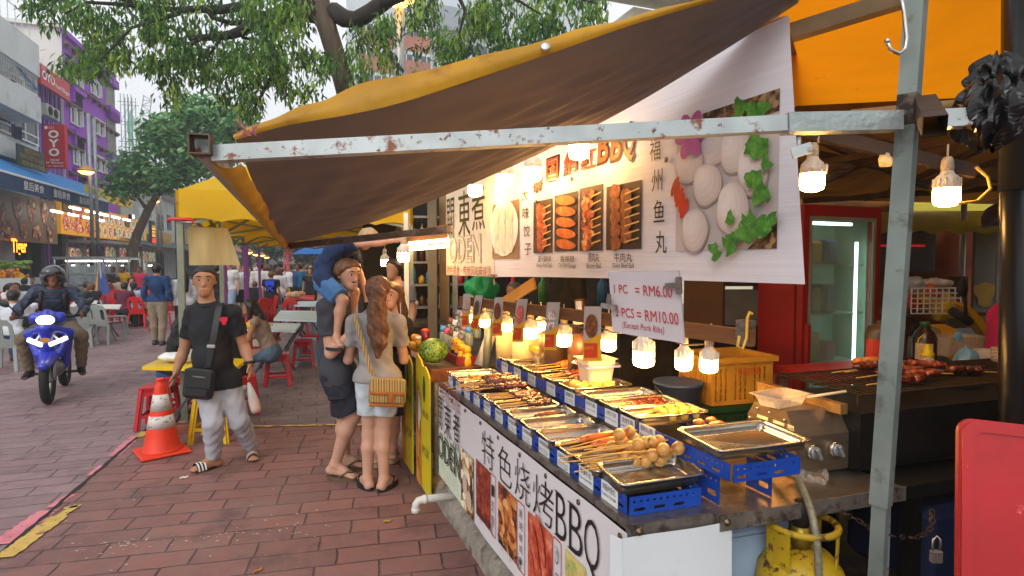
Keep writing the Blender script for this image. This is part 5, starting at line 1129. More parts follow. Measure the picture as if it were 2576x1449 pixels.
for k,(x,y,rx,ry) in enumerate(((.42,.80,.15,.13),(.63,.74,.14,.16),(.15,.71,.16,.14),(.36,.52,.15,.15),(.80,.58,.13,.18),(.62,.31,.15,.18),(.24,.17,.14,.16))):
 mb=MB(); mb.disc(fr,bw_*x,bh_*y*.92,bw_*rx,bh_*ry,.004+.0012*k,26,wob=.03,m=0)
 for q,(e,mm) in enumerate(((.9,1),(.74,2),(.56,3),(.36,4))): mb.disc(fr,bw_*(x-.02*q-.012),bh_*(y*.92+.018*q+.01),bw_*rx*e,bh_*ry*e,.0043+.0012*k+.00018*q,22,wob=.03,m=mm)
 f_=mb.build('fish_ball_print',[mat('ball print %d'%q,c,.5,var=.06,scale=10) for q,c in enumerate(('#b8a9a2','#c1b3ac','#c9bcb5','#d0c4be','#d5cac4'))],o)
 mb=MB(); mb.disc(fr,bw_*x+.003,bh_*y*.92-.005,bw_*rx*1.04,bh_*ry*1.04,.0035+.0012*k,26,wob=.03); mb.build('rim_print',mat('ball rim print','#94857e',.5),f_)
m_herb=pic('herb print',['#1f4a18','#3d7a26','#6aa840'],30,'noise')
mb=MB(); r=random.Random(8)
for cx,cy,n in((.66,.9,3),(.85,.92,3),(.78,.72,3),(.9,.66,3),(.85,.45,3),(.93,.35,2),(.7,.12,3),(.82,.16,3),(.92,.12,2),(.6,.05,2)):
 for k in range(n+3): mb.disc(fr,bw_*cx+r.gauss(0,.02),bh_*cy*.95+r.gauss(0,.025),.022,.028,.014+.0004*len(mb.f),9,wob=.25,rot=r.uniform(0,3))
mb.build('coriander_print',m_herb,o)
mb=MB()
for k in range(6): a=k*1.05; mb.disc(fr,bw_*.2+.05*math.cos(a),bh_*.86+.055*math.sin(a),.045,.03,.016+.0006*k,14,rot=a)
mb.build('orchid_print',mat('orchid print','#a8488f',.5,var=.25,scale=14),o)
mb=MB()
for k in range(5): mb.disc(fr,bw_*(.02+.03*k),bh_*(.5-.045*k),.018,.045,.016+.0006*k,12,rot=-.5+.3*(k%2))
mb.build('chilli_print',mat('chilli print','#b52a14',.5,var=.2,scale=14),o)
mb=MB(); vput(mb,BN,'大味饺子',1320,468,1331,650,.10,h=.006,gap=.35); vput(mb,BN,'福州鱼丸',1648,338,1668,648,.075,h=.006,gap=.28)
for zh,en,x0,x1,ya in(('蜜汁猪肉串','Honey Pork Stick',1352,1392,676),('香辣肠','Chili Pork Sausage',1407,1451,676),('腊肉丸','Bacon Ball',1478,1514,675),('牛肉丸','Giant Beef Ball',1543,1597,673)):
 put(mb,BN,zh,x0+4,659,x1-4,643-(8 if x0>1470 else 0),h=.006); put(mb,BN,en,x0,ya,x1,662,h=.006)
mb.build('lettering',m_ink,bn)
for bo,h,mm,nm in((.06,.006,m_ink,'title_outline'),(.012,.009,mat('title red','#c8401e',.5),'title_lettering')):
 mb=MB(); k=.0 if bo>.05 else .012
 for c,x0,y0,x1,y1 in(('泰',1341,488,1367,425),('国',1374,462,1408,388),('網',1418,447,1456,373),('红',1462,436,1506,360),('B',1504,418,1536,322),('B',1536,412,1568,314),('Q',1566,416,1601,300)):
  a=BN.uv(x0,y0);b=BN.uv(x1,y1); mb.text(c,BN,(a[0]+k,a[1]+k,b[0]-k,b[1]-k),h=h,bold=bo,sh=.08)
 mb.build(nm,mm,bn)
for x,y in((1680,402),(1440,450),(1352,507),(1212,563)):
 a=BN.uv(x,y); mb=MB(); mb.lathe([(.006,0),(.012,.002),(.012,.005),(.006,.006)],BN(a[0],a[1],.006),BN.w,12); mb.build('grommet',m_bolt,bn)
bulldog(BN(*BN.uv(1246,694),.012),Fr(BN(*BN.uv(1246,694),.012),BN.u,-Z),'steel bulldog clip holding the lower seam of the overhead banners',1.3)
for x,y,r,dn,l in((1195,478,.05,.16,'lit bulb hung before the cream banner, half covered by the awning edge'),(1271,452,.05,.16,'lit bulb before the dumpling photo of the overhead banner'),(1340,436,.05,.16,'lit bulb with ribbed cap before the red title'),(1456,377,.05,.16,'lit bulb hanging just under the long horizontal pole before the red title')):
 bulb(onpl(x,y,BN(0,0,dn),BN.w),r,l,lit=m_lit2,hang=.02 if x>1300 else .01)
# ---- awning over the pavement
m_brn=mat('brown awning underside','#6c676a',.75,var=.12,scale=4,bump=.25,bscale=300,bdist=.002,thin=.06)
m_yel=mat('yellow awning hem','#b5850c',.5,var=.2,scale=6,thin=.25,bump=.3,bscale=30,spots=[('#9a6a10',.58,.72,7)])
aw=thing('stall_awning','brown awning with yellow hem slung from the stall to two poles over the pavement','awning',aty(900,500,3))
Nn=[aty(592,350,1.70),aty(720,312,1.72),aty(880,285,1.74),aty(1100,232,1.76),aty(1370,140,1.78),aty(1640,46,1.80),aty(1850,-12,1.80),aty(2060,-75,1.80)]
Nf=[aty(722,612,4.1),aty(830,588,3.95),aty(950,555,3.7),aty(1125,489,3.35),aty(1350,390,2.9),aty(1560,283,2.5),aty(1760,165,2.2),aty(2005,10,1.95)]
def curve(P,t):
 n=len(P)-1; x=min(t*n,n-1e-6); i=int(x); f=x-i; p0,p1,p2,p3=P[max(i-1,0)],P[i],P[i+1],P[min(i+2,n)]
 return .5*((2*p1)+(p2-p0)*f+(2*p0-5*p1+4*p2-p3)*f*f+(3*p1-p0-3*p2+p3)*f**3)
def awf(u,v):
 p=curve(Nn,u).lerp(curve(Nf,u),v); s=math.sin(math.pi*v)*.05*(1-u)
 return p-Z*s+Z*(.006*math.sin(u*42+v*26)*math.sin(math.pi*v)+.005*math.sin(u*17-v*60)*math.sin(math.pi*v))
mb=MB(); mb.grid(awf,60,40); mb.build('underside',m_brn,aw)
mb=MB(); mb.grid(lambda u,v:awf(u,v)+Z*.02,30,20); mb.build('top_cloth',mat('yellow awning cloth','#c98f14',.6),aw)
Nt=[aty(590,338,1.68),aty(700,290,1.70),aty(800,255,1.72),aty(935,205,1.74),aty(1180,150,1.76),aty(1400,90,1.78),aty(1560,48,1.80),aty(1752,0,1.80),aty(2100,-100,1.80)]
Nb=[aty(592,352,1.66),aty(720,316,1.69),aty(880,288,1.71),aty(1010,258,1.73),aty(1180,204,1.75),aty(1400,129,1.77),aty(1600,60,1.79),aty(1850,-14,1.79),aty(2100,-85,1.79)]
mb=MB(); mb.grid(lambda u,v:curve(Nb,u).lerp(curve(Nt,u),v)+V((0,-.012*math.sin(math.pi*v),.004*math.sin(u*40)*v)),60,5); mb.build('hem',m_yel,aw)
q=onpl(1372,118,curve(Nb,.62)+V((0,-.02,0)),V((0,1,0))); mb=MB(); mb.lathe([(.008,0),(.015,.001),(.015,.004),(.008,.005)],q,(0,-1,.1),14); mb.build('eyelet',m_ss,aw)
E0=[aty(520,402,1.62),aty(606,408,1.70)]; E1=[aty(712,624,4.1),aty(728,612,4.1)]
def sidehem(u,v):
 a=E0[0].lerp(E1[0],u); b=E0[1].lerp(E1[1],u); return a.lerp(b,v)+V((0,0,-.022*math.sin(math.pi*v)+.004*math.sin(u*70+v*5)))
mb=MB(); mb.grid(sidehem,60,6); mb.build('side_hem',m_yel,aw)
mb=MB(); r=random.Random(5)
for i in range(16): p=aty(615+r.uniform(-22,30),338+r.uniform(-4,6),1.64); mb.tube([p,p+V((r.uniform(-.03,.03),r.uniform(-.02,.02),r.uniform(0,.035)))],.0015,4)
for i in range(10): p=aty(725,622,4.05); mb.tube([p,p+V((r.uniform(-.03,.03),0,r.uniform(-.05,-.02))),p+V((r.uniform(-.04,.04),0,r.uniform(-.2,-.1)))],.003,4)
mb.build('raffia_tie',mat('pink raffia','#a8606a',.7),aw)
PL0,PL1=aty(540,388,1.60),aty(1972,312,1.62)
t=thing('canopy_pole','long rusty grey square tube running level across the scene under the awning','pole',PL0)
mb=MB(); mb.bar(PL0,PL1,.043,.043); mb.build('tube',m_gal,t)
JP=aty(2255,306,1.66)
mb=MB(); mb.bar(PL1-(JP-PL1).normalized()*.0,JP,.053,.053); mb.build('sleeve',mat('painted sleeve','#98a29f',.45,.4,var=.1,scale=12,bump=.4,bscale=60,spots=[('#5c4a40',.64,.72,9)]),t)
mb=MB(); k0=aty(505,365,1.56); k1=aty(552,372,1.63); dx=(k1-k0).normalized()
plate(mb,[(-.027,-.027),(.027,-.027),(.027,.027),(-.027,.027)],[[(-.023,-.023),(-.023,.023),(.023,.023),(.023,-.023)]],Fr(aty(507,366,1.57),(.95,.25,0),Z),.055); mb.build('end_socket',mat('rusty socket','#5a4a40',.6,.5,var=.3,scale=14),t)
mb=MB(); c=aty(2010,345,1.62); mb.tube([c,c-Z*.035],.006,8); mb.bar(c+V((-.02,0,-.045)),c+V((.03,-.01,-.03)),.01,.03); mb.build('clamp_plate',m_gal,t)
t=thing('canopy_pole','dark horizontal square bar at the far lower edge of the awning','pole',aty(720,620,4.12)); mb=MB(); mb.bar(aty(722,620,4.12),aty(1128,577,3.7),.05,.042); mb.build('tube',mat('dark tube','#5b4a3e',.55,.4,var=.3,scale=8,spots=[('#8a7466',.5,.7,10)]),t)
t=thing('canopy_pole','pole under the yellow hem along the street edge of the awning','pole',aty(520,400,1.6)); mb=MB(); mb.bar(aty(508,372,1.60)+V((0,0,.0)),aty(716,612,4.1),.04,.04); mb.build('tube',m_gal,t)
t=thing('stall_post','grey green square steel post with burnt weld marks at the stall corner','post',aty(2205,1500,1.72))
pt,pm,pb=aty(2307,-30,1.70),aty(2215,1270,1.66),aty(2190,1600,1.66)
pdir=V((.75,.66,0))
mb=MB(); mb.bar(pt,pm,.048,.048,up=pdir); mb.build('upper_tube',m_post,t)
mb=MB(); mb.bar(pm+(pt-pm)*.06,V((pb.x,pb.y,.15))+ (pb-pm)*.5,.038,.038,up=pdir); mb.build('lower_tube',m_post,t)
mb=MB(); c=pt.lerp(pm,.235); mb.bar(c+(pt-pm)*.03,c-(pt-pm)*.03,.0495,.0495,up=pdir); mb.build('weld_mark',mat('burnt weld','#2a211c',.6,.4,var=.5,scale=40,spots=[('#6a5a4c',.5,.65,20)]),t)
mb=MB(); a=aty(2318,275,1.62); b=aty(2352,315,1.50)
fr=Fr(a,(.8,.6,0),Z); d=(b-a).normalized(); mb.bar(aty(2325,262,1.66),aty(2352,318,1.42),.05,.05,cap=False); mb.bar(aty(2325,262,1.66),aty(2352,318,1.42),.046,.046,cap=False); mb.build('stub_tube',mat('dark rusty stub','#3a2a20',.6,.4,var=.4,scale=20),t)
t=thing('side_rail','grey square rail running from the corner post to the black pipe','rail',aty(2330,300,1.68)); mb=MB(); mb.bar(aty(2310,304,1.68),aty(2460,296,1.66),.05,.05); mb.build('tube',m_gal,t)
mb=MB(); a=ST(2.16,-.0,.16); b=a-SB*.165; mb.tube([a+SB*.2,b,b-SB*.03+Z*-.006,b-SB*.045-Z*.025,b-SB*.048-Z*.07],[.026]*5,14); o=mb.build('drain_pipe',mat('white pvc','#cfcac0',.4)); tag(o,'short white plastic drain pipe elbow sticking out below the oden banner','pipe')
mb=MB(); mb.tube([b+SB*.0,b+SB*.03],.030,14); mb.tube([b-SB*.048-Z*.05,b-SB*.048-Z*.08],.030,14); mb.build('collar',mat('white pvc','#cfcac0',.4),o)
# ================================================================== INSIDE THE STALL, RIGHT
m_orange=mat('orange canopy cloth','#e88a06',.7,var=.08,scale=2,thin=.62,spots=[('#b86a08',.66,.74,8)])
m_brow2=mat('shaded brown cloth','#8a5212',.7,var=.3,scale=1.2,thin=.14,spots=[('#4a2c10',.5,.66,.9)])  # browner than the front cloth; shade under the doubled cover put into the colour
m_orb=mat('orange red tarpaulin','#7d340a',.8,var=.35,scale=1.5,bump=.4,bscale=5,thin=.03,bdist=.05)
cn=thing('stall_canopy','orange canopy with sloping panels and steel trusses over the grill','canopy',(2,3,2.4))
N0=[aty(1960,-60,1.9),aty(2700,-160,2.0)]; N1=[aty(1960,285,4.3),aty(2700,262,4.9)]
mb=MB(); mb.grid(lambda u,v:N0[0].lerp(N0[1],u).lerp(N1[0].lerp(N1[1],u),v)-Z*.05*math.sin(math.pi*v)*math.sin(math.pi*u),10,10); mb.build('front_slope',m_orange,cn)
N2=[aty(1960,500,8.0),aty(2750,520,9.0)]
mb=MB(); mb.grid(lambda u,v:N1[0].lerp(N1[1],u).lerp(N2[0].lerp(N2[1],u),v)-Z*(.15*math.sin(math.pi*v)*abs(math.sin(u*9))),20,8); mb.build('rear_slope',m_brow2,cn)
N3=[aty(1500,640,8.0),aty(1400,250,4.0)]
mb=MB(); mb.quad(aty(1990,300,4.2),aty(1990,520,8.2),aty(1330,470,9.0),aty(1330,220,4.6)); mb.build('left_slope',m_brow2,cn)
m_truss=mat('dark truss bar','#5a4326',.6,.3,var=.3,scale=8)
for (x0,y0,Y0,x1,y1,Y1,s) in((1990,83,1.95,2290,-10,1.8,.05),(2000,278,4.0,2560,250,4.2,.05),(1990,335,3.4,2310,400,3.4,.04),(1990,420,5,2560,330,4.4,.05),(2010,330,4.4,2330,470,6,.045),(2330,330,4.4,2050,470,6,.045),(2100,320,4.2,2560,470,6,.045),(2560,330,4.3,2240,480,6,.045),(2020,505,7.5,2570,470,7,.07),(2010,440,5.5,2330,380,4.6,.05),(2180,500,7,2570,390,5,.05),(2020,380,4.8,2260,430,5.2,.05)):
 mb=MB(); mb.bar(aty(x0,y0,Y0),aty(x1,y1,Y1),s,s); mb.build('truss_bar',m_truss,cn)
mb=MB(); mb.bar(aty(2005,322,2.5),aty(2455,432,2.3),.035,.05); o=mb.build('bulb_rail',mat('dark brown bar','#2a1c14',.6)); tag(o,'dark brown bar carrying two lit bulbs under the orange canopy','bar')
bulb(aty(2043,455,2.35),.046,'lit bulb beside the right end of the overhead banner',tilt=(.14,0)); bulb(aty(2381,492,2.3),.046,'lit bulb hanging right of the corner post before the shaded brown cloth')
mb=MB(); p=aty(2228,400,2.4); t=thing('bulb_socket','empty bulb socket hanging left of the corner post','socket',p); mb.lathe([(.022,-.03),(.026,.0),(.02,.035)],p,n=12); mb.build('shell',m_sock,t)
mb=MB(); mb.tube([aty(2455,420,2.25),aty(2485,445,2.25),aty(2492,475,2.25),aty(2460,505,2.25),aty(2410,512,2.25)],.006,6); mb.build
tag(mb.build('cable',mat('yellow cable','#b58a3a',.5)),'yellow cable looping around the bulb right of the post','cable')
mb=MB(); mb.tube([aty(2020,318,1.9),aty(2040,310,1.9),aty(2062,330,1.9),aty(2055,345,1.9)],.004,5); tag(mb.build('cable',m_black),'short black cable curl above the bulb beside the banner','cable')
def cyl_bar(name,label,cat,p,q,r,m): mb=MB(); mb.tube([p,q],r,12); return tag(mb.build(name,m),label,cat)
cyl_bar('wooden_stick','round pale wooden stick behind the corner post above the rail','stick',aty(2140,292,1.9),aty(2472,262,1.75),.021,mat('pale stick','#9a7448',.7,var=.25,scale=12))
mb=MB(); mb.quad(V((.92,1.98,2.58)),aty(2030,262,4.3)+Z*.12,V((.1,5.0,2.95)),V((-.75,5.4,2.8))); o=mb.build('roof_shading_sheet',m_brow2,cn)  # unseen sheet added to keep sky light off the stall counter
mb=MB(); a,b=V((1.78,1.72,0)),V((6.5,6.6,0)); mb.grid(lambda u,v:a.lerp(b,u)+Z*(2.9*v)+V((.03*math.sin(u*40),-.03*math.sin(u*37),0)),40,2); tag(mb.build('shading_sheet',mat('black shading sheet','#0d0b0a',.7,var=.4)),'black shading sheet added at the right edge behind the black pipe','tarpaulin')  # sheet added to keep open sky light out of the right interior
t=None; mb=MB(); mb.tube([aty(2265,-20,1.66),aty(2274,30,1.66),aty(2281,95,1.66),aty(2277,122,1.66),aty(2262,135,1.66),aty(2240,125,1.66),aty(2232,104,1.66)],.0055,8); mb.ball(aty(2232,103,1.66),.0085,8); tag(mb.build('hook',m_ss),'thin steel hook hanging beside the post against the orange canopy','hook')
t=None; mb=MB(); mb.tube([aty(1893,790,2.1),aty(1886,785,2.1),aty(1880,800,2.1),aty(1878,850,2.1),aty(1868,878,2.1),aty(1855,870,2.1),aty(1860,845,2.1)],.0055,8); tag(mb.build('hook',mat('yellow hook','#d6a53a',.45)),'yellow S shaped hook hung over the right end of the wooden beam','hook')
m_blkpipe=mat('black glossy pipe','#0e0c0b',.28,.2,var=.3,scale=3)
t=thing('black_pipe','thick glossy black pipe standing at the right edge','pipe',aty(2590,1700,1.75)); mb=MB(); p0=aty(2588,-200,1.75); p1=aty(2575,1700,1.75); mb.tube([V((p1.x,p1.y,.14)),p0],.062,18); mb.build('pipe',m_blkpipe,t); mb=MB(); c=aty(2580,480,1.75); mb.tube([c-Z*.0,c+Z*.55],.066,18); mb.build('sleeve',mat('matte black wrap','#060606',.8),t)
def blob_obj(name,label,cat,c,r,m,fr=24,amp=.012,h=None,extra=(),flat=None):
 c=V(c); h=h or max(r)/14; f=SDF(c-V([k*1.5 for k in r]),c+V([k*1.5 for k in r]),h); f.ell(c,r,0)
 for (dx,dy,dz,rx,ry,rz) in extra: f.ell(c+V((dx,dy,dz)),(rx,ry,rz),.03)
 f.noise(amp,fr); mb=MB(); f.to(mb); return tag(mb.build(name,m),label,cat)
m_bagk=mat('black plastic bag','#060607',.24,var=.3,scale=14,bump=.2,bscale=26,spec=.5,bdist=.012)
def kbag(c,R_,H_,label,sd):
 rr=random.Random(sd); ph=[rr.uniform(0,6) for _ in range(6)]; mb=MB()
 def f(u,v):
  a=u*2*math.pi; e=math.sin(math.pi*min(1,v*1.02))**.6; r=R_*(.25+.75*e)*(1+.13*math.sin(5*a+ph[0]+v*4)+.10*math.sin(9*a+ph[1]-v*7)+.07*math.sin(15*a+ph[2]+v*13)+.05*math.sin(v*19+ph[3]+2*a))
  return c+V((r*math.cos(a),r*math.sin(a),H_*(v-.5)+.008*math.sin(4*a+ph[4])+.006*math.sin(11*a+v*9)))
 mb.grid(f,44,20,None,False); tag(mb.build('plastic_bag',m_bagk),label,'bag')
kbag(aty(2488,285,1.68),.085,.20,'shiny black plastic bag tied to the rail end, the lower of the two',1); kbag(aty(2508,198,1.7),.065,.13,'dark crumpled plastic bag above the other one beside the black pipe',2)
fc=aty(2012,530,4.0); fo=V((fc.x,fc.y,.15)); FRG=Fr(fo,(.93,.37,0),Z)
m_fred=mat('red fridge','#7d0a11',.35,var=.12,scale=3); t=thing('display_fridge','tall red drinks fridge with frosted glass door lit by a white tube inside','fridge',FRG(.3,0,0))
fw,fh=.76,2.0
mb=MB(); mb.box((fw/2,fh/2,-.34),(fw,fh,.04),FRG); mb.box((.015,fh/2,-.18),(.03,fh,.30),FRG); mb.box((fw-.015,fh/2,-.18),(.03,fh,.30),FRG); mb.box((fw/2,.15,-.18),(fw-.06,.3,.30),FRG); mb.box((fw/2,fh-.03,-.18),(fw-.06,.06,.30),FRG); mb.build('cabinet',m_fred,t)
mb=MB(); mb.box((fw/2,1.15,-.315),(fw-.07,1.66,.008),FRG); mb.box((.034,1.15,-.18),(.006,1.66,.28),FRG); mb.box((fw-.034,1.15,-.18),(.006,1.66,.28),FRG); mb.build('lining',mat('pale green lining','#86a093',.5,var=.15,scale=3),t)
mb=MB(); plate(mb,rrect(0,.02,fw,fh,.01),[rrect(.05,.32,fw-.05,fh-.08,.012)[::-1]],Fr(FRG(0,0,.015),FRG.u,Z),.05); dr=mb.build('door',m_fred,t)
mb=MB(); mb.box((fw/2,fh*.6,.0),(fw-.08,fh-.42,.006),FRG); mb.build('glass',mat('frosted glass','#7d988c',.3,alpha=.42,var=.5,scale=4,spec=.6),dr)
mb=MB(); plate(mb,rrect(.05,.32,fw-.05,fh-.08,.01),[rrect(.075,.345,fw-.075,fh-.105,.008)[::-1]],Fr(FRG(0,0,.034),FRG.u,Z),.014); mb.build('gasket',mat('grey gasket','#6f7f7a',.5),dr)
mb=MB(); mb.box((.02,1.0,.07),(.025,.35,.03),FRG); mb.build('handle',m_fred,dr)
m_ftube=mat('fridge tube','#ffffff',.5,emis='#d8fff2',es=8)
mb=MB(); mb.tube([FRG(fw-.12,.36,-.06),FRG(fw-.12,1.75,-.06)],.012,8); mb.build('tube_lamp',m_ftube,t); mb=MB(); mb.tube([FRG(.1,fh-.12,-.06),FRG(fw-.18,fh-.12,-.06)],.012,8); mb.build('tube_lamp',m_ftube,t)
for k in range(4):
 mb=MB(); mb.box((fw/2,.5+.36*k,-.19),(fw-.08,.012,.26),FRG); mb.build('shelf',mat('shelf grey','#9fb0aa',.5),t)
r=random.Random(6)
for k in range(4):
 for j in range(3):
  c=FRG(.13+.16*j,.5+.36*k,-.18); hh=r.uniform(.1,.22); mb=MB(); mb.box((.13+.16*j,.51+.36*k+hh/2,-.18),(.13,hh,.16),FRG,bev=.02); cn_=r.choice([('pink','#b5607a'),('white','#c9cdc8'),('yellow','#b58f3a'),('grey','#5a615c'),('blue','#4a5f8a')]); tag(mb.build('food_box',mat('box '+cn_[0],cn_[1],.6)),'blurred food box inside the fridge on the %s shelf'%['lowest','second','third','top'][k],'box','boxes inside the fridge')
BU=Fr(ST(.1,.81,.93),SB,Z)      # front face of burner, u along SB, w towards viewer
m_brush=mat('brushed steel box','#a08d76',.33,.85,var=.12,scale=4,stretch=(1,1,12),spots=[('#3a2f28',.62,.75,40)])
m_grill=mat('sooty grill','#131110',.55,.4,var=.5,scale=5,spots=[('#3a2c20',.62,.74,8)])
t=thing('gas_grill','long sooty gas grill with brushed steel control box and two knobs','grill',BU(.5,0,0))
bh=.235; bd_=.27; bwid=.26
prof=[(0,0),(0,.145),(-.055,bh),(-bd_+.04,bh),(-bd_,bh-.06),(-bd_,0)]   # (w,v)
mb=MB(); k=len(prof); vs=[BU(u,v,w) for u in(0,bwid) for w,v in prof]; mb.add(vs,[tuple(reversed(range(k))),tuple(range(k,2*k))]+[(i,(i+1)%k,k+(i+1)%k,k+i) for i in range(k)]); bx=mb.build('control_box',m_brush,t)
mb=MB()
for (u0) in(0,):
 for col in range(2):
  for q in range(4):
   w=-.09-.09*col; v=.075+.028*q-.02*0;
   mb.box((-.002,v+.02,w),(.004,.011,.058),BU)
mb.build('vent_slot',mat('pale vent','#d9c9a4',.5),bx)
mb=MB(); mb.box((-.0015,.15,-.028),(.002,.075,.032),BU); st=mb.build('warning_sticker',mat('sticker','#c9bda6',.5),bx)
mb=MB(); sf2=Fr(BU(-.0035,.0,0),-BU.w*-1*-1,Z)
fs_=Fr(BU(-.004,.11,-.044),BU.w,Z); fs_.w=-BU.u
for q,tx in enumerate(('压力2800Pa','液化石油气','使用低压瓶','注△意')): mb.text(tx,fs_,(.003,.006+.018*q,.029,.016+.018*q),h=0)
mb.build('lettering',m_ink,st)
for u in(.075,.185):
 mb=MB(); mb.lathe([(.03,0),(.03,.012),(.026,.016)],BU(u,.085,.0),BU.w,18); kb=mb.build('knob',m_ss,t); mb=MB(); mb.lathe([(.024,.016),(.024,.024),(0,.025)],BU(u,.085,0),BU.w,16); f=Fr(BU(u,.085,.024),(BU.u*.85+Z*.5),Z); mb.box((0,0,.009),(.014,.05,.02),f,bev=.003); mb.build('knob_grip',mat('grey knob','#8f9397',.4,.4),kb)
for (v,w) in((.02,-.01),(.13,-.012),(.2,-.06),(.21,-.14),(.21,-.21),(.16,-.255)):
 mb=MB(); mb.ball((0,0,0),.006,8,fr=loc_fr(BU(-.002,v,w))); mb.build('screw',m_ss,bx)
GL=1.75
mb=MB(); mb.box((bwid+GL/2+.002,.12,-.16),(GL,.22,.42),BU); mb.build('fire_box',m_grill,t)
mb=MB(); mb.box((bwid+GL/2,.02,-.0),(GL,.03,.1),BU); mb.build('drip_ledge',m_grill,t)
mb=MB(); mb.bar(BU(bwid-.05,.245,.02),BU(bwid-.05,.245,-.44),.035,.04); mb.build('end_bar',mat('brass brown bar','#8a6a3a',.5,.5,var=.3,scale=12),t)
m_grate=mat('grate wire','#33291f',.5,.6,var=.4,scale=30)
mb=MB()
for k in range(46): u=bwid+.02+k*.037; mb.tube([BU(u,.30,.04),BU(u,.30,-.40)],.004,5)
for w in(.04,-.18,-.40): mb.tube([BU(bwid-.0,.30,w),BU(bwid+GL,.30,w)],.005,5)
for u in(bwid,bwid+GL*.75):
 for w in(.04,-.40): mb.tube([BU(u,.30,w),BU(u,.23,w)],.006,5)
mb.build('grate',m_grate,t)
mb=MB(); mb.bar(BU(1.35,.26,.08),BU(1.35,.26,-.3),.04,.035); mb.bar(BU(1.35,.26,.08),BU(1.35,.1,.08),.04,.035,up=SA); mb.build('handle_bracket',m_edge,t)
m_hose=mat('braided hose','#7f7a66',.5,.3,var=.3,scale=90)
mb=MB(); c=BU(-.005,.05,-.03); pts=[c,c-BU.u*.04+Z*.005,c-BU.u*.075-Z*.02,aty(1998,1195,2.05),aty(2030,1255,1.95),aty(2048,1320,1.88),aty(2058,1400,1.86),aty(2060,1500,1.86)]
mb.tube([curve(pts,i/24) for i in range(25)],.0125,10); tag(mb.build('gas_hose',m_hose),'braided gas hose bending from the control box down past the table edge','hose')
def punnet(fr,L,W,H,mb):
 rs=[]
 for (ins,z,r) in((-.012,H,.02),(0,H,.02),(.012,H*.5,.018),(.02,0,.015)): rs.append([fr(x,y,z) for x,y in rrect(ins,ins,L-ins,W-ins,r,3)])
 k=len(rs[0]); vs=[p for q in rs for p in q]; fs=[(i*k+j,i*k+(j+1)%k,(i+1)*k+(j+1)%k,(i+1)*k+j) for i in range(3) for j in range(k)]+[tuple(range(3*k,4*k))]; mb.add(vs,fs,None,False)
m_clear=mat('clear plastic','#d9cfba',.25,alpha=.45,var=.15,scale=60,spec=.8)
t=thing('plastic_tray','clear ribbed plastic food tray lying on the steel control box','tray',BU(.05,bh,-.1)); mb=MB(); f3=Fr(BU(-.03,bh+.003,-.06),(SB*.97+SA*.2),SA); punnet(f3,.21,.13,.045,mb); mb.build('shell',m_clear,t)
mb=MB(); mb.tube([BU(.10,bh+.05,-.05),BU(.24,bh+.075,-.0)],.006,8); mb.build('spoon',mat('cream plastic','#d9c49a',.5),t)
for i,(x,y,kd) in enumerate(((2160,942,'glz'),(2175,950,'glz'),(2190,938,'glz'),(2205,948,'red'),(2215,958,'glz'),(2262,950,'glz'),(2285,955,'red'),(2300,948,'chk'),(2330,950,'glz'),(2350,944,'red'),(2380,952,'glz'))):
 p=onpl(x,y,ST(.35,1,0),SA); u=SB.dot(p-BU.o)
 tt=thing('skewer','charred meat skewer sizzling on the grill grate','skewer',BU(u-.22 if i<5 else u+.02,.315+.01*(i%2),-.05-.3*((i*37)%10)/10),math.atan2(SB.y,SB.x)+(0.05*(i%3)-.05)+(0 if i<5 else math.pi-.3),'charred skewers on the grill')
 mb=MB(); mb.tube([(0,0,0),(.3,0,.01)],.0026,5); part(mb,'stick',m_stick,tt)
 mb=MB(); n=12; rs=[.028*(.5 if q in(0,n) else skr.uniform(.7,1.25)) for q in range(n+1)]; mb.tube([(.13+.17*q/n,skr.uniform(-.01,.01),.012+skr.uniform(-.004,.01)) for q in range(n+1)],rs,8,flat=.6); part(mb,'meat',{'glz':m_glz,'red':m_glzr,'chk':m_chk}[kd],tt)
RT=thing('red_table','red table top behind the grill carrying sauces','table',ST(.9,1.2,.15)); mb=MB(); f4=Fr(ST(.62,1.05,1.13),SB,SA); mb.box((1.15,.3,-.015),(1.0,.45,.03),f4); mb.build('table_top',mat('red plastic top','#a31a14',.45),RT);
for a,b in((.74,1.75),(.74,2.6),(1.1,1.75),(1.1,2.6)): mb=MB(); mb.bar(ST(a,b,.15),ST(a,b,1.1),.03,.03,up=SA); mb.build('leg',m_edge,RT)
def bottle(name,label,cat,px,py,a,prof,mats,n=18,capr=None,capc=None,lab=None,sx=1,sy=1):
 p=onpl(px,py,ST(a,0,0),SA); p.z=1.132; t=thing(name,label,cat,p); mb=MB(); mb.lathe(prof,p,n=n,sx=sx,sy=sy); mb.build('body',mats,t)
 if capr: mb=MB(); z=prof[-1][1]; mb.lathe([(capr,z-.004),(capr,z+.022),(capr*.9,z+.024)],p,n=14); mb.build('cap',capc,t)
 if lab:
  r_=max(q[0] for q in prof)*1.01; mb=MB(); z0,z1,cc=lab; az=math.atan2(-p.y,-p.x); mb.grid(lambda u,v:V((p.x+r_*sx*math.cos(az+(u-.5)*1.5),p.y+r_*sy*math.sin(az+(u-.5)*1.5),p.z+lerp(z0,z1,v))),8,1); mb.build('label',cc,t)
 return t,p
m_soy=mat('dark sauce bottle','#2a1c10',.25,var=.2,spec=.7)
bottle('jerry_can','brown plastic jerry can with moulded handle behind the meat skewers','can',2212,955,.85,[(.085,0),(.09,.01),(.09,.19),(.075,.225),(.03,.24),(.028,.26)],mat('brown can','#4a3a28',.4,spec=.6),n=4+4,sx=1.1,sy=.7,lab=(.03,.15,mat('red label','#a82a1a',.5)))
bottle('sauce_bottle','slim sauce bottle with red cap half hidden by the corner post','bottle',2262,955,.8,[(.038,0),(.04,.01),(.04,.17),(.02,.2),(.02,.215)],m_soy,capr=.024,capc=mat('red cap','#b5201a',.4))
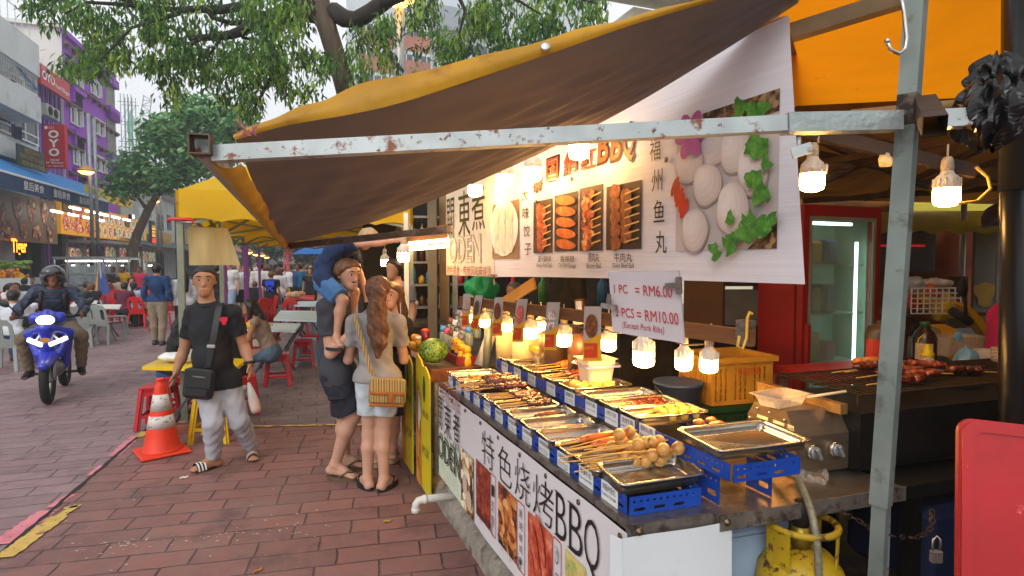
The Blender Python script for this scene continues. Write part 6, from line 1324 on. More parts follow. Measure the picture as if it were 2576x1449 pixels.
bottle('sauce_bottle','large dark sauce bottle with green cap and white label','bottle',2322,965,.78,[(.062,0),(.066,.01),(.066,.15),(.05,.19),(.024,.215),(.022,.225)],m_soy,capr=.026,capc=mat('green cap','#1d5a2a',.4),lab=(.02,.12,mat('cream label','#c9b99a',.5)))
t,p=bottle('squeeze_bottle','clear squeeze bottle with yellow nozzle in front of the dark bottle','bottle',2330,975,.66,[(.033,0),(.035,.008),(.035,.06)],m_clear)
mb=MB(); m_ynoz=mat('yellow nozzle','#d3c21c',.4); mb.lathe([(.036,.06),(.036,.08),(.024,.095),(.012,.13),(.008,.135)],p,n=14); mb.build('nozzle',m_ynoz,t); mb=MB(); q=p+Z*.085; mb.tube([q+V((-.03,0,0)),q+V((-.06,0,.03)),q+V((-.055,0,.08)),q+V((-.02,0,.11))],.003,6); mb.build('cap_strap',m_ynoz,t)
t=thing('plastic_tub','clear rectangular plastic tub at the right end of the red table','tub',ST(.85,2.3,1.14)); mb=MB(); p=onpl(2385,965,ST(.8,0,0),SA); p.z=1.14; punnet(Fr(p,SB,SA),.36,.2,.12,mb); mb.build('shell',m_clear,t)
def bag(name,label,px,py,Y,r,m,amp=.01,fr=40,neck=None):
 c=aty(px,py,Y); f=SDF(c-V((r[0]*1.6,r[1]*1.6,r[2]*1.6)),c+V((r[0]*1.6,r[1]*1.6,r[2]*2.6)),max(r)/13); f.ell(c,r,0)
 if neck: f.cone(c+Z*r[2]*.8,c+Z*r[2]*1.35,r[0]*.25,r[0]*.12,.02).cone(c+Z*r[2]*1.35,c+Z*r[2]*2.2+V((neck,0,0)),r[0]*.12,r[0]*.4,.01,flat=((0,1,0),.3))
 f.noise(amp,fr); mb=MB(); f.to(mb); return tag(mb.build(name,m),label,'bag')
m_bbag=mat('blue film','#5a94bd',.3,alpha=.75,var=.25,scale=20,spec=.7); m_wbag=mat('white film','#c2c4c2',.3,alpha=.85,var=.15,scale=16,spec=.7); m_cbag=mat('clear film','#a9b3b3',.25,alpha=.55,var=.3,scale=18,spec=.8)
bag('plastic_bag','tied pale blue plastic bag standing at the right of the sauces',2430,905,3.1,(.06,.05,.06),m_bbag,.006,50,neck=-.05); bag('plastic_bag','bulging white plastic bag next to the tied blue one',2468,910,3.3,(.12,.09,.08),m_wbag,.006,34); bag('plastic_bag','clear bag of red and yellow vegetables beside the plastic tub',2370,955,2.75,(.07,.05,.045),m_cbag,.006,50); bag('plastic_bag','flattened pale blue bag draped over the clear tub',2430,950,2.72,(.09,.04,.035),m_bbag,.007,50)
bag('plastic_bag','crumpled clear plastic bag lying on the steel table beside the control box',2040,1215,2.2,(.075,.06,.05),mat('clear crumpled film','#b7aa9c',.18,alpha=.55,var=.3,scale=22,spec=1.,bump=1,bscale=30,bdist=.03),.012,60)
def crate(fr,L,W,H,name,label,m,rows=5,cols=12,txt=None):
 t=thing(name,label,'crate',fr(L/2,0,0));
 def side(p,d,ln):
  f=Fr(p,d,Z); hs=[]
  for i in range(rows):
   for j in range(cols):
    if j%4==3: continue
    x=ln*(.06+.88*j/(cols-1)); y=H*(.16+.6*i/(rows-1)); hs.append([(x-.006,y-.016),(x-.006,y+.016),(x+.006,y+.016),(x+.006,y-.016)])
  mb=MB(); plate(mb,[(0,0),(ln,0),(ln,H),(0,H)],hs,f,.006); mb.build('slotted_side',m,t); return f
 f0=side(fr(0,0,0),fr.u,L); side(fr(L,0,0),-fr.w,W); side(fr(L,0,-W),-fr.u,L); side(fr(0,0,-W),fr.w,W)
 mb=MB(); mb.box((L/2,.004,-W/2),(L-.01,.006,W-.01),fr); mb.build('bottom',m,t)
 mb=MB()
 for (a,b) in(((-.02,.01),(L+.02,.01)),((L+.012,.02),(L+.012,-W-.02)),((L+.02,-W-.01),(-.02,-W-.01)),((-.012,-W-.02),(-.012,.02))): mb.bar(fr(a[0],H,a[1]),fr(b[0],H,b[1]),.025,.03)
 mb.build('rim',m,t)
 if txt: mb=MB(); mb.text(txt,fr,(L*.42,H*.66,L*.78,H*.88),h=.006); mb.build('lettering',m_redink,t)
 return t
m_crate=mat('yellow crate','#a87a22',.55,var=.2,scale=8); cb=aty(1790,1022,3.15); CRF=Fr((cb.x,cb.y,cb.z),(.95,.28,0),Z)
crate(CRF,.40,.32,.25,'plastic_crate','yellow slotted plastic crate with red Thai lettering behind the trays',m_crate,txt='หนองไผ่')
crate(Fr(CRF(.0,-.28,0),CRF.u,Z),.4,.32,.26,'plastic_crate','dark green slotted crate under the yellow one',mat('green crate','#12381f',.55,var=.2))
st_=thing('back_shelf','low dark shelf carrying crates and bucket behind the counter','shelf',CRF(-.3,-.3,-.2)); mb=MB(); mb.box((-.1,-.315,-.15),(1.5,.05,.5),CRF); mb.build('board',m_grill,st_)
for u in(-.8,.55):
 for w in(.05,-.35): mb=MB(); p=CRF(u,-.34,w); mb.bar(V((p.x,p.y,.15)),p,.04,.04,up=SA); mb.build('leg',m_grill,st_)
bp=aty(1705,1010,3.2); t=thing('bucket','dark blue plastic bucket with wire handle behind the trays','bucket',bp); mb=MB(); mb.lathe([(.105,-.14),(.13,.1),(.137,.1),(.137,.115),(.125,.115)],bp,n=22); mb.build('body',mat('dark blue plastic','#2a3f66',.45),t); mb=MB(); mb.tube([bp+V((-.13,-.03,.09)),bp+V((-.1,-.14,.05)),bp+V((-.06,-.15,.03))],.004,6); mb.build('handle',m_ss,t); mb=MB(); mb.lathe([(.1,0),(.1,.003)],bp+V((0,0,-.139)),n=16); mb.build('base',m_dark,t)
def tub(px,py,a,L,W,H,label,lidc=None,m=None,n2=None):
 p=onpl(px,py,ST(a,0,0),SA); f=Fr(p,SB,SA); t=thing('plastic_tub',label,'tub',p); mb=MB(); punnet(f,L,W,H,mb); mb.build('shell',m or mat('milky plastic','#d6c8b4',.35,alpha=.9,var=.08,spec=.6),t)
 if lidc: mb=MB(); mb.prism(rrect(-.012,-.012,L+.012,W+.012,.02),f,H,H+.03); mb.build('lid',lidc,t)
 if n2: mb=MB(); mb.tube([f(-.01,-.01,H*.78),f(L+.01,-.01,H*.78),f(L+.01,W+.01,H*.78),f(-.01,W+.01,H*.78)],.007,8,closed=True); mb.build('rim',n2,t)
 return t
tub(1478,985,1.02,.17,.16,.16,'milky plastic tub with lilac rim behind the rear trays',None,None,mat('lilac rim','#8f94c9',.4)); tub(1355,932,1.75,.24,.16,.11,'clear tub with bright orange lid behind the far trays',mat('orange lid','#d97a12',.4),m_clear); tub(1420,940,1.6,.14,.14,.12,'small clear tub holding a red tomato right of the orange lid',None,m_clear)
p=onpl(1433,905,ST(1.6,0,0),SA); mb=MB(); mb.ball(p+V((0,.05,0)),(.035,.035,.03),12); tag(mb.build('tomato',mat('tomato red','#c2201a',.3,coat=.4)),'red tomato on top of the small clear tub','tomato')
t=thing('plastic_tub','upside down clear lid resting on the milky tub','lid',onpl(1478,945,ST(1.02,0,0),SA)); mb=MB(); p=onpl(1475,938,ST(1.02,0,0),SA); punnet(Fr(p,SB,SA),.18,.15,.04,mb); mb.build('shell',m_clear,t)
gp=aty(2012,1449,1.98); gx,gy=gp.x,gp.y
m_gy=mat('yellow gas paint','#a88a0c',.48,var=.25,scale=5,spots=[('#3a2a10',.55,.6,14),('#5a3d12',.57,.63,34),('#7a5a10',.5,.7,3)])
t=thing('gas_cylinder','scratched yellow gas cylinder with guard ring under the steel table','gas cylinder',(gx,gy,.15)); g0=V((gx,gy,.15))
mb=MB(); mb.lathe([(.11,.0),(.14,.06),(.148,.1),(.148,.47),(.138,.535),(.1,.585),(.05,.605),(0,.61)],g0,n=28); mb.build('body',m_gy,t)
mb=MB(); ring=[g0+V((.115*math.cos(a),.115*math.sin(a),.69)) for a in [i*math.pi/14 for i in range(28)]]; mb.tube(ring,.012,8,closed=True); mb.build('guard_ring',m_gy,t)
for k,a in enumerate((3.6,5.6,.6,2.2)):
 mb=MB(); d=V((math.cos(a),math.sin(a),0)); mb.bar(g0+d*.112+Z*.55,g0+d*.116+Z*.69,.02 if k else .09,.008,up=d); mb.build('guard_strut',m_gy,t)
mb=MB(); mb.lathe([(.03,.6),(.035,.65),(.03,.68)],g0,n=14); mb.build('valve',mat('brass valve','#9a8330',.4,.7),t); mb=MB(); mb.lathe([(.026,.68),(.028,.76),(.02,.77)],g0,n=14); mb.build('regulator',m_black,t)
mb=MB(); f=Fr(g0+V((.0,-.146,.515)),(1,0,0),(0,.35,.94)); mb.text('16.3.1',f,(.03,0,.12,.04),h=.012); mb.build('lettering',m_ink,t)
mb=MB(); cp=[aty(2120,1290,1.97),aty(2160,1310,2.0),aty(2210,1340,1.9),aty(2300,1352,2.0),aty(2340,1330,2.05),aty(2345,1290,2.1)]
for k in range(20):
 c=curve(cp,k/19); d=(curve(cp,min(1,k/19+.03))-curve(cp,max(0,k/19-.03))).normalized(); x,y,_=basis(d); s_=x if k%2 else y
 mb.tube([c+d*.016*math.cos(a)+s_*.008*math.sin(a) for a in [j*math.pi/4 for j in range(8)]],.0028,5,closed=True)
tag(mb.build('chain',mat('rusty chain','#4a3a2e',.5,.7,var=.4,scale=40)),'rusty chain running from the gas cylinder around the table leg','chain')
def stool_at(p,rz,m,label,group,h=.44,w=.34): pass
mb=MB(); f=Fr(ST(.03,.36,.15),SB,Z); t=thing('stool','pale blue plastic stool standing under the steel table','stool',f(.2,0,0))
plate(mb,[(0,0),(.06,0),(.1,.36),(.2,.43),(.26,.43),(.3,0),(.37,0),(.34,.62),(.03,.62)],[],f,.02); mb.build('side',mat('pale blue plastic','#8fa6bd',.45),t); mb=MB(); mb.box((.185,.63,-.15),(.33,.03,.32),f,bev=.01); mb.build('seat',mat('pale blue plastic','#8fa6bd',.45),t)
mb=MB(); mb.box((.345,.36,-.02),(.015,.68,.06),Fr(ST(-.02,.02,.15),SB,Z)); tag(mb.build('pink_board',mat('pink board','#b0435c',.5)),'pink board edge beside the white end panel','board')
t=thing('grill_stand','black steel stand under the right part of the grill','stand',ST(.1,1.9,.15))
mb=MB(); mb.box((.95,-.06,-.1),(1.2,.05,.5),BU); mb.build('top',m_grill,t)
for u in(.48,1.45):
 for w in(.1,-.3): mb=MB(); p=BU(u,-.1,w); mb.bar(V((p.x,p.y,.15)),p,.05,.05,up=SA); mb.build('leg',m_grill,t)
bag('plastic_bag','orange plastic bag glowing in the dark under the grill stand',2390,1200,2.6,(.14,.1,.1),mat('orange film','#c24a10',.35,var=.3,scale=12,thin=.3),.01,40)
mb=MB(); p=aty(2330,1320,2.5); mb.box((0,0,0),(.5,.4,.35),loc_fr(p,.3),bev=.04); tag(mb.build('storage_box',mat('dark blue box','#141e3c',.5)),'dark blue storage box on the floor behind the table leg','box')
RA,RT_=aty(2404,1560,1.2),aty(2466,1058,1.26); RB=Fr(RA,V((.85,-.32,-.04)),RT_-RA); t=thing('red_board','large red plastic board leaning upright in the right foreground','board',RB(.2,0,0))
hB=(RT_-RA).length; m_rb=mat('red plastic board','#a00a12',.42,var=.14,scale=3,spots=[('#8a0a12',.56,.7,2.2),('#cf5058',.66,.7,34)],bump=.15,bscale=50,bdist=.003)
mb=MB()
def slab(x0,y0,x1,y1,r,z0,z1,b):
 A=[rrect(x0,y0,x1,y1,r,5),rrect(x0,y0,x1,y1,r,5),rrect(x0+b,y0+b,x1-b,y1-b,r,5)]; k=len(A[0]); vs=[RB(x,y,z) for q,z in zip(A,(z0,z1-b,z1)) for x,y in q]; mb.add(vs,[(i*k+j,i*k+(j+1)%k,(i+1)*k+(j+1)%k,(i+1)*k+j) for i in(0,1) for j in range(k)]+[tuple(range(2*k,3*k))],None,False)
slab(0,0,.5,hB,.03,-.012,.012,.006); mb.build('panel',m_rb,t)
mb=MB(); plate(mb,rrect(.004,.004,.496,hB-.004,.03,5),[rrect(.026,.026,.474,hB-.026,.02,5)[::-1]],Fr(RB(0,0,.014),RB.u,RB.v),.008); mb.build('raised_rim',m_rb,t)
p=aty(2355,1400,1.5); t=thing('padlock','small steel padlock hanging from a chain beside the red board','padlock',p); mb=MB(); mb.box((0,0,0),(.03,.015,.035),loc_fr(p),bev=.004); mb.build('body',m_edge,t); mb=MB(); mb.tube([p+V((-.01,0,.015)),p+V((-.01,0,.045)),p+V((0,0,.055)),p+V((.01,0,.045)),p+V((.01,0,.015))],.003,6); mb.build('shackle',m_ss,t)
# ---- beyond the stall on the right: second stall with yellow canopy
m_yc=mat('yellow canopy cloth','#e6d210',.6,var=.1,scale=3,thin=.6)
t=thing('yellow_canopy','bright yellow scalloped canopy of the next stall seen behind the fridge','canopy',aty(2400,560,8))
mb=MB(); mb.grid(lambda u,v:aty(lerp(2200,2620,u),lerp(lerp(583,588,u)+4*math.sin(u*40),530,v),lerp(7,8.5,v)),60,4); mb.build('valance',m_yc,t); mb=MB(); mb.grid(lambda u,v:aty(lerp(2200,2620,u),lerp(530,500,v),lerp(10.2,13,v)),6,3); mb.build('roof_cloth',m_yc,t)
mb=MB(); mb.grid(lambda u,v:aty(lerp(2185,2680,u),lerp(900,578,v),8.7+.25*math.sin(u*11)+.1*math.sin(v*13)),24,12); tag(mb.build('tarpaulin',m_orb),'rust orange tarpaulin hung as the back wall of the next stall','tarpaulin')
mb=MB(); mb.box((0,0,0),(1.1,.1,.7),loc_fr(aty(2255,620,8.1),.1)); tag(mb.build('grey_board',mat('dark grey board','#4a4548',.5,var=.2)),'dark grey board with red light stripes hanging before the tarpaulin','board')
mb=MB(); c=aty(2255,618,8.0); mb.bar(c-V((.4,.02,0)),c+V((.4,.02,.0)),.03,.03); tag(mb.build('red_light_strip',mat('red light','#d01c28',.5,emis='#ff2030',es=.25)),'faint red light strip on the dark grey board','light')
for (x0,x1,y0,y1,Y,nm,lb,cl) in((2378,2432,695,905,7.6,'plywood_board','bare greenish plywood board leaning behind the motorcycle','#6a5f38'),(2440,2640,568,910,7.4,'grey_partition','grey partition wall with a yellow blot at the far right','#6b6456')):
 mb=MB(); a=aty(x0,y1,Y); b=aty(x1,y0,Y); mb.box(((a.x+b.x)/2,Y,(a.z+b.z)/2),(b.x-a.x,.05,b.z-a.z)); tag(mb.build(nm,mat(nm,cl,.8,var=.25,scale=2)),lb,'board')
mb=MB(); mb.disc(Fr(aty(2478,738,7.36),(1,0,0),Z),0,0,.14,.16,0,12,wob=.2); tag(mb.build('yellow_blot',mat('yellow blot','#a8801c',.7)),'yellow paint blot on the grey partition','paint')
mb=MB(); mb.grid(lambda u,v:aty(lerp(2468,2640,u),lerp(lerp(572,560,u)+3*math.sin(u*50),545,v)-0*u,lerp(6.4,7,v))+Z*.35*v*(u**.5),20,4); tag(mb.build('checked_awning',pic('checked cloth',['#4a3640','#7a5a60','#2f2430','#8a6a6a'],9,'voronoi')),'dark checked cloth awning over the grey partition','awning')
for x,Y in((2412,7.9),(2506,6.6)):
 p=aty(x,900,Y); mb=MB(); mb.tube([V((p.x,p.y,0)),V((p.x,p.y,2.6))],.035,8); tag(mb.build('support_pole',m_pole),'grey support pole in the next stall, '+('in front of the tarpaulin' if x<2450 else 'in front of the grey partition'),'pole')
mb=MB(); a=aty(1900,480,8.4); b=aty(2240,480,8.4); mb.box(((a.x+b.x)/2,8.4,1.5),(b.x-a.x,.05,3.2)); tag(mb.build('partition',m_brow2),'shaded brown cloth wall behind the red fridge','partition')
tp_=aty(2330,790,5.2); t=thing('folding_table','brown folding table carrying the white basket','table',(tp_.x,tp_.y,0)); mb=MB(); mb.box((0,0,0),(1.0,.6,.03),loc_fr((tp_.x,tp_.y+.2,tp_.z),.1)); mb.build('table_top',mat('brown board','#5a4430',.6),t)
for dx in(-.4,.4): mb=MB(); mb.bar((tp_.x+dx,tp_.y,0),(tp_.x-dx*.3,tp_.y+.3,tp_.z),.03,.03); mb.build('leg',m_edge,t)
bk=aty(2320,785,5.15); t=thing('wire_basket','white wire basket stuffed with coloured bags on the folding table','basket',bk); mb=MB(); f=loc_fr(bk,.08); L,W_,H=.46,.3,.22
for i in range(9): mb.tube([f(-L/2+L*i/8,-W_/2,0),f(-L/2+L*i/8,-W_/2,H)],.006,5)
for i in range(6): mb.tube([f(-L/2,-W_/2,H*i/5),f(L/2,-W_/2,H*i/5)],.006,5); mb.tube([f(L/2,-W_/2,H*i/5),f(L/2,W_/2,H*i/5)],.006,5)
mb.build('wire_frame',m_label,t)
for k,(dx,dz,c,nm) in enumerate(((-.14,.08,'#b8452c','red'),(0,.1,'#c9a820','yellow'),(.14,.09,'#b03a66','pink'),(-.1,.24,'#9fb0b0','grey'),(.08,.26,'#c5c3bd','white'),(0,.2,'#d06a24','orange'))):
 blob_obj('plastic_bag',nm+' plastic bag stuffed in the white wire basket','bag',f(dx,0,dz),(.11,.1,.08) if k!=4 else (.19,.08,.04),mat('bag '+nm,c,.4,var=.2,scale=16),40,.01)
bag('plastic_bag','yellow plastic bag on the folding table right of the basket',2372,775,5.1,(.13,.1,.12),mat('yellow film','#c9ae10',.4,var=.2,scale=14),.012,30)
mp=aty(2385,905,4.4); t=thing('parked_motorcycle','yellow and black motorcycle parked behind the sauces, partly hidden','motorcycle',(mp.x,mp.y,0)); m_yp=mat('yellow motor paint','#d9a40c',.3,coat=.5)
def wedge(pts,d,m,name):
 mb=MB(); P=[aty(x,y,Y) for x,y,Y in pts]; n=len(P); off=V((.02,d,.02)); mb.add(P+[p+off for p in P],[tuple(range(n)),tuple(reversed(range(n,2*n)))]+[(i,n+i,n+(i+1)%n,(i+1)%n) for i in range(n)]); mb.build(name,m,t)
wedge(((2362,828,4.2),(2400,826,4.2),(2435,850,4.2),(2456,876,4.2),(2425,885,4.2),(2390,872,4.2)),.12,m_yp,'side_fairing'); wedge(((2348,868,4.0),(2365,865,4.0),(2412,898,4.0),(2420,910,4.0),(2390,906,4.0)),.1,m_yp,'lower_fairing'); wedge(((2428,772,4.5),(2438,768,4.5),(2470,800,4.5),(2500,850,4.5),(2485,852,4.5),(2455,812,4.5)),.15,m_yp,'front_shield')
mb=MB(); mb.tube([aty(2395,782,4.4),aty(2425,800,4.4),aty(2440,812,4.4)],.035,8); mb.tube([aty(2430,800,4.4),aty(2428,760,4.4),aty(2420,740,4.4)],.012,6); mb.build('handlebar',m_black,t); mb=MB(); mb.lathe([(.055,0),(.06,.015),(.04,.03)],aty(2418,722,4.4),(0.2,-1,0),12,sx=.8,sy=1.3); mb.build('mirror',m_black,t)
mb=MB(); c=aty(2290,880,4.6); f=SDF(c-V((.6,.4,.3)),c+V((.6,.4,.3)),.03); f.cone(c+V((-.4,0,-.05)),c+V((.35,0,-.1)),.14,.1,0).cone(c+V((-.3,0,.0)),c+V((.1,0,.04)),.1,.07,.1); f.to(mb); mb.build('seat',mat('grey seat','#5c6670',.4,coat=.3),t)
mb=MB(); mb.lathe([(.25,-.05),(.28,-.03),(.28,.03),(.25,.05),(.2,.03),(.2,-.03),(.25,-.05)],(mp.x+.3,mp.y+.1,.28),(1,.3,0),18); mb.build('wheel',m_black,t)
t=thing('pale_table','pale blue table top behind the black chair at the far right','table',aty(2500,835,5.5)); mb=MB(); p=aty(2500,838,5.6); mb.box((0,0,0),(.9,.6,.03),loc_fr(p,.1)); mb.build('table_top',mat('pale table','#9fb4c6',.4),t); mb=MB(); mb.bar(p,V((p.x,p.y,0)),.05,.05); mb.build('leg',m_edge,t)
p=aty(2495,905,4.9); t=thing('black_chair','black plastic chair back with a slot before the pale table','chair',(p.x,p.y,0)); mb=MB(); f=Fr((p.x-.22,p.y,0),(1,.1,0),Z); z1=aty(2490,848,4.9).z; plate(mb,rrect(0,.45,.42,z1,.06),[rrect(.12,z1-.1,.3,z1-.06,.02)[::-1]],f,.02); mb.build('backrest',m_black,t); mb=MB(); mb.box((.21,.45,-.2),(.42,.03,.4),f); mb.build('seat',m_black,t)
for u in(.03,.39):
 for w in(0,-.38): mb=MB(); mb.bar(f(u,0,w),f(u,.45,w),.03,.03); mb.build('leg',m_black,t)
mb=MB(); c=aty(2535,880,3.6); f=SDF(c-V((.3,.3,.5)),c+V((.3,.3,.5)),.03); f.cone(c+V((.02,0,-.4)),c+V((.02,0,.2)),.16,.12,0).noise(.012,26); f.to(mb); tag(mb.build('magenta_cloth',mat('magenta cloth','#b0185a',.8,var=.2)),'magenta cloth draped at the far right beside the black pipe','cloth')
p=aty(2522,930,3.0); t=thing('container_stack','stack of clear plastic lids beside the black pipe','container'); t.location=p; mb=MB()
for k in range(14): mb.lathe([(.05,k*.012),(.054,k*.012+.005),(.05,k*.012+.01)],(p.x,p.y,p.z-.05),n=14)
o=mb.build('lid_stack',m_clear); o.parent=t; o.matrix_parent_inverse=Matrix.Translation(-p)
# ================================================================== STREET FURNITURE
def pl(col,name): return mat(name,col,.38,var=.08,scale=6,coat=.15,spots=[('#d9d3cc',.68,.78,14)])
m_chr=pl('#c01a16','red chair plastic'); m_chg=pl('#8a8f8c','grey chair plastic'); m_chb=pl('#9db6c2','pale blue chair plastic')
def chair_proto(name,label,m,kind='slot',group=None):
 t=thing(name,label,'chair',(0,0,0),0,group); f=Fr((0,0,0),(1,0,0),Z)     # front towards -y ; backrest at +y
 mb=MB(); mb.grid(lambda u,v:V((lerp(-.2,.2,u)*(1.06-.08*v),lerp(-.22,.2,v),.435+.012*((2*u-1)**2)+.01*v)),8,6); mb.grid(lambda u,v:V((lerp(.2,-.2,u)*(1.06-.08*v),lerp(-.22,.2,v),.42+.012*((2*u-1)**2))),6,4); mb.tube([(-.2,-.22,.425),(.2,-.22,.425)],.014,6); part(mb,'seat',m,t)
 mb=MB(); bf=Fr((0,.2,.40),(1,0,0),(0,.2,1.));
 if kind=='slot': hs=[[(-.105+.02*math.cos(a),0) for a in ()]]; hs=[rrect(-.155,.12,-.065,.35,.035)[::-1],rrect(.065,.12,.155,.35,.035)[::-1]]
 else: hs=[rrect(-.17+.07*i,.14,-.125+.07*i,.38-.02*abs(i-2),.018)[::-1] for i in range(5)]
 plate(mb,[(-.2,-.02),(.2,-.02),(.215,.2),(.2,.36),(.14,.44),(0,.46),(-.14,.44),(-.2,.36),(-.215,.2)],hs,bf,.018); part(mb,'backrest',m,t)
 for sx in(-1,1):
  for (y0,y1) in((-.2,-.24),(.19,.25)):
   mb=MB(); mb.bar((sx*.235,y1,0),(sx*.19,y0,.43),.05,.032); part(mb,'leg',m,t)
 return t
def put_chairs(proto,lst):
 for i,(px,py,rz,lab) in enumerate(lst):
  p=onz(px,py); rz+=math.pi
  if i==0: proto.location=(p.x,p.y,0); proto.rotation_euler=(0,0,rz); proto['label']=lab
  else: dup(proto,(p.x,p.y,0),rz,lab)
sz=math.atan2(S.y,S.x)-math.pi/2
cr=chair_proto('plastic_chair','',m_chr,group='red plastic chairs of the street restaurant')
put_chairs(cr,[(317,822,-.25,'front red plastic chair two places left of the man in blue'),(356,824,.05,'red plastic chair turned square to the viewer beside the man in blue'),(384,815,.7,'red plastic chair half hidden behind the man in blue'),(290,812,-.5,'red plastic chair behind the right grey chair'),(262,806,2.6,'red plastic chair facing the viewer behind the white table'),(216,800,-.4,'red plastic chair seen between the two grey chairs'),(192,795,2.8,'red plastic chair just right of the rider'),(335,795,2.7,'red plastic chair across the far red table'),(300,790,.3,'red plastic chair near the man in maroon'),(372,796,3.0,'red plastic chair behind the one beside the man in blue'),(20,800,.5,'red plastic chair at the left edge behind the woman in white'),(60,806,-.6,'red plastic chair behind the rider to the left'),(404,830,-1.0,'red plastic chair partly hidden by the legs of the man in blue'),(430,815,.2,'red plastic chair seen just left of the grey green tent post')])
r=random.Random(77)
for i in range(26): p=onz(r.uniform(-20,400),r.uniform(757,792)); dup(cr,(p.x,p.y,0),r.uniform(0,6.3),'red plastic chair in the far crowded rows of the street restaurant','far red plastic chairs')
cg=chair_proto('plastic_chair','',m_chg,group='grey plastic chairs of the street restaurant')
put_chairs(cg,[(272,862,-.12,'grey plastic chair with two slots standing right of its twin by the white table'),(232,862,.15,'grey plastic chair with two slots right behind the motorcycle rider'),(22,930,.25,'grey plastic chair under the man in the white shirt at the left edge'),(292,842,-.9,'pale grey plastic chair at the far corner of the white table'),(205,872,.4,'grey plastic chair partly covered by the rider')])
cb_=chair_proto('plastic_chair','',m_chb,'fan',group='pale blue plastic chairs')
put_chairs(cb_,[(700,812,.3,'pale blue plastic chair left of the farthest pale table'),(722,806,.5,'pale blue plastic chair behind the boy with blue back print')])
cr2=chair_proto('plastic_chair','',m_chr,'fan',group='red fan back chairs')
put_chairs(cr2,[(742,842,.0,'red chair with fan slats tucked under the middle pale table'),(712,800,.4,'small red chair far behind near the fruit table'),(668,822,2.2,'red chair facing the girl at the pale table')])
for k in range(5):
 p=onz(628+k*7,905-k*3); o=dup(cr2,(p.x,p.y,.05*k),-1.9,'red fan back chair in the tilted stack behind the girl in beige','chairs in the tilted red stack'); o.rotation_euler=(.18,0,-1.9)
def table(name,label,cat,poly_px,z,m,legm,th=.03,legs=True,group=None):
 P=[onz(x,y,z) for x,y in poly_px]; c=sum(P,V((0,0,0)))/len(P); t=thing(name,label,cat,(c.x,c.y,0),group=group)
 mb=MB(); n=len(P); mb.add([p for p in P]+[p-Z*th for p in P],[tuple(range(n)) if (P[1]-P[0]).cross(P[2]-P[1]).z>0 else tuple(reversed(range(n))),tuple(range(n,2*n))]+[(i,(i+1)%n,n+(i+1)%n,n+i) for i in range(n)]); mb.build('table_top',m,t)
 if legs:
  for i,p in enumerate(P): q=p.lerp(c,.25); r_=P[(i+2)%n].lerp(c,.3); mb=MB(); mb.bar(V((q.x,q.y,0)),q.lerp(r_,.75)-Z*th,.028,.028); mb.build('leg',legm,t)
 return t
m_ptab=mat('pale blue table','#b9cdd6',.4,var=.1,scale=4,stretch=(1,9,1)); m_ytab=mat('yellow table top','#e0b70c',.3,var=.06,coat=.3); m_lg=mat('grey table leg','#5a5a5a',.5,.5)
table('dining_table','pale blue table in front of the girl in beige','table',((612,828),(742,832),(757,814),(640,811)),.75,m_ptab,m_lg); table('dining_table','larger pale blue table behind the one of the girl in beige','table',((688,803),(800,806),(812,782),(705,781)),.75,m_ptab,m_lg); table('dining_table','small pale blue table farthest back by the fruit table','table',((740,768),(800,769),(805,757),(752,757)),.75,m_ptab,m_lg)
table('dining_table','yellow plastic table by the tent post with white bags on it','table',((357,922),(590,928),(622,902),(415,896)),.72,m_ytab,m_lg,.035)
table('dining_table','white topped table by the grey chairs','table',((215,773),(300,775),(306,766),(228,765)),.75,mat('white table','#c9c7be',.5),m_lg); table('dining_table','red topped table beside the man in maroon','table',((296,753),(374,754),(382,746),(314,745)),.75,m_chr,m_lg); table('dining_table','red topped table at the left edge among the diners','table',((-20,784),(70,784),(70,766),(0,764)),.75,m_chr,m_lg); table('dining_table','white table with drinks before the woman in dark top','table',((176,768),(240,770),(246,756),(190,755)),.75,mat('white table','#c9c7be',.5),m_lg)
table('fruit_table','low red table loaded with pale buns or fruit far behind the girl','table',((715,752),(790,753),(792,742),(722,742)),.8,m_chr,m_lg)
mb=MB(); r=random.Random(1)
for i in range(40): p=onz(735+r.uniform(-10,18),741,.82+r.uniform(0,.12)); p.y+=r.uniform(-.2,.5); mb.ball(p,.07,7)
tag(mb.build('fruit_heap',mat('pale fruit','#c9a077',.6,var=.2)),'heap of pale round fruit on the far red table','fruit')
def stool_proto(name,label,m,group):
 t=thing(name,label,'stool',(0,0,0),0,group); mb=MB(); mb.box((0,0,.44),(.29,.29,.025),bev=.012); mb.box((0,0,.415),(.27,.27,.03)); part(mb,'seat',m,t)
 for sx in(-1,1):
  for sy in(-1,1):
   mb=MB(); d=V((-sy,sx,0)); mb.bar((sx*.165,sy*.165,0),(sx*.12,sy*.12,.43),.055,.02,up=V((sx,0,0))); mb.bar((sx*.165,sy*.165,0),(sx*.12,sy*.12,.43),.02,.055,up=V((sx,0,0))); part(mb,'leg',m,t)
 mb=MB()
 for s_ in(-1,1): mb.bar((-.15,s_*.148,.14),(.15,s_*.148,.14),.014,.03); mb.bar((s_*.148,-.15,.14),(s_*.148,.15,.14),.014,.03)
 for s_ in(-1,1): mb.bar((-.13,s_*.128,.385),(.13,s_*.128,.385),.014,.06); mb.bar((s_*.128,-.13,.385),(s_*.128,.13,.385),.014,.06)
 part(mb,'apron',m,t); return t
m_str=mat('red stool plastic','#b8141c',.32,var=.12,scale=5,coat=.2,spots=[('#d9b3b0',.62,.74,7)]); m_sty=mat('yellow stool plastic','#d6ad0c',.35,var=.12,scale=6,coat=.15,spots=[('#8a6a18',.64,.76,9)]); m_stb=mat('sky stool plastic','#8db4c9',.38,var=.08,coat=.1)
sr=stool_proto('stool','red stool with white scuffs standing behind the traffic cone',m_str,'red plastic stools'); p=onz(402,1072); sr.location=(p.x,p.y,0); sr.rotation_euler=(0,0,.25)
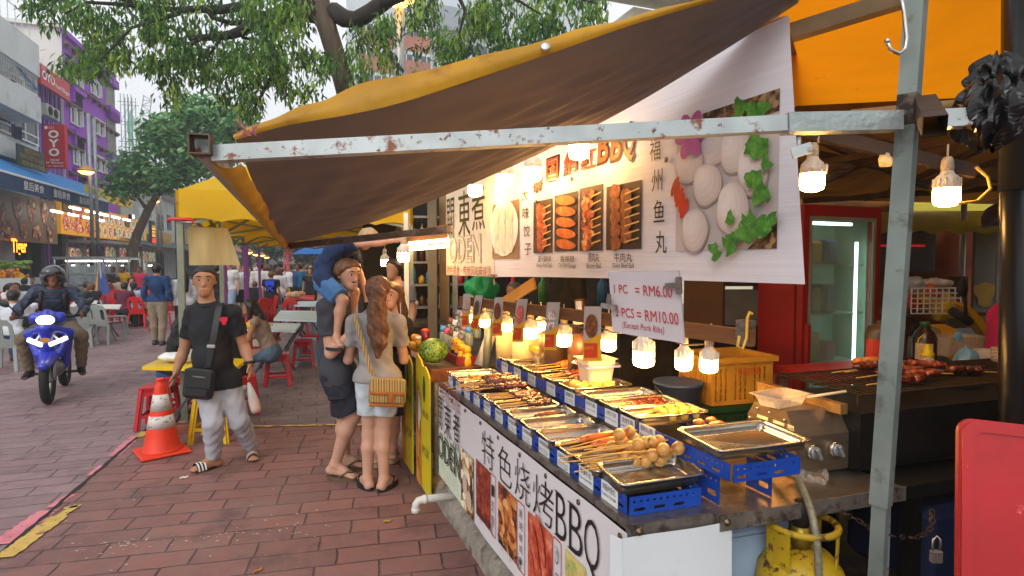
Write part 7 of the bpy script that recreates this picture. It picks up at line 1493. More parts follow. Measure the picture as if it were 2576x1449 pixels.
for px,py,rz,l in((457,1040,.5,'red stool under the person with long black hair at the yellow table'),(700,968,.35,'red stool under the girl in the beige top'),(765,922,.3,'red stool behind the pale blue one'),(786,905,.2,'red stool seen right of the pale blue one by the father'),(610,1040,.4,'red stool half hidden behind the striding man')):
 p=onz(px,py); dup(sr,(p.x,p.y,0),rz,l)
sy=stool_proto('stool','yellow stool behind the legs of the striding man',m_sty,'yellow and blue plastic stools'); p=onz(541,1105); sy.location=(p.x,p.y,0); sy.rotation_euler=(0,0,.12)
sb=stool_proto('stool','pale blue stool left of the father',m_stb,'yellow and blue plastic stools'); p=onz(773,918); sb.location=(p.x,p.y,0); sb.rotation_euler=(0,0,.2)
cp=onz(408,1140); t=thing('traffic_cone','orange traffic cone with two scuffed white bands beside the red stool','traffic cone',(cp.x,cp.y,.0))
m_cone=mat('orange cone rubber','#d8330c',.5,var=.12,scale=6,spots=[('#7a2a16',.62,.74,16),('#e0704a',.66,.76,9)]); m_band=mat('scuffed white band','#c9c5bd',.45,var=.1,scale=10,spots=[('#8f3a22',.58,.63,30),('#6a625c',.6,.68,18)])
b0=V((cp.x,cp.y,.006)); q_=loc_fr(b0,.75)
mb=MB(); mb.box((0,0,.016),(.40,.40,.032),q_,bev=.014); mb.build('base',m_cone,t)
rad=lambda z: lerp(.155,.042,(z-.03)/.60)
mb=MB(); mb.lathe([(.175,.03),(.16,.045)]+[(rad(z),z) for z in(.06,.2,.285,.37,.41,.5,.57,.63)]+[(.040,.635),(.033,.64),(.033,.67),(.037,.675),(.037,.685),(.028,.69)],b0,n=28); mb.build('body',m_cone,t)
for z0,z1 in((.245,.355),(.40,.545)): mb=MB(); mb.lathe([(rad(z0)+.002,z0),(rad(z1)+.002,z1)],b0,n=28); mb.build('reflective_band',m_band,t)
# ---- yellow tents along the street
m_ytent=mat('yellow tent cloth','#e6b908',.6,var=.07,scale=2.5,thin=.38,bump=.4,bscale=7,bdist=.02); m_tpost=mat('tent post olive grey','#7f8472',.5,.3,var=.15); m_purp=mat('purple tent post','#6a2a70',.5)
def tent(label,c,wd,dp,zt,vh,postm,near_posts=True,group='yellow market tents'):
 """c: near left corner on the ground; wd to the right, dp along the street"""
 t=thing('market_tent',label,'tent',(c.x,c.y,0),group=group); A=[c,c+SR*wd,c+SR*wd+S*dp,c+S*dp]; mid=(A[0]+A[2])/2
 for i,a in enumerate(A): mb=MB(); mb.bar(V((a.x,a.y,0)),V((a.x,a.y,zt)),.06,.06,up=S); mb.build('post',postm,t)
 mb=MB()
 for i in range(4):
  p,q=A[i]+Z*(zt+vh*.95),A[(i+1)%4]+Z*(zt+vh*.95); ap=mid+Z*(zt+vh+.75)
  mb.grid(lambda u,v,p=p,q=q,ap=ap:p.lerp(q,u).lerp(ap,v)-Z*.12*math.sin(math.pi*v)*math.sin(math.pi*u),8,8)
 mb.build('roof_cloth',m_ytent,t)
 for i in range(4):
  p,q=A[i],A[(i+1)%4]; o=(p+q)/2-mid; o.normalize(); mb=MB()
  mb.grid(lambda u,v,p=p,q=q,o=o:p.lerp(q,u)+o*(.035+.012*math.sin(u*31)*(1-v))+Z*(zt+vh*.97*v+(1-v)*.035*abs(math.sin(u*math.pi*6))),48,4); mb.build('valance',m_ytent,t)
 mb=MB()
 for i in range(4):
  p,q=A[i]+Z*(zt-.02),A[(i+1)%4]+Z*(zt-.02); h=(p+q)/2
  mb.bar(p,h+Z*.22,.03,.03); mb.bar(p+Z*.22,h,.03,.03); mb.bar(q,h+Z*.22,.03,.03); mb.bar(q+Z*.22,h,.03,.03); mb.bar(p,mid+Z*(zt+.55),.03,.03)
 mb.build('scissor_frame',m_tpost,t); return t
tc=onz(466,1083); tc.z=0
tent('nearest yellow market tent with olive grey post beside the traffic cone',tc,2.35,2.7,2.17,.34,m_tpost)
c2=tc+S*3.0; tent('second yellow market tent with purple posts behind the nearest one',c2,2.35,2.7,2.12,.32,m_purp)
c3=tc+S*6.0; tent('third yellow market tent seen under the far edge of the awning',c3,2.6,2.7,2.12,.32,m_purp)
mb=MB(); f=loc_fr((tc.x+.12,tc.y-.02,0),rot_s); mb.box((0,0,.045),(.42,.16,.09),f,bev=.008); tag(mb.build('wooden_block',mat('red wood block','#7d4636',.8,var=.25,scale=8)),'reddish wooden block under the tent post by the cone','block')
mb=MB(); mb.lathe([(.055,0),(.055,.012),(.03,.02)],(tc.x,tc.y,.091),n=14); tag(mb.build('post_foot',m_tpost),'round metal foot of the olive grey tent post','foot')
W0=[tc+SR*.06+Z*2.12,tc+SR*.46+Z*2.05];
mb=MB(); mb.grid(lambda u,v:(tc+SR*(.07+.34*u+.12*v*u)+S*(.25*u)+Z*lerp(2.12,1.72,v)+S*(.02*math.sin(u*9+v*2))),14,8); tag(mb.build('hanging_sheet',mat('cream sheet','#d9c48a',.6,var=.15,scale=4,thin=.45,stretch=(2,2,.3))),'cream translucent sheet hanging from the nearest tent beside its post','sheet')
t=thing('clamp','red C clamp gripping the top of the tent post','clamp',tc+Z*2.16); mb=MB(); q=tc+Z*2.17; mb.tube([q-SR*.09-Z*.0-SR*0+V((0,-.04,-.01)),q-SR*.06+V((0,-.05,.02)),q+SR*.13+V((0,-.05,.02)),q+SR*.15+V((0,-.05,-.02))],.018,7); mb.build('frame',m_chr,t); mb=MB(); mb.tube([q+SR*.02+V((0,-.06,-.01)),q+SR*.24+V((0,-.06,-.01))],.007,6); mb.build('screw',m_ss,t)
def bagz(name,label,px,py,z,r,m,amp=.008,fr=34):
 c=onz(px,py,z); f=SDF(c-V([k*1.5 for k in r]),c+V([k*1.5 for k in r]),max(r)/13); f.ell(c,r,0); f.noise(amp,fr); mb=MB(); f.to(mb); return tag(mb.build(name,m),label,'bag')
bagz('food_package','white foam packages wrapped in a bag on the yellow table',440,897,.78,(.17,.12,.045),mat('white foam','#d9d8d4',.5,var=.05)); bagz('plastic_bag','clear white plastic bag crumpled on the yellow table by the post',470,893,.80,(.1,.08,.07),m_wbag,.012,40)
bagz('yellow_bag','crumpled bright yellow bag on the pale table in front of the girl',636,818,.82,(.11,.1,.08),mat('yellow paper bag','#d9a814',.5,var=.2),.015,34)
p=onz(662,870,.45); mb=MB(); f=loc_fr((p.x,p.y,.45),.3); mb.grid(lambda u,v:f((u-.5)*.3,(.05 if u<2 else 0)*math.sin(math.pi*u),v*.36),8,6); mb.grid(lambda u,v:f((.5-u)*.3,-.05*math.sin(math.pi*u),v*.36),8,6); tag(mb.build('tote_bag',mat('cream tote','#b8a98c',.8,var=.1)),'cream cloth tote bag on the lap of the girl in beige','bag')
up_=onz(262,790); t=thing('furled_umbrella','furled green and yellow parasol standing by the food cart','umbrella',(up_.x,up_.y,0))
mu=[mat('umbrella green','#1f5a4a',.7,var=.2),mat('umbrella yellow','#c98f1a',.7,var=.2),mat('umbrella blue','#27407a',.7)]
a=aty(250,672,up_.y+.3); b=aty(266,778,up_.y); mb=MB()
for k in range(3): mb.grid(lambda u,v,k=k:a.lerp(b,v)+V(((.04+.42*v)*math.cos(k*2.1+u*2.1),.3*(.04+.4*v)*math.sin(k*2.1+u*2.1),0)),6,8,k)
mb.build('cloth',mu,t); mb=MB(); mb.tube([V((b.x,b.y,0)),a+Z*.2],.03,6); mb.build('pole',m_pole,t)
fp_=onz(196,778); t=thing('food_cart','glass and steel food cart right of the rider helmet','cart',(fp_.x,fp_.y,0)); cf=loc_fr((fp_.x,fp_.y,0),rot_s-.3)
fp2=onz(325,785)
def cart(t,fr,L,Wd,m1):
 mb=MB(); mb.box((0,0,.45),(L,Wd,.9),fr); mb.build('body',m1,t); mb=MB()
 for x in(-L/2,L/2):
  for y in(-Wd/2,Wd/2): mb.bar(fr(x,y,.9),fr(x,y,1.9),.05,.05)
 for z in(1.35,1.88):
  for y in(-Wd/2,Wd/2): mb.bar(fr(-L/2,y,z),fr(L/2,y,z),.05,.05)
 mb.build('frame',m_steel,t); mb=MB(); mb.box((0,0,1.93),(L+.1,Wd+.1,.05),fr); mb.build('roof',m_steel,t); mb=MB(); mb.box((0,-Wd/2,1.3),(L-.1,.01,.7),fr); mb.build('glass',mat('cart glass','#8fa0a0',.15,alpha=.35),t); mb=MB(); mb.tube([fr(-L*.35,0,1.8),fr(L*.35,0,1.8)],.03,6); mb.build('tube_lamp',m_tube,t)
cart(t,cf,1.1,.7,m_steel)
for k,(px,py,lab,m1) in enumerate(((236,782,'steel display cart left of the furled parasol with lit top',m_steel),(300,775,'pale yellow counter with glass top in front of the green shop',mat('pale counter','#b7ac7c',.6)))):
 p=onz(px,py); t=thing('food_cart',lab,'cart',(p.x,p.y,0)); cart(t,loc_fr((p.x,p.y,0),rot_s-.3),1.25,.7,m1)
p=onz(15,785); t=thing('fruit_stand','white fruit stand heaped with oranges at the left edge','stand',(p.x,p.y,0)); f=loc_fr((p.x,p.y,0),.3); mb=MB(); mb.box((0,0,.6),(1.8,.8,1.2),f); mb.build('cabinet',m_white,t)
mb=MB(); r=random.Random(9)
for i in range(60): mb.ball(f(r.uniform(-.6,.6),r.uniform(-.35,.2),1.25+r.uniform(0,.25)),.055,7)
tag(mb.build('orange_heap',mat('orange fruit','#d9861a',.5)),'heap of oranges on the white fruit stand','fruit'); mb=MB()
for i in range(30): mb.ball(f(r.uniform(-.7,.6),r.uniform(0,.4),1.55+r.uniform(0,.25)),(.12,.1,.07),7)
tag(mb.build('green_heap',mat('green fruit','#6a8a2a',.6,var=.4,scale=5)),'heap of green fruit above the oranges on the stand','fruit')
p=aty(627,680,24); t=thing('market_tent','small pale blue peaked tent far down the street','tent',(p.x,p.y,0)); mb=MB(); ap=aty(627,669,24); b=[aty(x,697,24+dy) for x,dy in((613,-.6),(653,-.6),(655,1.5),(615,1.5))]
mb.add([ap]+b,[(0,1,2),(0,2,3),(0,3,4),(0,4,1)]); mb.build('roof_cloth',mat('pale blue tent','#6f9fd0',.6,thin=.3),t)
for q in b: mb=MB(); mb.tube([V((q.x,q.y,0)),q],.03,5); mb.build('post',m_pole,t)
p=aty(790,650,40); t=thing('blue_umbrella','bright blue parasol far down the street beside the boy','umbrella',(p.x,p.y,0)); mb=MB(); mb.lathe([(1.6,2.3),(.8,2.7),(.02,2.95)],(p.x,p.y,0),n=8,smooth=False); mb.build('cloth',mat('blue parasol','#1e7ac9',.6,thin=.3),t); mb=MB(); mb.tube([(p.x,p.y,0),(p.x,p.y,2.9)],.03,6); mb.build('pole',m_pole,t)
# ---- fruit stall between the father's family and the banner
JS=thing('juice_stall','steel juice stall counter with fruit and bottles behind the yellow printed boards','counter',ST(3.1,.2,.15))
def jst(a0,a1,b0,b1,z0,z1,name,m): mb=MB(); sprism(a0,a1,b0,b1,z0,z1,mb); return mb.build(name,m,JS)
jst(2.62,4.3,.02,.9,.90,.94,'counter_top',m_ssw); jst(2.605,2.62,.0,.9,.86,.95,'front_edge',mat('rusty edge','#7a4a2a',.6,.4,var=.4,scale=14))
for a,b in((2.66,.06),(2.66,.8),(4.2,.06)): mb=MB(); mb.bar(ST(a,b,.14),ST(a,b,.9),.045,.045,up=SA); mb.build('leg',m_gal,JS)
jst(2.8,4.2,.5,.7,.2,.85,'red_crate_side',mat('dark red crate','#8a1418',.5))
m_yb=mat('yellow board print','#c9b414',.5,var=.08,scale=3,spots=[('#e0d9b0',.66,.74,8)]); m_beer=pic('beer print',['#5a2408','#a8501a','#d98a2a','#e8c06a'],5,'noise')
for k,(a,b0_,x0,x1,yt,yb,lab) in enumerate(((2.47,-.05,1043,1084,905,1228,'yellow printed board with green badge leaning at the corner of the juice stall'),(3.02,-.06,1012,1036,882,1172,'second yellow printed board with red tag farther along the juice stall'))):
 t=thing('printed_board',lab,'board',ST(a,b0_,.02)); f=Fr(ST(a+.0,b0_,.0)+SA*.0,-SA,Z) if False else Fr(ST(a+.42,b0_,.03),-SA,Z); w0=.44; hh=.95
 mb=MB(); poly=[(0,.0),(w0,0),(w0,hh*.93),(w0*.9,hh*.97),(w0*.7,hh),(w0*.55,hh*.985),(w0*.4,hh*1.03),(w0*.12,hh*1.06),(0,hh*1.0)]; mb.prism(poly,f,-.012,0); mb.build('panel',m_yb,t)
 mb=MB(); mb.disc(f,w0*.66,hh*.82,.035,.1,.004,18); mb.build('green_badge',mat('green badge','#1d5a26',.5),t); mb=MB(); mb.add([f(w0*.05,0,.003),f(w0*.42,0,.003),f(w0*.36,hh*.75,.003),f(w0*.1,hh*.85,.003)],[(0,1,2,3)]); mb.build('glass_print',m_beer,t)
 mb=MB(); mb.disc(f,w0*.3,hh*.62,.05,.14,.005,14,wob=.2); mb.build('foam_print',m_white2,t); mb=MB(); mb.text('新鲜水果',f,(w0*.55,hh*.6,w0*.95,hh*.66),h=.005); mb.text('RM 3.00',f,(w0*.5,hh*.3,w0*.95,hh*.37),h=.005,sh=.3); mb.build('lettering',mat('dark green ink','#2a3a14',.5),t)
 if k==1: mb=MB(); mb.quad(f(w0*.1,hh*.85,.006),f(w0*.35,hh*.85,.006),f(w0*.35,hh*.98,.006),f(w0*.1,hh*.98,.006)); mb.build('red_tag',m_redink,t)
def mel():
 m=bpy.data.materials.new('melon rind'); m.use_nodes=True; N=m.node_tree.nodes; L=m.node_tree.links; b=N['Principled BSDF']; b.inputs['Roughness'].default_value=.35
 tc=N.new('ShaderNodeTexCoord'); mp=N.new('ShaderNodeMapping'); L.new(tc.outputs['Object'],mp.inputs['Vector']); wv=N.new('ShaderNodeTexWave'); wv.wave_type='RINGS'; wv.rings_direction='X'; wv.inputs['Scale'].default_value=11; wv.inputs['Distortion'].default_value=9; wv.inputs['Detail'].default_value=3; wv.inputs['Detail Scale'].default_value=4
 L.new(mp.outputs['Vector'],wv.inputs['Vector']); rp=N.new('ShaderNodeValToRGB'); rp.color_ramp.elements[0].color=(*C('#1f4a14'),1); rp.color_ramp.elements[1].color=(*C('#7a9a34'),1); rp.color_ramp.elements[0].position=.3; rp.color_ramp.elements[1].position=.8; L.new(wv.outputs['Fac'],rp.inputs['Fac']); L.new(rp.outputs['Color'],b.inputs['Base Color']); return m
mc_=onpl(1090,882,ST(2.85,0,0),SA); mb=MB(); mb.ball((0,0,0),(.118,.104,.100),28); o=mb.build('watermelon',mel()); o.location=mc_; tag(o,'whole green watermelon on the corner of the juice stall counter','watermelon')
m_duck=mat('yellow toy plastic','#e0a80a',.35,coat=.2); m_dbk=mat('toy bill red','#c8431a',.4)
def dcol(px,py,a): return onpl(px,py,ST(a,0,0),SA)
for k,(x,y,ap,apn) in enumerate(((1147,872,m_black,'black'),(1155,879,mat('navy apron','#26307a',.6),'navy'),(1163,888,mat('red apron','#a81c1c',.6),'red'),(1175,894,m_duck,'no'))):
 p=dcol(x,y,2.95-.07*k); t=thing('duck_bottle','yellow duck shaped bottle with %s apron in the front row of bottles'%apn,'bottle',p-Z*.09); mb=MB(); mb.lathe([(.04,-.09),(.043,-.05),(.036,.0),(.026,.02)],p,n=14); mb.ball(p+Z*.045,(.034,.034,.034),12); mb.build('body',m_duck,t); mb=MB(); d=V((-.85,-.5,0)).normalized(); mb.ball(p+Z*.04+d*.034,(.016,.016,.008),8); mb.build('bill',m_dbk,t)
 mb=MB(); mb.ball(p+Z*.055+d*.028+V((.5,-.85,0))*.016,.005,6); mb.build('eye',m_black,t)
 if k<3: mb=MB(); mb.grid(lambda u,v:p+V((.0435*math.cos(3.0+u*1.9),.0435*math.sin(3.0+u*1.9),lerp(-.085,-.02,v))),8,2); mb.build('apron',ap,t)
toy=[('blue','#4aa0d8'),('pink','#e0587a'),('brown','#7a4a34'),('white','#d8d5d0'),('grey','#7a7a80'),('rose','#e88aa8')]
m_tb=mat('clear toy bottle','#b9c4b0',.15,alpha=.5,spec=.9,var=.2,scale=30)
r=random.Random(12); nn_=0
for row in range(3):
 for k in range(5):
  x=1116+row*20+k*11; y=838+k*5.5-row*20; cn_=toy[(row*2+k)%6]; p=dcol(x,y,3.3-.08*k+.02*row)
  t=thing('toy_bottle','clear bottle with %s animal head, %s from left in the %s row'%(cn_[0],ordn[k],['front','middle','back'][row]),'bottle',p-Z*.1); mb=MB(); mb.lathe([(.034,-.1),(.038,-.06),(.036,.0),(.03,.012)],p,n=10); mb.build('body',m_tb,t); mb=MB(); mb.ball(p+Z*.035,(.033,.03,.03),10); mb.ball(p+Z*.06+V((.018,0,0)),.012,6); mb.ball(p+Z*.06-V((.018,0,0)),.012,6); mb.build('animal_head',mat('toy '+cn_[0],cn_[1],.4),t)
  mb=MB(); q=p+Z*.06; mb.tube([q+V((.02*math.cos(a),0,.03+.02*math.sin(a))) for a in [i*.9 for i in range(6)]],.004,5); mb.build('loop',m_black,t)
t=thing('basket','dark red plastic basket under the duck bottles','basket',dcol(1160,905,2.8)); mb=MB(); q=dcol(1168,908,2.72); f=Fr(q,-SA,SB); mb.bar(q-SB*.05,q+SA*.5-SB*.06,.02,.07); mb.bar(q-SB*.05,q+SB*.16,.02,.07); mb.build('side',mat('dark red basket','#7a1f1c',.5),t)
def fruit(px,py,a,rr,col,name,label): p=dcol(px,py,a); mb=MB(); mb.ball((0,0,0),rr,14); o=mb.build(name,mat('fruit '+col,col,.45,var=.2,scale=12)); o.location=p; o.rotation_euler=(0,.5,.4); tag(o,label,name.replace('_',' '))
fruit(1052,856,3.3,(.09,.05,.045),'#d8961c','mango','long yellow mango at the back of the fruit row'); fruit(1043,872,3.25,(.07,.045,.04),'#d9a52a','mango','shorter yellow mango in front of the long one'); fruit(1066,872,3.1,(.04,.035,.035),'#4a2c1a','kiwi','dark brown kiwi beside the watermelon, the left one'); fruit(1078,866,3.05,(.035,.032,.03),'#7a5030','kiwi','lighter brown kiwi against the watermelon'); fruit(1074,882,2.95,(.035,.03,.03),'#8a5a34','kiwi','small kiwi tucked below the dark one')
p=dcol(1070,848,3.1); t=thing('drink_cup','clear cup of red drink with fruit on top','cup',p); mb=MB(); mb.lathe([(.03,-.05),(.04,.05)],p,n=14); mb.build('body',mat('red drink','#7a1420',.25,coat=.4),t); mb=MB(); mb.ball(p+Z*.055,(.036,.036,.018),10); mb.build('fruit_topping',mat('fruit topping','#d9502a',.5,var=.4,scale=60),t)
p=dcol(1056,862,3.15); t=thing('drink_cup','cup of yellow juice with white lid','cup',p); mb=MB(); mb.lathe([(.028,-.05),(.038,.035)],p,n=14); mb.build('body',mat('yellow juice','#d9a83a',.3),t); mb=MB(); mb.lathe([(.04,.035),(.04,.042),(.03,.05)],p,n=14); mb.build('lid',m_label,t)
cyl_bar('white_tube','white rolled tube leaning between the two stalls','tube',onpl(1208,920,ST(2.5,0,0),SA),onpl(1262,770,ST(2.5,0,0),SA),.045,mat('white tube','#c9c2b4',.5))
cyl_bar('support_post','slotted olive steel post between the two stalls','post',onpl(1222,955,ST(2.45,0,0),SA),onpl(1232,760,ST(2.45,0,0),SA),.03,m_post)
for k,(px,y0,y1,Y,r_,lab,mm) in enumerate(((1026,640,1000,5.6,.022,'thin white pole behind the second girl','#c9c4b4'),(1120,560,905,6.6,.055,'brown timber post at the near side of the shelves','#7a5f3a'),(1146,560,900,6.8,.03,'round steel pole right of the timber post','#8f9392'),(1090,590,880,6.4,.05,'olive post behind the shelves','#6a5c40'))):
 a=aty(px,y1,Y); mb=MB(); b=aty(px,y0,Y); mb.bar(V((a.x,a.y,.1)),V((a.x,a.y,b.z+.4)),r_*2,r_*2); tag(mb.build('support_post',mat('post '+mm,mm,.5,.2,var=.2)),lab,'post')
mb=MB(); mb.bar(aty(1030,598,5.6),aty(1175,575,5.2),.1,.12); tag(mb.build('wooden_strip',m_wood),'brown wooden strip above two lit tubes left of the banners','strip')
for y,l in((612,'upper'),(626,'lower')): mb=MB(); mb.tube([aty(1030,y+1,5.5),aty(1180,y-13,5.1)],.018,8); tag(mb.build('tube_lamp',mat('warm tube','#ffffff',.5,emis='#ffd08a',es=10)),l+' lit warm tube lamp under the wooden strip','lamp')
bulb(aty(1015,645,5.0),.052,'lit bulb hanging above the second girl',hang=.1)
bulb(aty(1062,610,6.6),.05,'lit bulb far back above the shelves, right of the hanging one'); bulb(aty(968,660,7.0),.05,'lit bulb seen left of the vendor head')
t=thing('shelf_unit','steel shelf unit packed with bottles behind the juice stall','shelf',aty(1080,900,7.6)); fo=aty(1035,660,7.6); SF=Fr(V((fo.x,fo.y,.1)),(.96,.28,0),Z); LS=1.0
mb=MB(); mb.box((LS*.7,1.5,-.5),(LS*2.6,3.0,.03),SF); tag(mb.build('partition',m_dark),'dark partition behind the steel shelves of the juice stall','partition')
for z in(.7,1.05,1.35,1.65,1.95,2.25): mb=MB(); mb.box((LS/2,z,-.2),(LS,.03,.4),SF); mb.build('shelf_board',m_steel,t)
for u in(0,LS):
 for w in(0,-.4): mb=MB(); mb.box((u,1.25,w),(.035,2.5,.035),SF); mb.build('upright',m_steel,t)
bc=[('red','#b02a2a'),('green','#3a7a3a'),('white','#c9c9c5'),('blue','#2a6a9a'),('brown','#4a2c1a'),('yellow','#c9a52a'),('clear','#9aa8a8')]
bc=[(n_,c_) for n_,c_ in bc]+[('grey','#7d8482'),('pale','#b9b5a5')]
for i,z in enumerate((.72,1.07,1.37,1.67,1.97)):
 for k in range(11):
  c_=r.choice(bc); h_=r.uniform(.08,.24); w_=r.uniform(.022,.045); mb=MB(); mb.lathe([(w_,0),(w_,h_*.7),(w_*.45,h_*.88),(w_*.4,h_)],SF(.06+.088*k,z,-.12+r.uniform(-.07,.07)),n=9); tag(mb.build('bottle',mat('shelf bottle '+c_[0],c_[1],.35)),'small bottle or jar standing on the steel shelves behind the juice stall','bottle','bottles on the steel shelves')
t=thing('steel_cabinet','dull steel counter cabinet under the shelves','cabinet',SF(.4,0,.4)); mb=MB(); mb.box((.3,.45,.5),(1.1,.85,.5),SF); mb.build('body',mat('dull cabinet','#5a5f60',.45,.5,var=.2),t); mb=MB(); mb.box((.3,.9,.5),(1.2,.05,.6),SF); mb.build('top',m_ss,t)
bag('plastic_bag','large bright green plastic bag hanging under the overhead banner',1210,730,5.6,(.16,.12,.15),mat('green film','#0f9a66',.35,var=.25,scale=10,bump=.8,bscale=16,bdist=.03,thin=.25),.02,24)
mb=MB(); mb.bar(aty(1262,765,4.9),aty(1345,712,4.5),.02,.09); tag(mb.build('wooden_plank',mat('pale plank','#b58f50',.6,var=.15,scale=5)),'pale wooden plank slanting under the overhead banner','plank')
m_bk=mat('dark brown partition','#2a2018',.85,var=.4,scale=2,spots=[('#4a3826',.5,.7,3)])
def wall_px(x0,x1,y0,y1,Y0,Y1,name,label,m):
 a=aty(x0,y0,Y0); b=aty(x1,y0,Y1); zb=min(aty(x0,y1,Y0).z,aty(x1,y1,Y1).z); mb=MB(); d=V((b.x-a.x,b.y-a.y,0)); mb.bar(V((a.x,a.y,(a.z+zb)/2)),V((b.x,b.y,(a.z+zb)/2)),.05,a.z-zb); return tag(mb.build(name,m),label,'partition')
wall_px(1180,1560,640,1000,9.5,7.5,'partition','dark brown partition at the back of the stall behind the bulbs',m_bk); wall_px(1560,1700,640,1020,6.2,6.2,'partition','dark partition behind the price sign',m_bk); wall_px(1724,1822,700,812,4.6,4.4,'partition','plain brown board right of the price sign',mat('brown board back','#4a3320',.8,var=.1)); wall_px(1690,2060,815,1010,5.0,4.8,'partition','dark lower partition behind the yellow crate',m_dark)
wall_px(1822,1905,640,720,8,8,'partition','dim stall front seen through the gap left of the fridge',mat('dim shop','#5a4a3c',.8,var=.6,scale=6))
p=aty(1855,760,6.5); t=thing('plastic_chair','white chair back seen through the gap left of the red fridge','chair',(p.x,p.y,0)); mb=MB(); f=Fr((p.x-.3,p.y,0),(1,.1,0),Z); plate(mb,rrect(0,.5,.6,aty(1855,728,6.5).z,.1),[],f,.03); mb.build('backrest',mat('grey white plastic','#a9b0b0',.5),t); mb=MB(); mb.box((.3,.45,-.2),(.5,.03,.4),f); mb.build('seat',mat('grey white plastic','#a9b0b0',.5),t)
for k in range(6):
 x=1290+k*75; p=aty(x,735,6.2-.2*k); mb=MB(); mb.lathe([(.05,-.12),(.05,.08),(.02,.12),(.02,.16)],p,n=9); tag(mb.build('bottle',mat('shelf bottle '+bc[k][0],bc[k][1],.35)),'blurred bottle standing in the dark behind the wooden beam','bottle','bottles behind the beam')
for k,(x,y,Y,hh,rr_,cl) in enumerate(((1325,880,3.9,.3,.1,'#c9b48a'),(1285,870,4.2,.32,.11,'#b5a87a'),(1395,870,3.6,.2,.1,'#3a2a1c'),(1470,880,3.4,.22,.1,'#4a2c1c'))):
 p=aty(x,y,Y); mb=MB(); mb.lathe([(rr_,-hh/2),(rr_,hh*.4),(rr_*.6,hh/2)],p,n=16); tag(mb.build('canister',mat('canister '+cl,cl,.4,var=.15)),['tall cream canister between the picture cards','cream canister left of the tall one','short dark canister behind the orange lid','dark brown canister behind the milky tub'][k],'canister')
# ================================================================== PEOPLE
m_skin={'t':mat('tan skin','#a37557',.5,var=.06,scale=9,spec=.35),'l':mat('light skin','#bb8f78',.5,var=.06,scale=9,spec=.35),'d':mat('brown skin','#80513a',.5,var=.06,scale=9,spec=.35)}
m_hair={'k':mat('black hair','#17120f',.5,var=.4,scale=60,stretch=(1,1,.2)),'b':mat('brown hair','#5a3a22',.5,var=.4,scale=60,stretch=(1,1,.2)),'a':mat('auburn hair','#5f3d24',.5,var=.5,scale=50,stretch=(1,1,.2)),'y':mat('fair hair','#a58a64',.6,var=.3,scale=60),'g':mat('grey hair','#55524e',.6,var=.4,scale=60),'r':mat('ginger hair','#8a4a22',.6,var=.3,scale=60)}
def fab(col,rough=.85): return mat('cloth '+col,col,rough,var=.12,scale=7,bump=.25,bscale=60,bdist=.004)
def unit(v): v=V(v); v.normalize(); return v
def skeleton(p,yaw,H=1.7,pose='stand',phase=0.,lean=0.):
 """joint positions for a figure whose feet stand at p and which faces yaw (0 = +y)"""
 f=V((-math.sin(yaw),math.cos(yaw),0)); r=V((f.y,-f.x,0)); k=H/1.7
 def at(x,y,z): return V(p)+r*(x*k)+f*(y*k)+Z*(z*k)
 J={'f':f,'r':r,'k':k}
 hz=.90 if pose!='sit' else .50; dz=hz-.90; ly=lean
 J['pel']=at(0,0,.93+dz); J['wai']=at(0,.02+ly*.2,1.05+dz); J['che']=at(0,.015+ly*.55,1.26+dz); J['nec']=at(0,-.005+ly*.9,1.43+dz); J['hed']=at(0,.025+ly*1.1,1.585+dz); J['face']=unit(f)
 for s,n in((-1,'l'),(1,'r')):
  J[n+'sh']=at(s*.185,-.005+ly*.8,1.385+dz); sw=phase*s
  J[n+'el']=at(s*.235,-.03+sw*.12+ly*.7,1.11+dz); J[n+'wr']=at(s*.235,.06+sw*.22+ly*.6,.87+dz); J[n+'ha']=at(s*.225,.085+sw*.26+ly*.6,.79+dz)
  J[n+'hi']=at(s*.092,0,.88+dz)
  if pose=='sit':
   J[n+'kn']=at(s*.13,.42,.50); J[n+'an']=at(s*.13,.40,.075); J[n+'to']=at(s*.15,.55,.03)
   J[n+'el']=at(s*.25,.12+ly*.6,1.14+dz); J[n+'wr']=at(s*.16,.36+ly*.4,1.10+dz); J[n+'ha']=at(s*.13,.43+ly*.4,1.10+dz)
  else:
   J[n+'kn']=at(s*.095,-sw*.16+.03,.485+abs(sw)*.02); J[n+'an']=at(s*.09,-sw*.36-.02*abs(sw),.075+(.06*abs(sw) if sw>0 else 0)); J[n+'to']=J[n+'an']+f*.14*k+Z*(-.045 if sw<=0 else -.06)*k
 return J
def sbox(J,mg=.2):
 P=[v for a,v in J.items() if isinstance(v,V) and a not in('f','r','face')]; return V([min(p[i] for p in P)-mg for i in range(3)]),V([max(p[i] for p in P)+mg for i in range(3)])
def hand(f,J,n,k,fine):
 w,h=J[n+'wr'],J[n+'ha']; d=unit(h-w); up=J.get(n+'pl',None);
 side=unit(d.cross(J['r'])) if abs(d.dot(J['r']))<.9 else unit(d.cross(Z)); nrm=unit(side.cross(d))
 L=max((h-w).length,.06*k); b=w+d*L*.95
 f.cone(w,b,.026*k,.034*k,.012,flat=(nrm,.55))
 if not fine: f.cone(b,b+d*.07*k,.03*k,.018*k,.012,flat=(nrm,.6)); return
 cu=J.get(n+'cu',.5)
 for i,(o,l) in enumerate(((-.027,.062),(-.009,.073),(.009,.070),(.027,.056))):
  a=b+side*o*k; c=a+d*l*.5*k+nrm*(.012*cu*k); e=c+(d*(1-cu*.7)+nrm*cu*.9)*l*.5*k; f.cone(a,c,.0095*k,.009*k,.004).cone(c,e,.009*k,.0072*k,.003)
 a=w.lerp(b,.35)-side*.03*k; c=a-side*.02*k+d*.028*k+nrm*.008*k; f.cone(a,c,.011*k,.010*k,.008).cone(c,c+d*.03*k+nrm*.012*k,.0095*k,.008*k,.003)
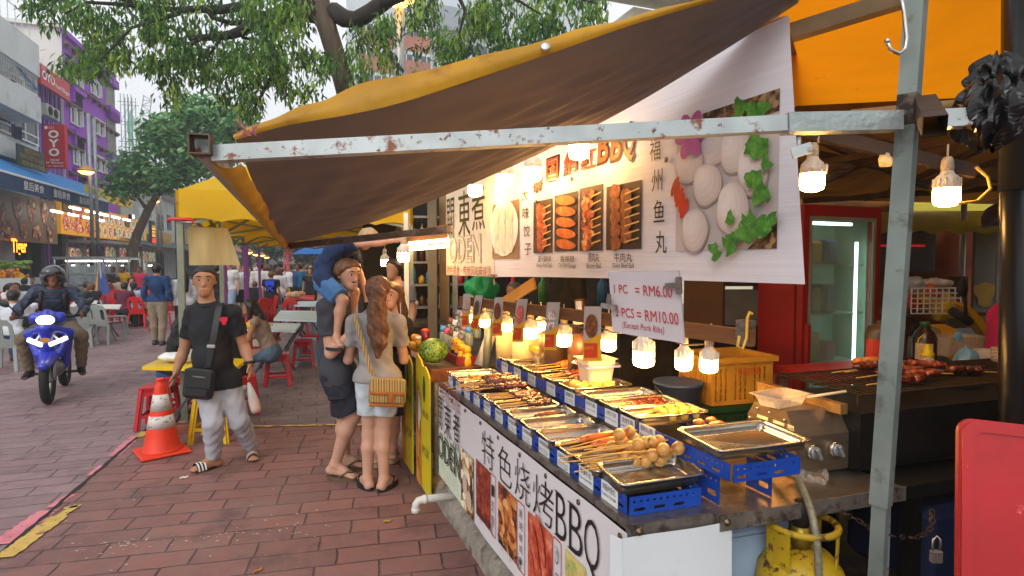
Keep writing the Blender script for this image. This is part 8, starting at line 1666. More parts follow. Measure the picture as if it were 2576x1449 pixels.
def foot(f,J,n,k,fine,g=0.):
 a,t=J[n+'an'],J[n+'to']; d=unit(V((t.x-a.x,t.y-a.y,0))); heel=a-d*.035*k-Z*.045*k+Z*(t-a).z*.0
 f.cone(heel,t,.036*k+g,.030*k+g,.02,flat=(unit((t-heel).cross(d.cross(Z))),.8)).cone(a,heel,.036*k+g,.036*k+g,.02).cone(a,a.lerp(t,.6),.036*k+g,.030*k+g,.025)
 if fine:
  s=d.cross(Z);
  for i in range(5): q=t+s*((i-2)*.016*k*(1 if True else 1)); f.cone(q-d*.01,q+d*(.035-.004*abs(i-1.5))*k-Z*.006*k,.0115*k,.010*k,.004)
def head(f,J,k,fine):
 k*=J.get('hk',1.04); h=J['hed']; fd=unit(J['face']); up=J.get('up',Z); sd=unit(fd.cross(up)); u=unit(sd.cross(fd))
 f.ell(h+u*.025*k-fd*.008*k,(.078*k,.078*k,.078*k),.03).cone(h+u*.03*k+fd*.02*k,h-u*.055*k+fd*.04*k,.074*k,.048*k,.03).ell(h-u*.085*k+fd*.062*k,(.03*k,)*3,.03)
 f.cone(J['nec']-Z*.02,h-u*.05*k-fd*.02*k,.057*k,.052*k,.02)
 if fine:
  f.cone(h+u*.014*k+fd*.084*k,h-u*.026*k+fd*.095*k,.008*k,.013*k,.014)
  for s in(-1,1):
   f.ell(h+u*.018*k+fd*.092*k+sd*s*.032*k,(.013*k,)*3,.004,neg=True) if False else f.cone(h+u*.014*k+fd*.105*k+sd*s*.022*k,h+u*.012*k+fd*.098*k+sd*s*.045*k,.010*k,.010*k,0,neg=True)
   f.cone(h+u*.032*k+fd*.086*k+sd*s*.015*k,h+u*.030*k+fd*.078*k+sd*s*.05*k,.007*k,.006*k,.01)
   f.cone(h+u*.012*k-fd*.005*k+sd*s*.078*k,h-u*.022*k+fd*.004*k+sd*s*.074*k,.017*k,.011*k,.006,flat=(sd,.45))
  f.cone(h-u*.056*k+fd*.088*k-sd*.018*k,h-u*.056*k+fd*.088*k+sd*.018*k,.008*k,.008*k,.006); f.cone(h-u*.066*k+fd*.086*k-sd*.013*k,h-u*.066*k+fd*.086*k+sd*.013*k,.008*k,.008*k,.006)
 return h,fd,u,sd
def torso(f,J,k,g=0.,fem=False,low=True,wr=0.):
 fw=J.get('tf',J['f']); sh=.9 if fem else 1.
 if low: f.cone(J['pel']-J['r']*.06*k,J['pel']+J['r']*.06*k,.112*k+g,.112*k+g,.03,flat=(fw,.85))
 f.cone(J['pel'],J['wai'],.125*k*sh+g,.118*k*sh+g,.04,flat=(fw,.82),wr=wr); f.cone(J['wai'],J['che'],.118*k*sh+g,.14*k*sh+g,.05,flat=(fw,.8),wr=wr)
 f.cone(J['che'],J['nec']-Z*.035*k,.14*k*sh+g,.085*k*sh+g,.06,flat=(fw,.75)); f.cone(J['lsh'],J['rsh'],.058*k*sh+g,.058*k*sh+g,.06)
 if J.get('belly'): f.ell(J['wai']+fw*.05*k,(.13*k+g,)*3,.06)
def limb_(f,J,n,k,g=0.,up=True,fore=True,fem=1.,ue=1.,fe=1.,wr=0.):
 s,e,w=J[n+'sh'],J[n+'el'],J[n+'wr']
 if up: q=s.lerp(e,ue); f.cone(s,q,.052*k*fem+g,(.041 if ue==1 else lerp(.052,.041,ue))*k*fem+g,.025,clip=[(q,q-s)] if ue<1 else None,wr=wr)
 if fore: q=e.lerp(w,fe); f.cone(e,e.lerp(w,.35*fe if fe<1 else .35),.041*k*fem+g,.043*k*fem+g,.02,wr=wr).cone(e.lerp(w,.35 if fe==1 else .35*fe),q,.043*k*fem+g,.028*k*fem+g,.02,wr=wr)
def leg_(f,J,n,k,g=0.,fem=1.,th=1.,ca=1.,wr=0.,flare=0.,kk=.03):
 h,kn,a=J[n+'hi'],J[n+'kn'],J[n+'an']
 q=h.lerp(kn,th); f.cone(h,q,.092*k*fem+g,lerp(.092,.058,th)*k*fem+g+flare,kk,clip=[(q,q-h)] if th<1 else None,wr=wr)
 if ca>0:
  q=kn.lerp(a,ca); m=kn.lerp(a,.3); bk=unit(J['f']*-1)*.012*k
  if ca>=.35: f.cone(kn,m+bk,.056*k+g,.058*k*fem+g,.03,wr=wr).cone(m+bk,q,.058*k*fem+g,.037*k+g+flare,.03,clip=[(q,q-kn)],wr=wr)
  else: f.cone(kn,q,.056*k+g,.056*k+g,.03,clip=[(q,q-kn)])
def person(label,J,h=.03,skin='t',hair=('short','k'),top=('#222222',.55,0),bottom=('#333333',1.),shoes='#222222',fem=False,group=None,fine=False,extra=None,name='person',tucked=False,collar=False):
 for n in'lr':
  if abs(J[n+'an'].z)<.2: J[n+'an']=V((*J[n+'an'].xy,max(.085,J[n+'an'].z))); J[n+'to']=V((*J[n+'to'].xy,max(.036,J[n+'to'].z)))
 k=J['k']; lo,hi=sbox(J); base=(J['lan']+J['ran'])/2; t=thing(name,label,'person',(base.x,base.y,max(0,min(J['lan'].z,J['ran'].z)-.075)),group=group)
 fm=.88 if fem else 1.
 f=SDF(lo,hi,h); torso(f,J,k,0,fem)
 for n in'lr': limb_(f,J,n,k,fem=fm); leg_(f,J,n,k,fem=.88 if fem else 1.); hand(f,J,n,k,fine); foot(f,J,n,k,fine)
 hd=head(f,J,k,fine); mb=MB(); f.to(mb); mb.build('body',m_skin[skin],t)
 H,fd,u,sd=hd; hk=k*J.get('hk',1.04); g=.014 if h<.02 else .02
 if top:
  col,sl,hem=top[:3]; f=SDF(lo,hi,h); wr=.0055 if h<.02 else 0; torso(f,J,k,g,fem,low=True,wr=wr)
  for n in'lr':
   if sl<=0: continue
   if sl<1: limb_(f,J,n,k,g+.008,fore=False,fem=fm,ue=sl,wr=wr)
   else: limb_(f,J,n,k,g,fem=fm,fe=min(1,sl-1+.001) if sl<2 else .97,wr=wr*1.5)
  for n in'lr':
   if hem>=0: f.cone(J[n+'hi']+Z*.04*k,J[n+'hi'].lerp(J[n+'kn'],.16),.092*k+g+.006,.088*k+g+.008,.05)
  ax=unit(J['nec']-J['pel']); hp=J['pel']-ax*(.02+hem)*k; f.clip(hp,-ax)
  nk=J['nec']+Z*.012*k; f.clip(nk+ax*.004,ax+J.get('tf',J['f'])*.25)
  mb=MB(); f.to(mb); sh=mb.build('shirt',top[3] if len(top)>3 else fab(col),t)
  if collar: mb=MB(); mb.tube([J['nec']+Z*.0+(sd*math.cos(a)+fd*math.sin(a))*.075*k+Z*(.01-.035*max(0,math.sin(a))) for a in [i*math.pi/8 for i in range(16)]],.014,6,closed=True); mb.build('collar',fab(col),sh)
 if bottom:
  col,ln=bottom[:2]; f=SDF(lo,hi,h); wr=.004 if h<.02 else 0
  gg=g*.9; f.cone(J['pel']-J['r']*.06*k,J['pel']+J['r']*.06*k,.112*k+gg,.112*k+gg,.03,flat=(J['f'],.88),wr=wr); f.cone(J['pel'],J['wai'],.124*k+gg*.6,.112*k*fm+gg*.6,.03,flat=(J['f'],.8))
  for n in'lr':
   if ln<=.5: leg_(f,J,n,k,gg+.006,fem=.9 if fem else 1.,th=ln*2*.98,ca=0,wr=wr,kk=.008,flare=bottom[2] if len(bottom)>2 else .012)
   else: leg_(f,J,n,k,gg+.004,fem=.9 if fem else 1.,th=1,ca=min(.96,(ln-.5)*2),wr=wr,flare=.004)
  ax=unit(J['wai']-J['pel']); f.clip(J['pel']+ax*.10*k,ax); mb=MB(); f.to(mb); mb.build('trousers' if ln>.5 else 'shorts',bottom[3] if len(bottom)>3 else fab(col),t)
 if shoes:
  for n in'lr':
   a,tt=J[n+'an'],J[n+'to']; mb=MB(); lo2=V([min(a[i],tt[i])-.12 for i in range(3)]);hi2=V([max(a[i],tt[i])+.12 for i in range(3)]); f=SDF(lo2,hi2,min(h,.014)); foot(f,J,n,k,False,.008); f.clip(a+Z*.02*k,Z); f.to(mb); mb.build('shoe',fab(shoes,.6),t)
 if hair:
  st,hc=hair; f=SDF(H-V((.35,.35,.75)),H+V((.35,.35,.3)),h if h<.02 else .022); hu=.0 if st!='buzz' else -.003
  gh=(.009 if st=='buzz' else .015); cp_=[(H+fd*(.012 if st=='buzz' else .015)*hk,fd*.73-u*.68),(H-u*.075*hk,-u)]
  f.ell(H+u*.025*hk-fd*.008*hk,((.078+gh)*hk,)*3,.01,clip=cp_).cone(H+u*.03*hk+fd*.02*hk,H-u*.055*hk+fd*.03*hk,(.074+gh)*hk,(.05+gh)*hk,.01,clip=cp_).cone(H-fd*.035*hk,H-u*.05*hk-fd*.03*hk,(.06+gh)*hk,(.048+gh)*hk,.02,clip=cp_[1:])
  if st in('long',):
   f.cone(H+u*.02*hk-fd*.04*hk,J['nec']-fd*.07*hk+Z*.0,.085*hk,.08*hk,.03,flat=(fd,.7)).cone(J['nec']-fd*.075*hk,J['nec']-fd*.10*hk-Z*.22*hk,.085*hk,.055*hk,.03,flat=(fd,.45))
   for s in(-1,1): f.cone(H+sd*s*.065*hk-fd*.01*hk,H+sd*s*.075*hk-u*.14*hk-fd*.01*hk,.035*hk,.03*hk,.03)
  if st=='bob':
   for s in(-1,1): f.cone(H+sd*s*.068*hk,H+sd*s*.072*hk-u*.07*hk-fd*.01,.036*hk,.032*hk,.03)
   f.cone(H-fd*.05*hk,H-fd*.05*hk-u*.07*hk,.075*hk,.06*hk,.03)
  if st=='pony' : f.cone(H+u*.05*hk-fd*.09*hk,H-u*.02*hk-fd*.13*hk,.032*hk,.034*hk,.02).cone(H-u*.02*hk-fd*.13*hk,J['nec']-fd*.12*hk-Z*.12*hk,.034*hk,.018*hk,.02)
  if st=='bun': f.ell(H-fd*.11*hk+u*.02*hk,(.04*hk,)*3,.02)
  if h<.02: f.noise(.0025,85)
  mb=MB(); f.to(mb); mb.build('hair',m_hair[hc],t)
 if fine:
  for s in(-1,1):
   e=H+u*.012*hk+fd*.076*hk+sd*s*.031*hk; mb=MB(); mb.ball(e,.0105*hk,10,0); mb.ball(e+fd*.0045*hk,.0082*hk,8,1); mb.build('eye',[mat('eye white','#d8d0c8',.3),mat('dark iris','#1a100a',.25)],t)
   mb=MB(); mb.tube([H+u*.036*hk+fd*.092*hk+sd*s*.016*hk,H+u*.041*hk+fd*.089*hk+sd*s*.033*hk,H+u*.034*hk+fd*.078*hk+sd*s*.052*hk],[.004*hk,.005*hk,.002*hk],6); mb.build('eyebrow',m_hair[hair[1]] if hair else m_hair['k'],t)
  mb=MB(); mb.tube([H-u*.060*hk+fd*.084*hk-sd*.024*hk,H-u*.061*hk+fd*.094*hk,H-u*.060*hk+fd*.084*hk+sd*.024*hk],[.002*hk,.005*hk,.002*hk],6); mb.build('mouth',mat('lips','#8a4a40',.45),t)
 return t
def yaw_of(v): v=V(v); return math.atan2(-v.x,v.y)
ZERO=V((0,0,0))
# --- man striding towards the viewer
def px(x,y,Y): return aty(x,y,Y)
MY=4.86
J=skeleton(onz(565,1172),math.pi,1.72); f_=unit((.3,-1,0)); J['f']=f_; J['r']=V((f_.y,-f_.x,0)); J['tf']=f_
J.update(pel=px(543,955,MY),wai=px(536,900,MY),che=px(532,835,MY),nec=px(521,762,MY),hed=px(515,707,MY-.02),face=unit((.42,-1,-.03)),
 rsh=px(487,790,MY),rel=px(462,885,MY+.02),rwr=px(443,935,MY-.06),rha=px(438,958,MY-.08),lsh=px(584,788,MY),lel=px(615,875,MY+.05),lwr=px(628,912,MY-.06),lha=px(630,938,MY-.08),
 rhi=px(524,968,MY-.03),lhi=px(572,968,MY+.03),rkn=px(537,1065,MY-.12),ran=px(537,1160,4.84),rto=px(492,1182,4.72),lkn=px(602,1060,MY+.0),lan=px(634,1128,5.1),lto=px(637,1158,4.98))
J['belly']=True; J['hk']=1.12
man=person('middle aged man in black polo shirt and grey sweatpants striding past the tent post',J,.0085,'t',('buzz','k'),('#15161a',.62,.06),('#9fa0a8',1.0),None,fine=True,collar=True)
mb=MB(); mb.disc(Fr(px(563,806,MY-.175),(1,.35,.05),Z),0,0,.028,.034,0,10,wob=.25); mb.build('chest_emblem',mat('red emblem','#c8122e',.7),man)
mb=MB(); a=J['lwr']; d=unit(J['lha']-a); x_,y_,_=basis(d); mb.tube([a+(x_*math.cos(q)+y_*math.sin(q))*.036 for q in [i*.524 for i in range(12)]],.012,6,closed=True); mb.build('wrist_watch',m_black,man)
def slide(n,J,lab,t):
 a,tt=J[n+'an'],J[n+'to']; d=unit(tt-(a-Z*.045)); s=unit(d.cross(Z)); up=unit(s.cross(d)); h0=a-unit(V((d.x,d.y,0)))*.055-Z*.072; fr=Fr(h0,d,s); L=(tt-h0).length+.05
 mb=MB(); mb.prism([(L*(.5-.5*math.cos(q)) ,(.043-.006*math.cos(2*q))*math.sin(q)) for q in [i*math.pi/10 for i in range(20)]],fr,-.022*(1 if fr.w.dot(Z)>0 else -1),.004); so=mb.build('sandal',fab('#141414',.6),t)
 c=h0+d*(L*.66); mb=MB(); mb.grid(lambda u,v:c+d*((v-.5)*.075)+s*(.05*math.cos(math.pi*u))+up*(.062*math.sin(math.pi*u)+.01),12,2); o=mb.build('strap',fab('#141414',.6),so)
 for q in(-.027,0,.027): mb=MB(); mb.grid(lambda u,v:c+d*(q+(v-.5)*.013)+s*(.052*math.cos(math.pi*u))+up*(.065*math.sin(math.pi*u)+.01),12,1); mb.build('white_stripe',m_label,so)
slide('r',J,'',man); slide('l',J,'',man)
m_bagb=mat('black nylon','#17181c',.5,var=.2,scale=12,bump=.3,bscale=40)
c=px(501,965,MY-.2); t=thing('messenger_bag','black messenger bag slung on the hip of the striding man','bag',c); fr=Fr(c,(1,.08,-.12),Z); mb=MB(); mb.box((0,0,0),(.235,.25,.1),fr,bev=.035); mb.build('pouch',m_bagb,t); mb=MB(); mb.box((.01,.05,.056),(.215,.15,.014),fr,bev=.006); fl=mb.build('flap',m_bagb,t); mb=MB(); mb.box((.02,.07,.066),(.1,.01,.004),fr); mb.build('zip',m_edge,fl)
mb=MB(); pts=[px(556,762,MY-.06),px(550,775,MY-.12),px(540,830,MY-.18),px(528,890,MY-.19),px(522,925,MY-.19)]
mb.grid(lambda u,v:curve(pts,v)+V(((u-.5)*.055,0,(u-.5)*.01)),2,14); mb.grid(lambda u,v:curve(pts,v)+V(((.5-u)*.055,.004,0)),2,14); mb.build('strap',m_bagb,t); mb=MB(); q=px(531,872,MY-.2); mb.box((0,0,0),(.07,.012,.03),loc_fr(q),bev=.005); mb.build('buckle',m_ss,t)
c=px(641,1020,MY-.08); t=thing('drink_bag','plastic bag with a cup of orange drink hanging from the hand of the striding man','drink',c); mb=MB(); ax=unit((.25,0,-1)); mb.lathe([(.036,-.03),(.036,.04),(.03,.05)],c,ax,14); mb.build('orange_drink',mat('orange milk tea','#c98a5a',.3),t); mb=MB(); mb.lathe([(.012,-.2),(.03,-.12),(.042,-.04),(.043,.03),(.036,.06)],c,ax,12); mb.build('film',mat('cup film','#d9d4cf',.2,alpha=.45,spec=.8),t)
# --- father with boy on his shoulders
FY=4.62
fF=unit((.93,.35,0))
J=skeleton(onz(850,1200),yaw_of(fF),1.8); J['tf']=fF; J['f']=fF; J['r']=V((fF.y,-fF.x,0))
J.update(pel=px(850,935,FY),wai=px(843,880,FY),che=px(842,812,FY),nec=px(857,742,FY),hed=px(873,690,FY-.03),face=unit((.80,-.55,-.18)),
 rsh=px(822,775,FY-.17),rel=px(832,888,FY-.2),rwr=px(884,838,FY-.22),rha=px(905,812,FY-.16),lsh=px(868,768,FY+.18),lel=px(888,880,FY+.2),lwr=px(900,830,FY-.02),lha=px(884,818,FY-.08),
 rhi=px(842,945,FY-.09),lhi=px(862,945,FY+.09),rkn=px(888,1045,FY-.1),ran=px(843,1168,FY-.05),rto=px(886,1196,FY-.08),lkn=px(868,1048,FY+.12),lan=px(868,1150,FY+.18),lto=px(906,1168,FY+.16)); J['rcu']=.7;J['lcu']=.8
dad=person('tall father in dark tee and navy cargo shorts carrying a boy on his shoulders',J,.0085,'l',('short','b'),('#33363f',.62,.06),('#1b1f2b',.47,.03),None,fine=True)
mb=MB(); H=J['hed']; fd=J['face']; sd=unit(fd.cross(Z)); u_=unit(sd.cross(fd)); mb.tube([H-u_*.046+fd*.094-sd*.026,H-u_*.042+fd*.103,H-u_*.046+fd*.094+sd*.026],[.004,.007,.004],6); mb.build('moustache',m_hair['b'],dad)
mb=MB(); q=px(845,1000,FY-.2); mb.box((0,0,0),(.12,.02,.12),Fr(q,fF,Z),bev=.01); mb.build('cargo_pocket',fab('#1b1f2b'),dad)
mb=MB(); a=J['lwr']; x_,y_,_=basis(unit(J['lha']-a)); mb.tube([a+(x_*math.cos(q)+y_*math.sin(q))*.034 for q in [i*.524 for i in range(12)]],.011,6,closed=True); mb.build('wrist_watch',m_black,dad)
def flip(n,J,t,col='#5a4630'):
 a,tt=J[n+'an'],J[n+'to']; d=unit(V((tt.x-a.x,tt.y-a.y,0))); s=unit(d.cross(Z)); h0=V((a.x,a.y,max(.0255,min(a.z-.075,tt.z-.03)) if a.z<.3 else tt.z-.03))-d*.075; L=(V((tt.x,tt.y,h0.z))-h0).length+.045; fr=Fr(h0,d,-s)
 if fr.w.z<0: fr=Fr(h0,d,s)
 mb=MB(); mb.prism([(L*(.5-.5*math.cos(q)),(.05-.006*math.cos(2*q))*math.sin(q)) for q in [i*math.pi/10 for i in range(20)]],fr,-.024,.012); so=mb.build('sandal',fab(col,.7),t)
 c=tt+Z*.022; mb=MB(); mb.tube([c-d*.09-s*.05-Z*.03,c-d*.03-s*.025+Z*.012,c+d*.01-Z*.0,c-d*.03+s*.025+Z*.012,c-d*.09+s*.05-Z*.03],.008,6); mb.build('strap',fab(col,.7),so)
flip('r',J,dad); flip('l',J,dad)
bF=unit((.93,.1,-.15)); J=skeleton(onz(815,1200),yaw_of((1,.1,0)),1.15); J['k']=.67; J['hk']=1.14; bf=unit((.85,.1,-.5)); J['tf']=unit((.5,.05,-.8));
J.update(pel=px(815,698,FY+.02),wai=px(822,664,FY+.02),che=px(852,626,FY+.02),nec=px(896,606,FY+.0),hed=px(925,598,FY+.0),face=unit((.55,-.15,-.75)),up=unit((.75,.05,.6)),
 rsh=px(882,614,FY-.10),rel=px(945,611,FY-.14),rwr=px(984,606,FY-.14),rha=px(998,604,FY-.14),lsh=px(884,622,FY+.12),lel=px(905,690,FY+.16),lwr=px(918,735,FY+.1),lha=px(922,752,FY+.08),
 rhi=px(815,712,FY-.09),lhi=px(822,708,FY+.10),rkn=px(862,756,FY-.2),ran=px(846,848,FY-.22),rto=px(856,868,FY-.26),lkn=px(892,735,FY+.16),lan=px(886,800,FY+.12),lto=px(898,815,FY+.1))
boy=person('fair haired boy in blue tee and denim shorts riding on the shoulders of the father',J,.0085,'l',('buzz','y'),('#13284c',.6,.02),('#3f6a9c',.44,.02),None,fine=True)
a,tt=J['ran'],J['rto']; mb=MB(); d=unit(V((.9,-.4,-.05))); s=unit(d.cross(Z)); fr=Fr(px(820,872,FY-.22),d,-s);
if fr.w.z<0: fr=Fr(px(820,872,FY-.22),d,s)
mb.prism([(.16*(.5-.5*math.cos(q)),.036*math.sin(q)) for q in [i*math.pi/8 for i in range(16)]],fr,-.02,.0); mb.build('sandal',fab('#1a1f2a',.6),boy)
# --- girl with long ponytail, seen from behind
GY=4.40; gF=unit((.18,1,0))
J=skeleton(onz(950,1240),yaw_of(gF),1.66); J['f']=gF; J['r']=V((gF.y,-gF.x,0)); J['tf']=gF
J.update(pel=px(950,952,GY),wai=px(946,895,GY),che=px(944,835,GY),nec=px(949,778,GY),hed=px(951,733,GY+.02),face=unit((.25,.97,-.05)),
 lsh=px(893,812,GY),lel=px(876,905,GY+.05),lwr=px(885,880,GY+.22),lha=px(890,860,GY+.27),rsh=px(1000,812,GY),rel=px(1016,905,GY+.08),rwr=px(1006,845,GY+.22),rha=px(1000,820,GY+.26),
 lhi=px(927,968,GY),rhi=px(974,968,GY),lkn=px(929,1090,GY+.02),lan=px(925,1208,GY-.02),lto=px(908,1221,GY+.11),rkn=px(965,1092,GY+.02),ran=px(966,1212,GY-.04),rto=px(990,1222,GY+.08))
girl=person('girl with long wavy auburn ponytail in grey tee and pale denim shorts seen from behind',J,.0085,'l',('short','a'),('#8d8a88',.6,.0),('#b3bcc2',.30,.006),None,fem=True)
f=SDF(px(951,800,GY)-V((.25,.3,.5)),px(951,800,GY)+V((.25,.2,.4)),.008); P=[px(952,712,GY-.10),px(949,735,GY-.145),px(948,775,GY-.165),px(950,820,GY-.17),px(953,860,GY-.175),px(950,895,GY-.17)]; Rr=[.034,.055,.07,.075,.06,.02]
for i in range(5): f.cone(P[i],P[i+1],Rr[i],Rr[i+1],.03,flat=((0,1,0),.7))
f.noise(.007,42).noise(.004,95); mb=MB(); f.to(mb); mb.build('ponytail',m_hair['a'],girl); flip('l',J,girl,'#17181a'); flip('r',J,girl,'#17181a')
c=px(975,982,GY-.18); t=thing('shoulder_bag','woven striped shoulder bag with tan leather trim hanging behind the girl','bag',c); fr=Fr(c,(1,.1,-.06),Z)
def woven():
 m=bpy.data.materials.new('woven stripes'); m.use_nodes=True; N=m.node_tree.nodes; L=m.node_tree.links; b=N['Principled BSDF']; b.inputs['Roughness'].default_value=.9; tc=N.new('ShaderNodeTexCoord'); sp=N.new('ShaderNodeSeparateXYZ'); L.new(tc.outputs['Object'],sp.inputs[0]); mm=N.new('ShaderNodeMath'); mm.operation='MULTIPLY'; mm.inputs[1].default_value=26; L.new(sp.outputs['X'],mm.inputs[0]); fr_=N.new('ShaderNodeMath'); fr_.operation='FRACT'; L.new(mm.outputs[0],fr_.inputs[0]); rp=N.new('ShaderNodeValToRGB'); rp.color_ramp.interpolation='CONSTANT'; e=rp.color_ramp.elements
 cs=['#7a8a3a','#b58a4a','#4a3a2a','#c9a07a','#8a9a4a','#a8503a','#5a4a3a','#b5a05a']
 while len(e)<8: e.new(.5)
 for i,c_ in enumerate(cs): e[i].position=i/8; e[i].color=(*C(c_),1)
 L.new(fr_.outputs[0],rp.inputs['Fac']); L.new(rp.outputs['Color'],b.inputs['Base Color']); return m
m_wov=woven(); m_tan=mat('tan leather','#a05a1c',.6,var=.2,scale=14)
mb=MB(); mb.box((0,-.01,0),(.27,.20,.08),fr,bev=.03); mb.build('pouch',m_wov,t); mb=MB(); mb.box((.005,.045,.046),(.25,.10,.014),fr,bev=.006); fl=mb.build('flap',m_wov,t); mb=MB(); mb.box((.005,-.012,.05),(.25,.022,.014),fr,bev=.005); mb.box((.03,-.04,.055),(.035,.08,.01),fr,bev=.004); mb.build('leather_trim',m_tan,fl); mb=MB(); mb.box((0,-.105,.0),(.25,.02,.085),fr,bev=.008); mb.build('base_trim',m_tan,t)
pts=[px(893,793,GY-.04),px(897,812,GY-.14),px(915,870,GY-.17),px(932,930,GY-.185),px(940,945,GY-.18)]; mb=MB(); mb.grid(lambda u,v:curve(pts,v)+V(((u-.5)*.03,0,0)),2,12); mb.grid(lambda u,v:curve(pts,v)+V(((.5-u)*.03,.004,0)),2,12); mb.build('strap',m_wov,t)
# --- second girl facing us
G2=4.95; g2=unit((-.35,-1,0)); J=skeleton(onz(975,1140),yaw_of(g2),1.64); J.update(nec=px(994,790,G2),hed=px(987,743,G2-.02),face=unit((-.25,-.95,-.05)),che=px(998,845,G2),wai=px(995,900,G2),pel=px(985,955,G2),rsh=px(968,818,G2),lsh=px(1018,818,G2+.02),lel=px(1024,905,G2),lwr=px(1000,850,G2-.2),lha=px(985,825,G2-.24),rel=px(955,900,G2),rwr=px(975,845,G2-.2),rha=px(975,825,G2-.23),rhi=px(972,968,G2),lhi=px(1000,968,G2),rkn=px(950,1060,G2),ran=px(948,1135,G2),rto=px(946,1158,G2-.1),lkn=px(990,1060,G2),lan=px(988,1125,G2+.05),lto=px(985,1148,G2-.05))
g=person('girl with curly brown hair in black top facing the viewer behind the ponytail girl',J,.0085,'l',('long','b'),('#141416',.5,.04),('#1f2228',.4),None,fem=True,fine=True); flip('r',J,g,'#a08a6a'); flip('l',J,g,'#a08a6a')
mb=MB(); mb.tube([px(1007,762,G2-.1),px(1008,800,G2-.12),px(1003,840,G2-.14)],.0025,5); mb.build('earphone_cord',m_label,g)
# --- vendors and diners with simple poses
def sitter(label,px_,gy,yaw,top,bottom,hair,skin='t',h=.026,lean=.12,H=1.66,fem=False,fine=False,shoes='#2a2a2c',seat=None,group=None):
 p=onz(px_,gy); J=skeleton((p.x,p.y,0),yaw,H,'sit',lean=lean); return person(label,J,h,skin,hair,top,bottom,shoes,fem,fine=fine),J
def walker(label,px_,gy,yaw,top,bottom,hair,skin='t',h=.028,H=1.7,phase=.5,fem=False,shoes='#3a3a3c',Y=None,fine=False):
 p=onz(px_,gy); J=skeleton((p.x,p.y,0),yaw,H,'stand',phase); return person(label,J,h,skin,hair,top,bottom,shoes,fem,fine=fine),J
PI=math.pi
bp_,J=walker('young man in blue sweatshirt seen from behind with a thin strap across his back',399,868,.15,('#1a3a66',2,.0),('#8a7a66',1.),('short','k'),H=1.72,phase=.15,h=.018)
mb=MB(); a=J['lsh']-J['f']*.12; b=J['rhi']+Z*.1-J['f']*.14; mb.tube([J['lsh']+Z*.06,a-J['f']*.03+Z*.02,a.lerp(b,.5)-J['f']*.05,b],.014,5,flat=.4); mb.build('strap',m_black,bp_)
g1,J=sitter('girl in beige camisole and jeans eating on a red stool',688,975,.55*PI,('#8a766a',0,-.10),('#4a6076',1.),('long','k'),'t',.013,.25,1.62,True,True,'#c9c0b4')
p=onz(425,1035); J=skeleton((p.x,p.y,0),-.5*PI+.3,1.6,'sit',lean=.2); person('person with long black hair in black tee seated at the yellow table behind the post',J,.014,'d',('long','k'),('#1c1d20',.6,.0),('#2a4a7a',1.),'#222222',True)
p=onz(600,1040); J=skeleton((p.x,p.y,0),.5*PI-.2,1.66,'sit',lean=.15); person('person in black top and dark jeans seated behind the striding man',J,.014,'t',('short','k'),('#17171a',.6,.0),('#22252c',1.),'#121214')
sitter('man in white shirt seated on the near grey chair, back to the viewer',30,915,.35,('#c5c9cf',.6,.02),('#2f4260',1.),('short','k'),'t',.016,.12)
for a in(('woman in white top with dark hair tied back seated at the left edge',18,832,-1.3,('#c9c5c5',.5,0),('#333',1.),('pony','k'),'t',True),('man with glasses in pale shirt seated among the diners at the left',50,828,PI+.3,('#b9bcc2',.6,0),('#333',1.),('short','k'),'t',False),('small dark haired child in white seated with back turned beside the rider',74,838,.2,('#c9c9d2',.5,0),('#333',1.),('bob','k'),'l',True),
 ('man with crew cut in skin coloured tee seated just right of the rider helmet',160,822,1.2,('#b08a70',.55,0),('#333',1.),('buzz','k'),'d',False),('man in olive shirt seated facing the woman in dark top',211,820,-1.2,('#4a4a2c',.55,0),('#333',1.),('buzz','k'),'d',False),('woman with brown bob in dark top seated by the drinks',240,826,1.4,('#1f2433',.5,0),('#333',1.),('bob','b'),'l',True),
 ('man in maroon shirt seated with back turned at the red table',311,826,.1,('#5a1f33',.6,0),('#333',1.),('short','k'),'d',False),('woman in pale top with ponytail beside the man in maroon',336,824,.3,('#a9b9cc',.5,0),('#333',1.),('pony','k'),'t',True)):
 sitter(a[0],a[1],a[2],a[3],a[4],('#2c2f36',1.),a[6],a[7],.024,.08,1.6 if 'child' not in a[0] else 1.2,a[8])
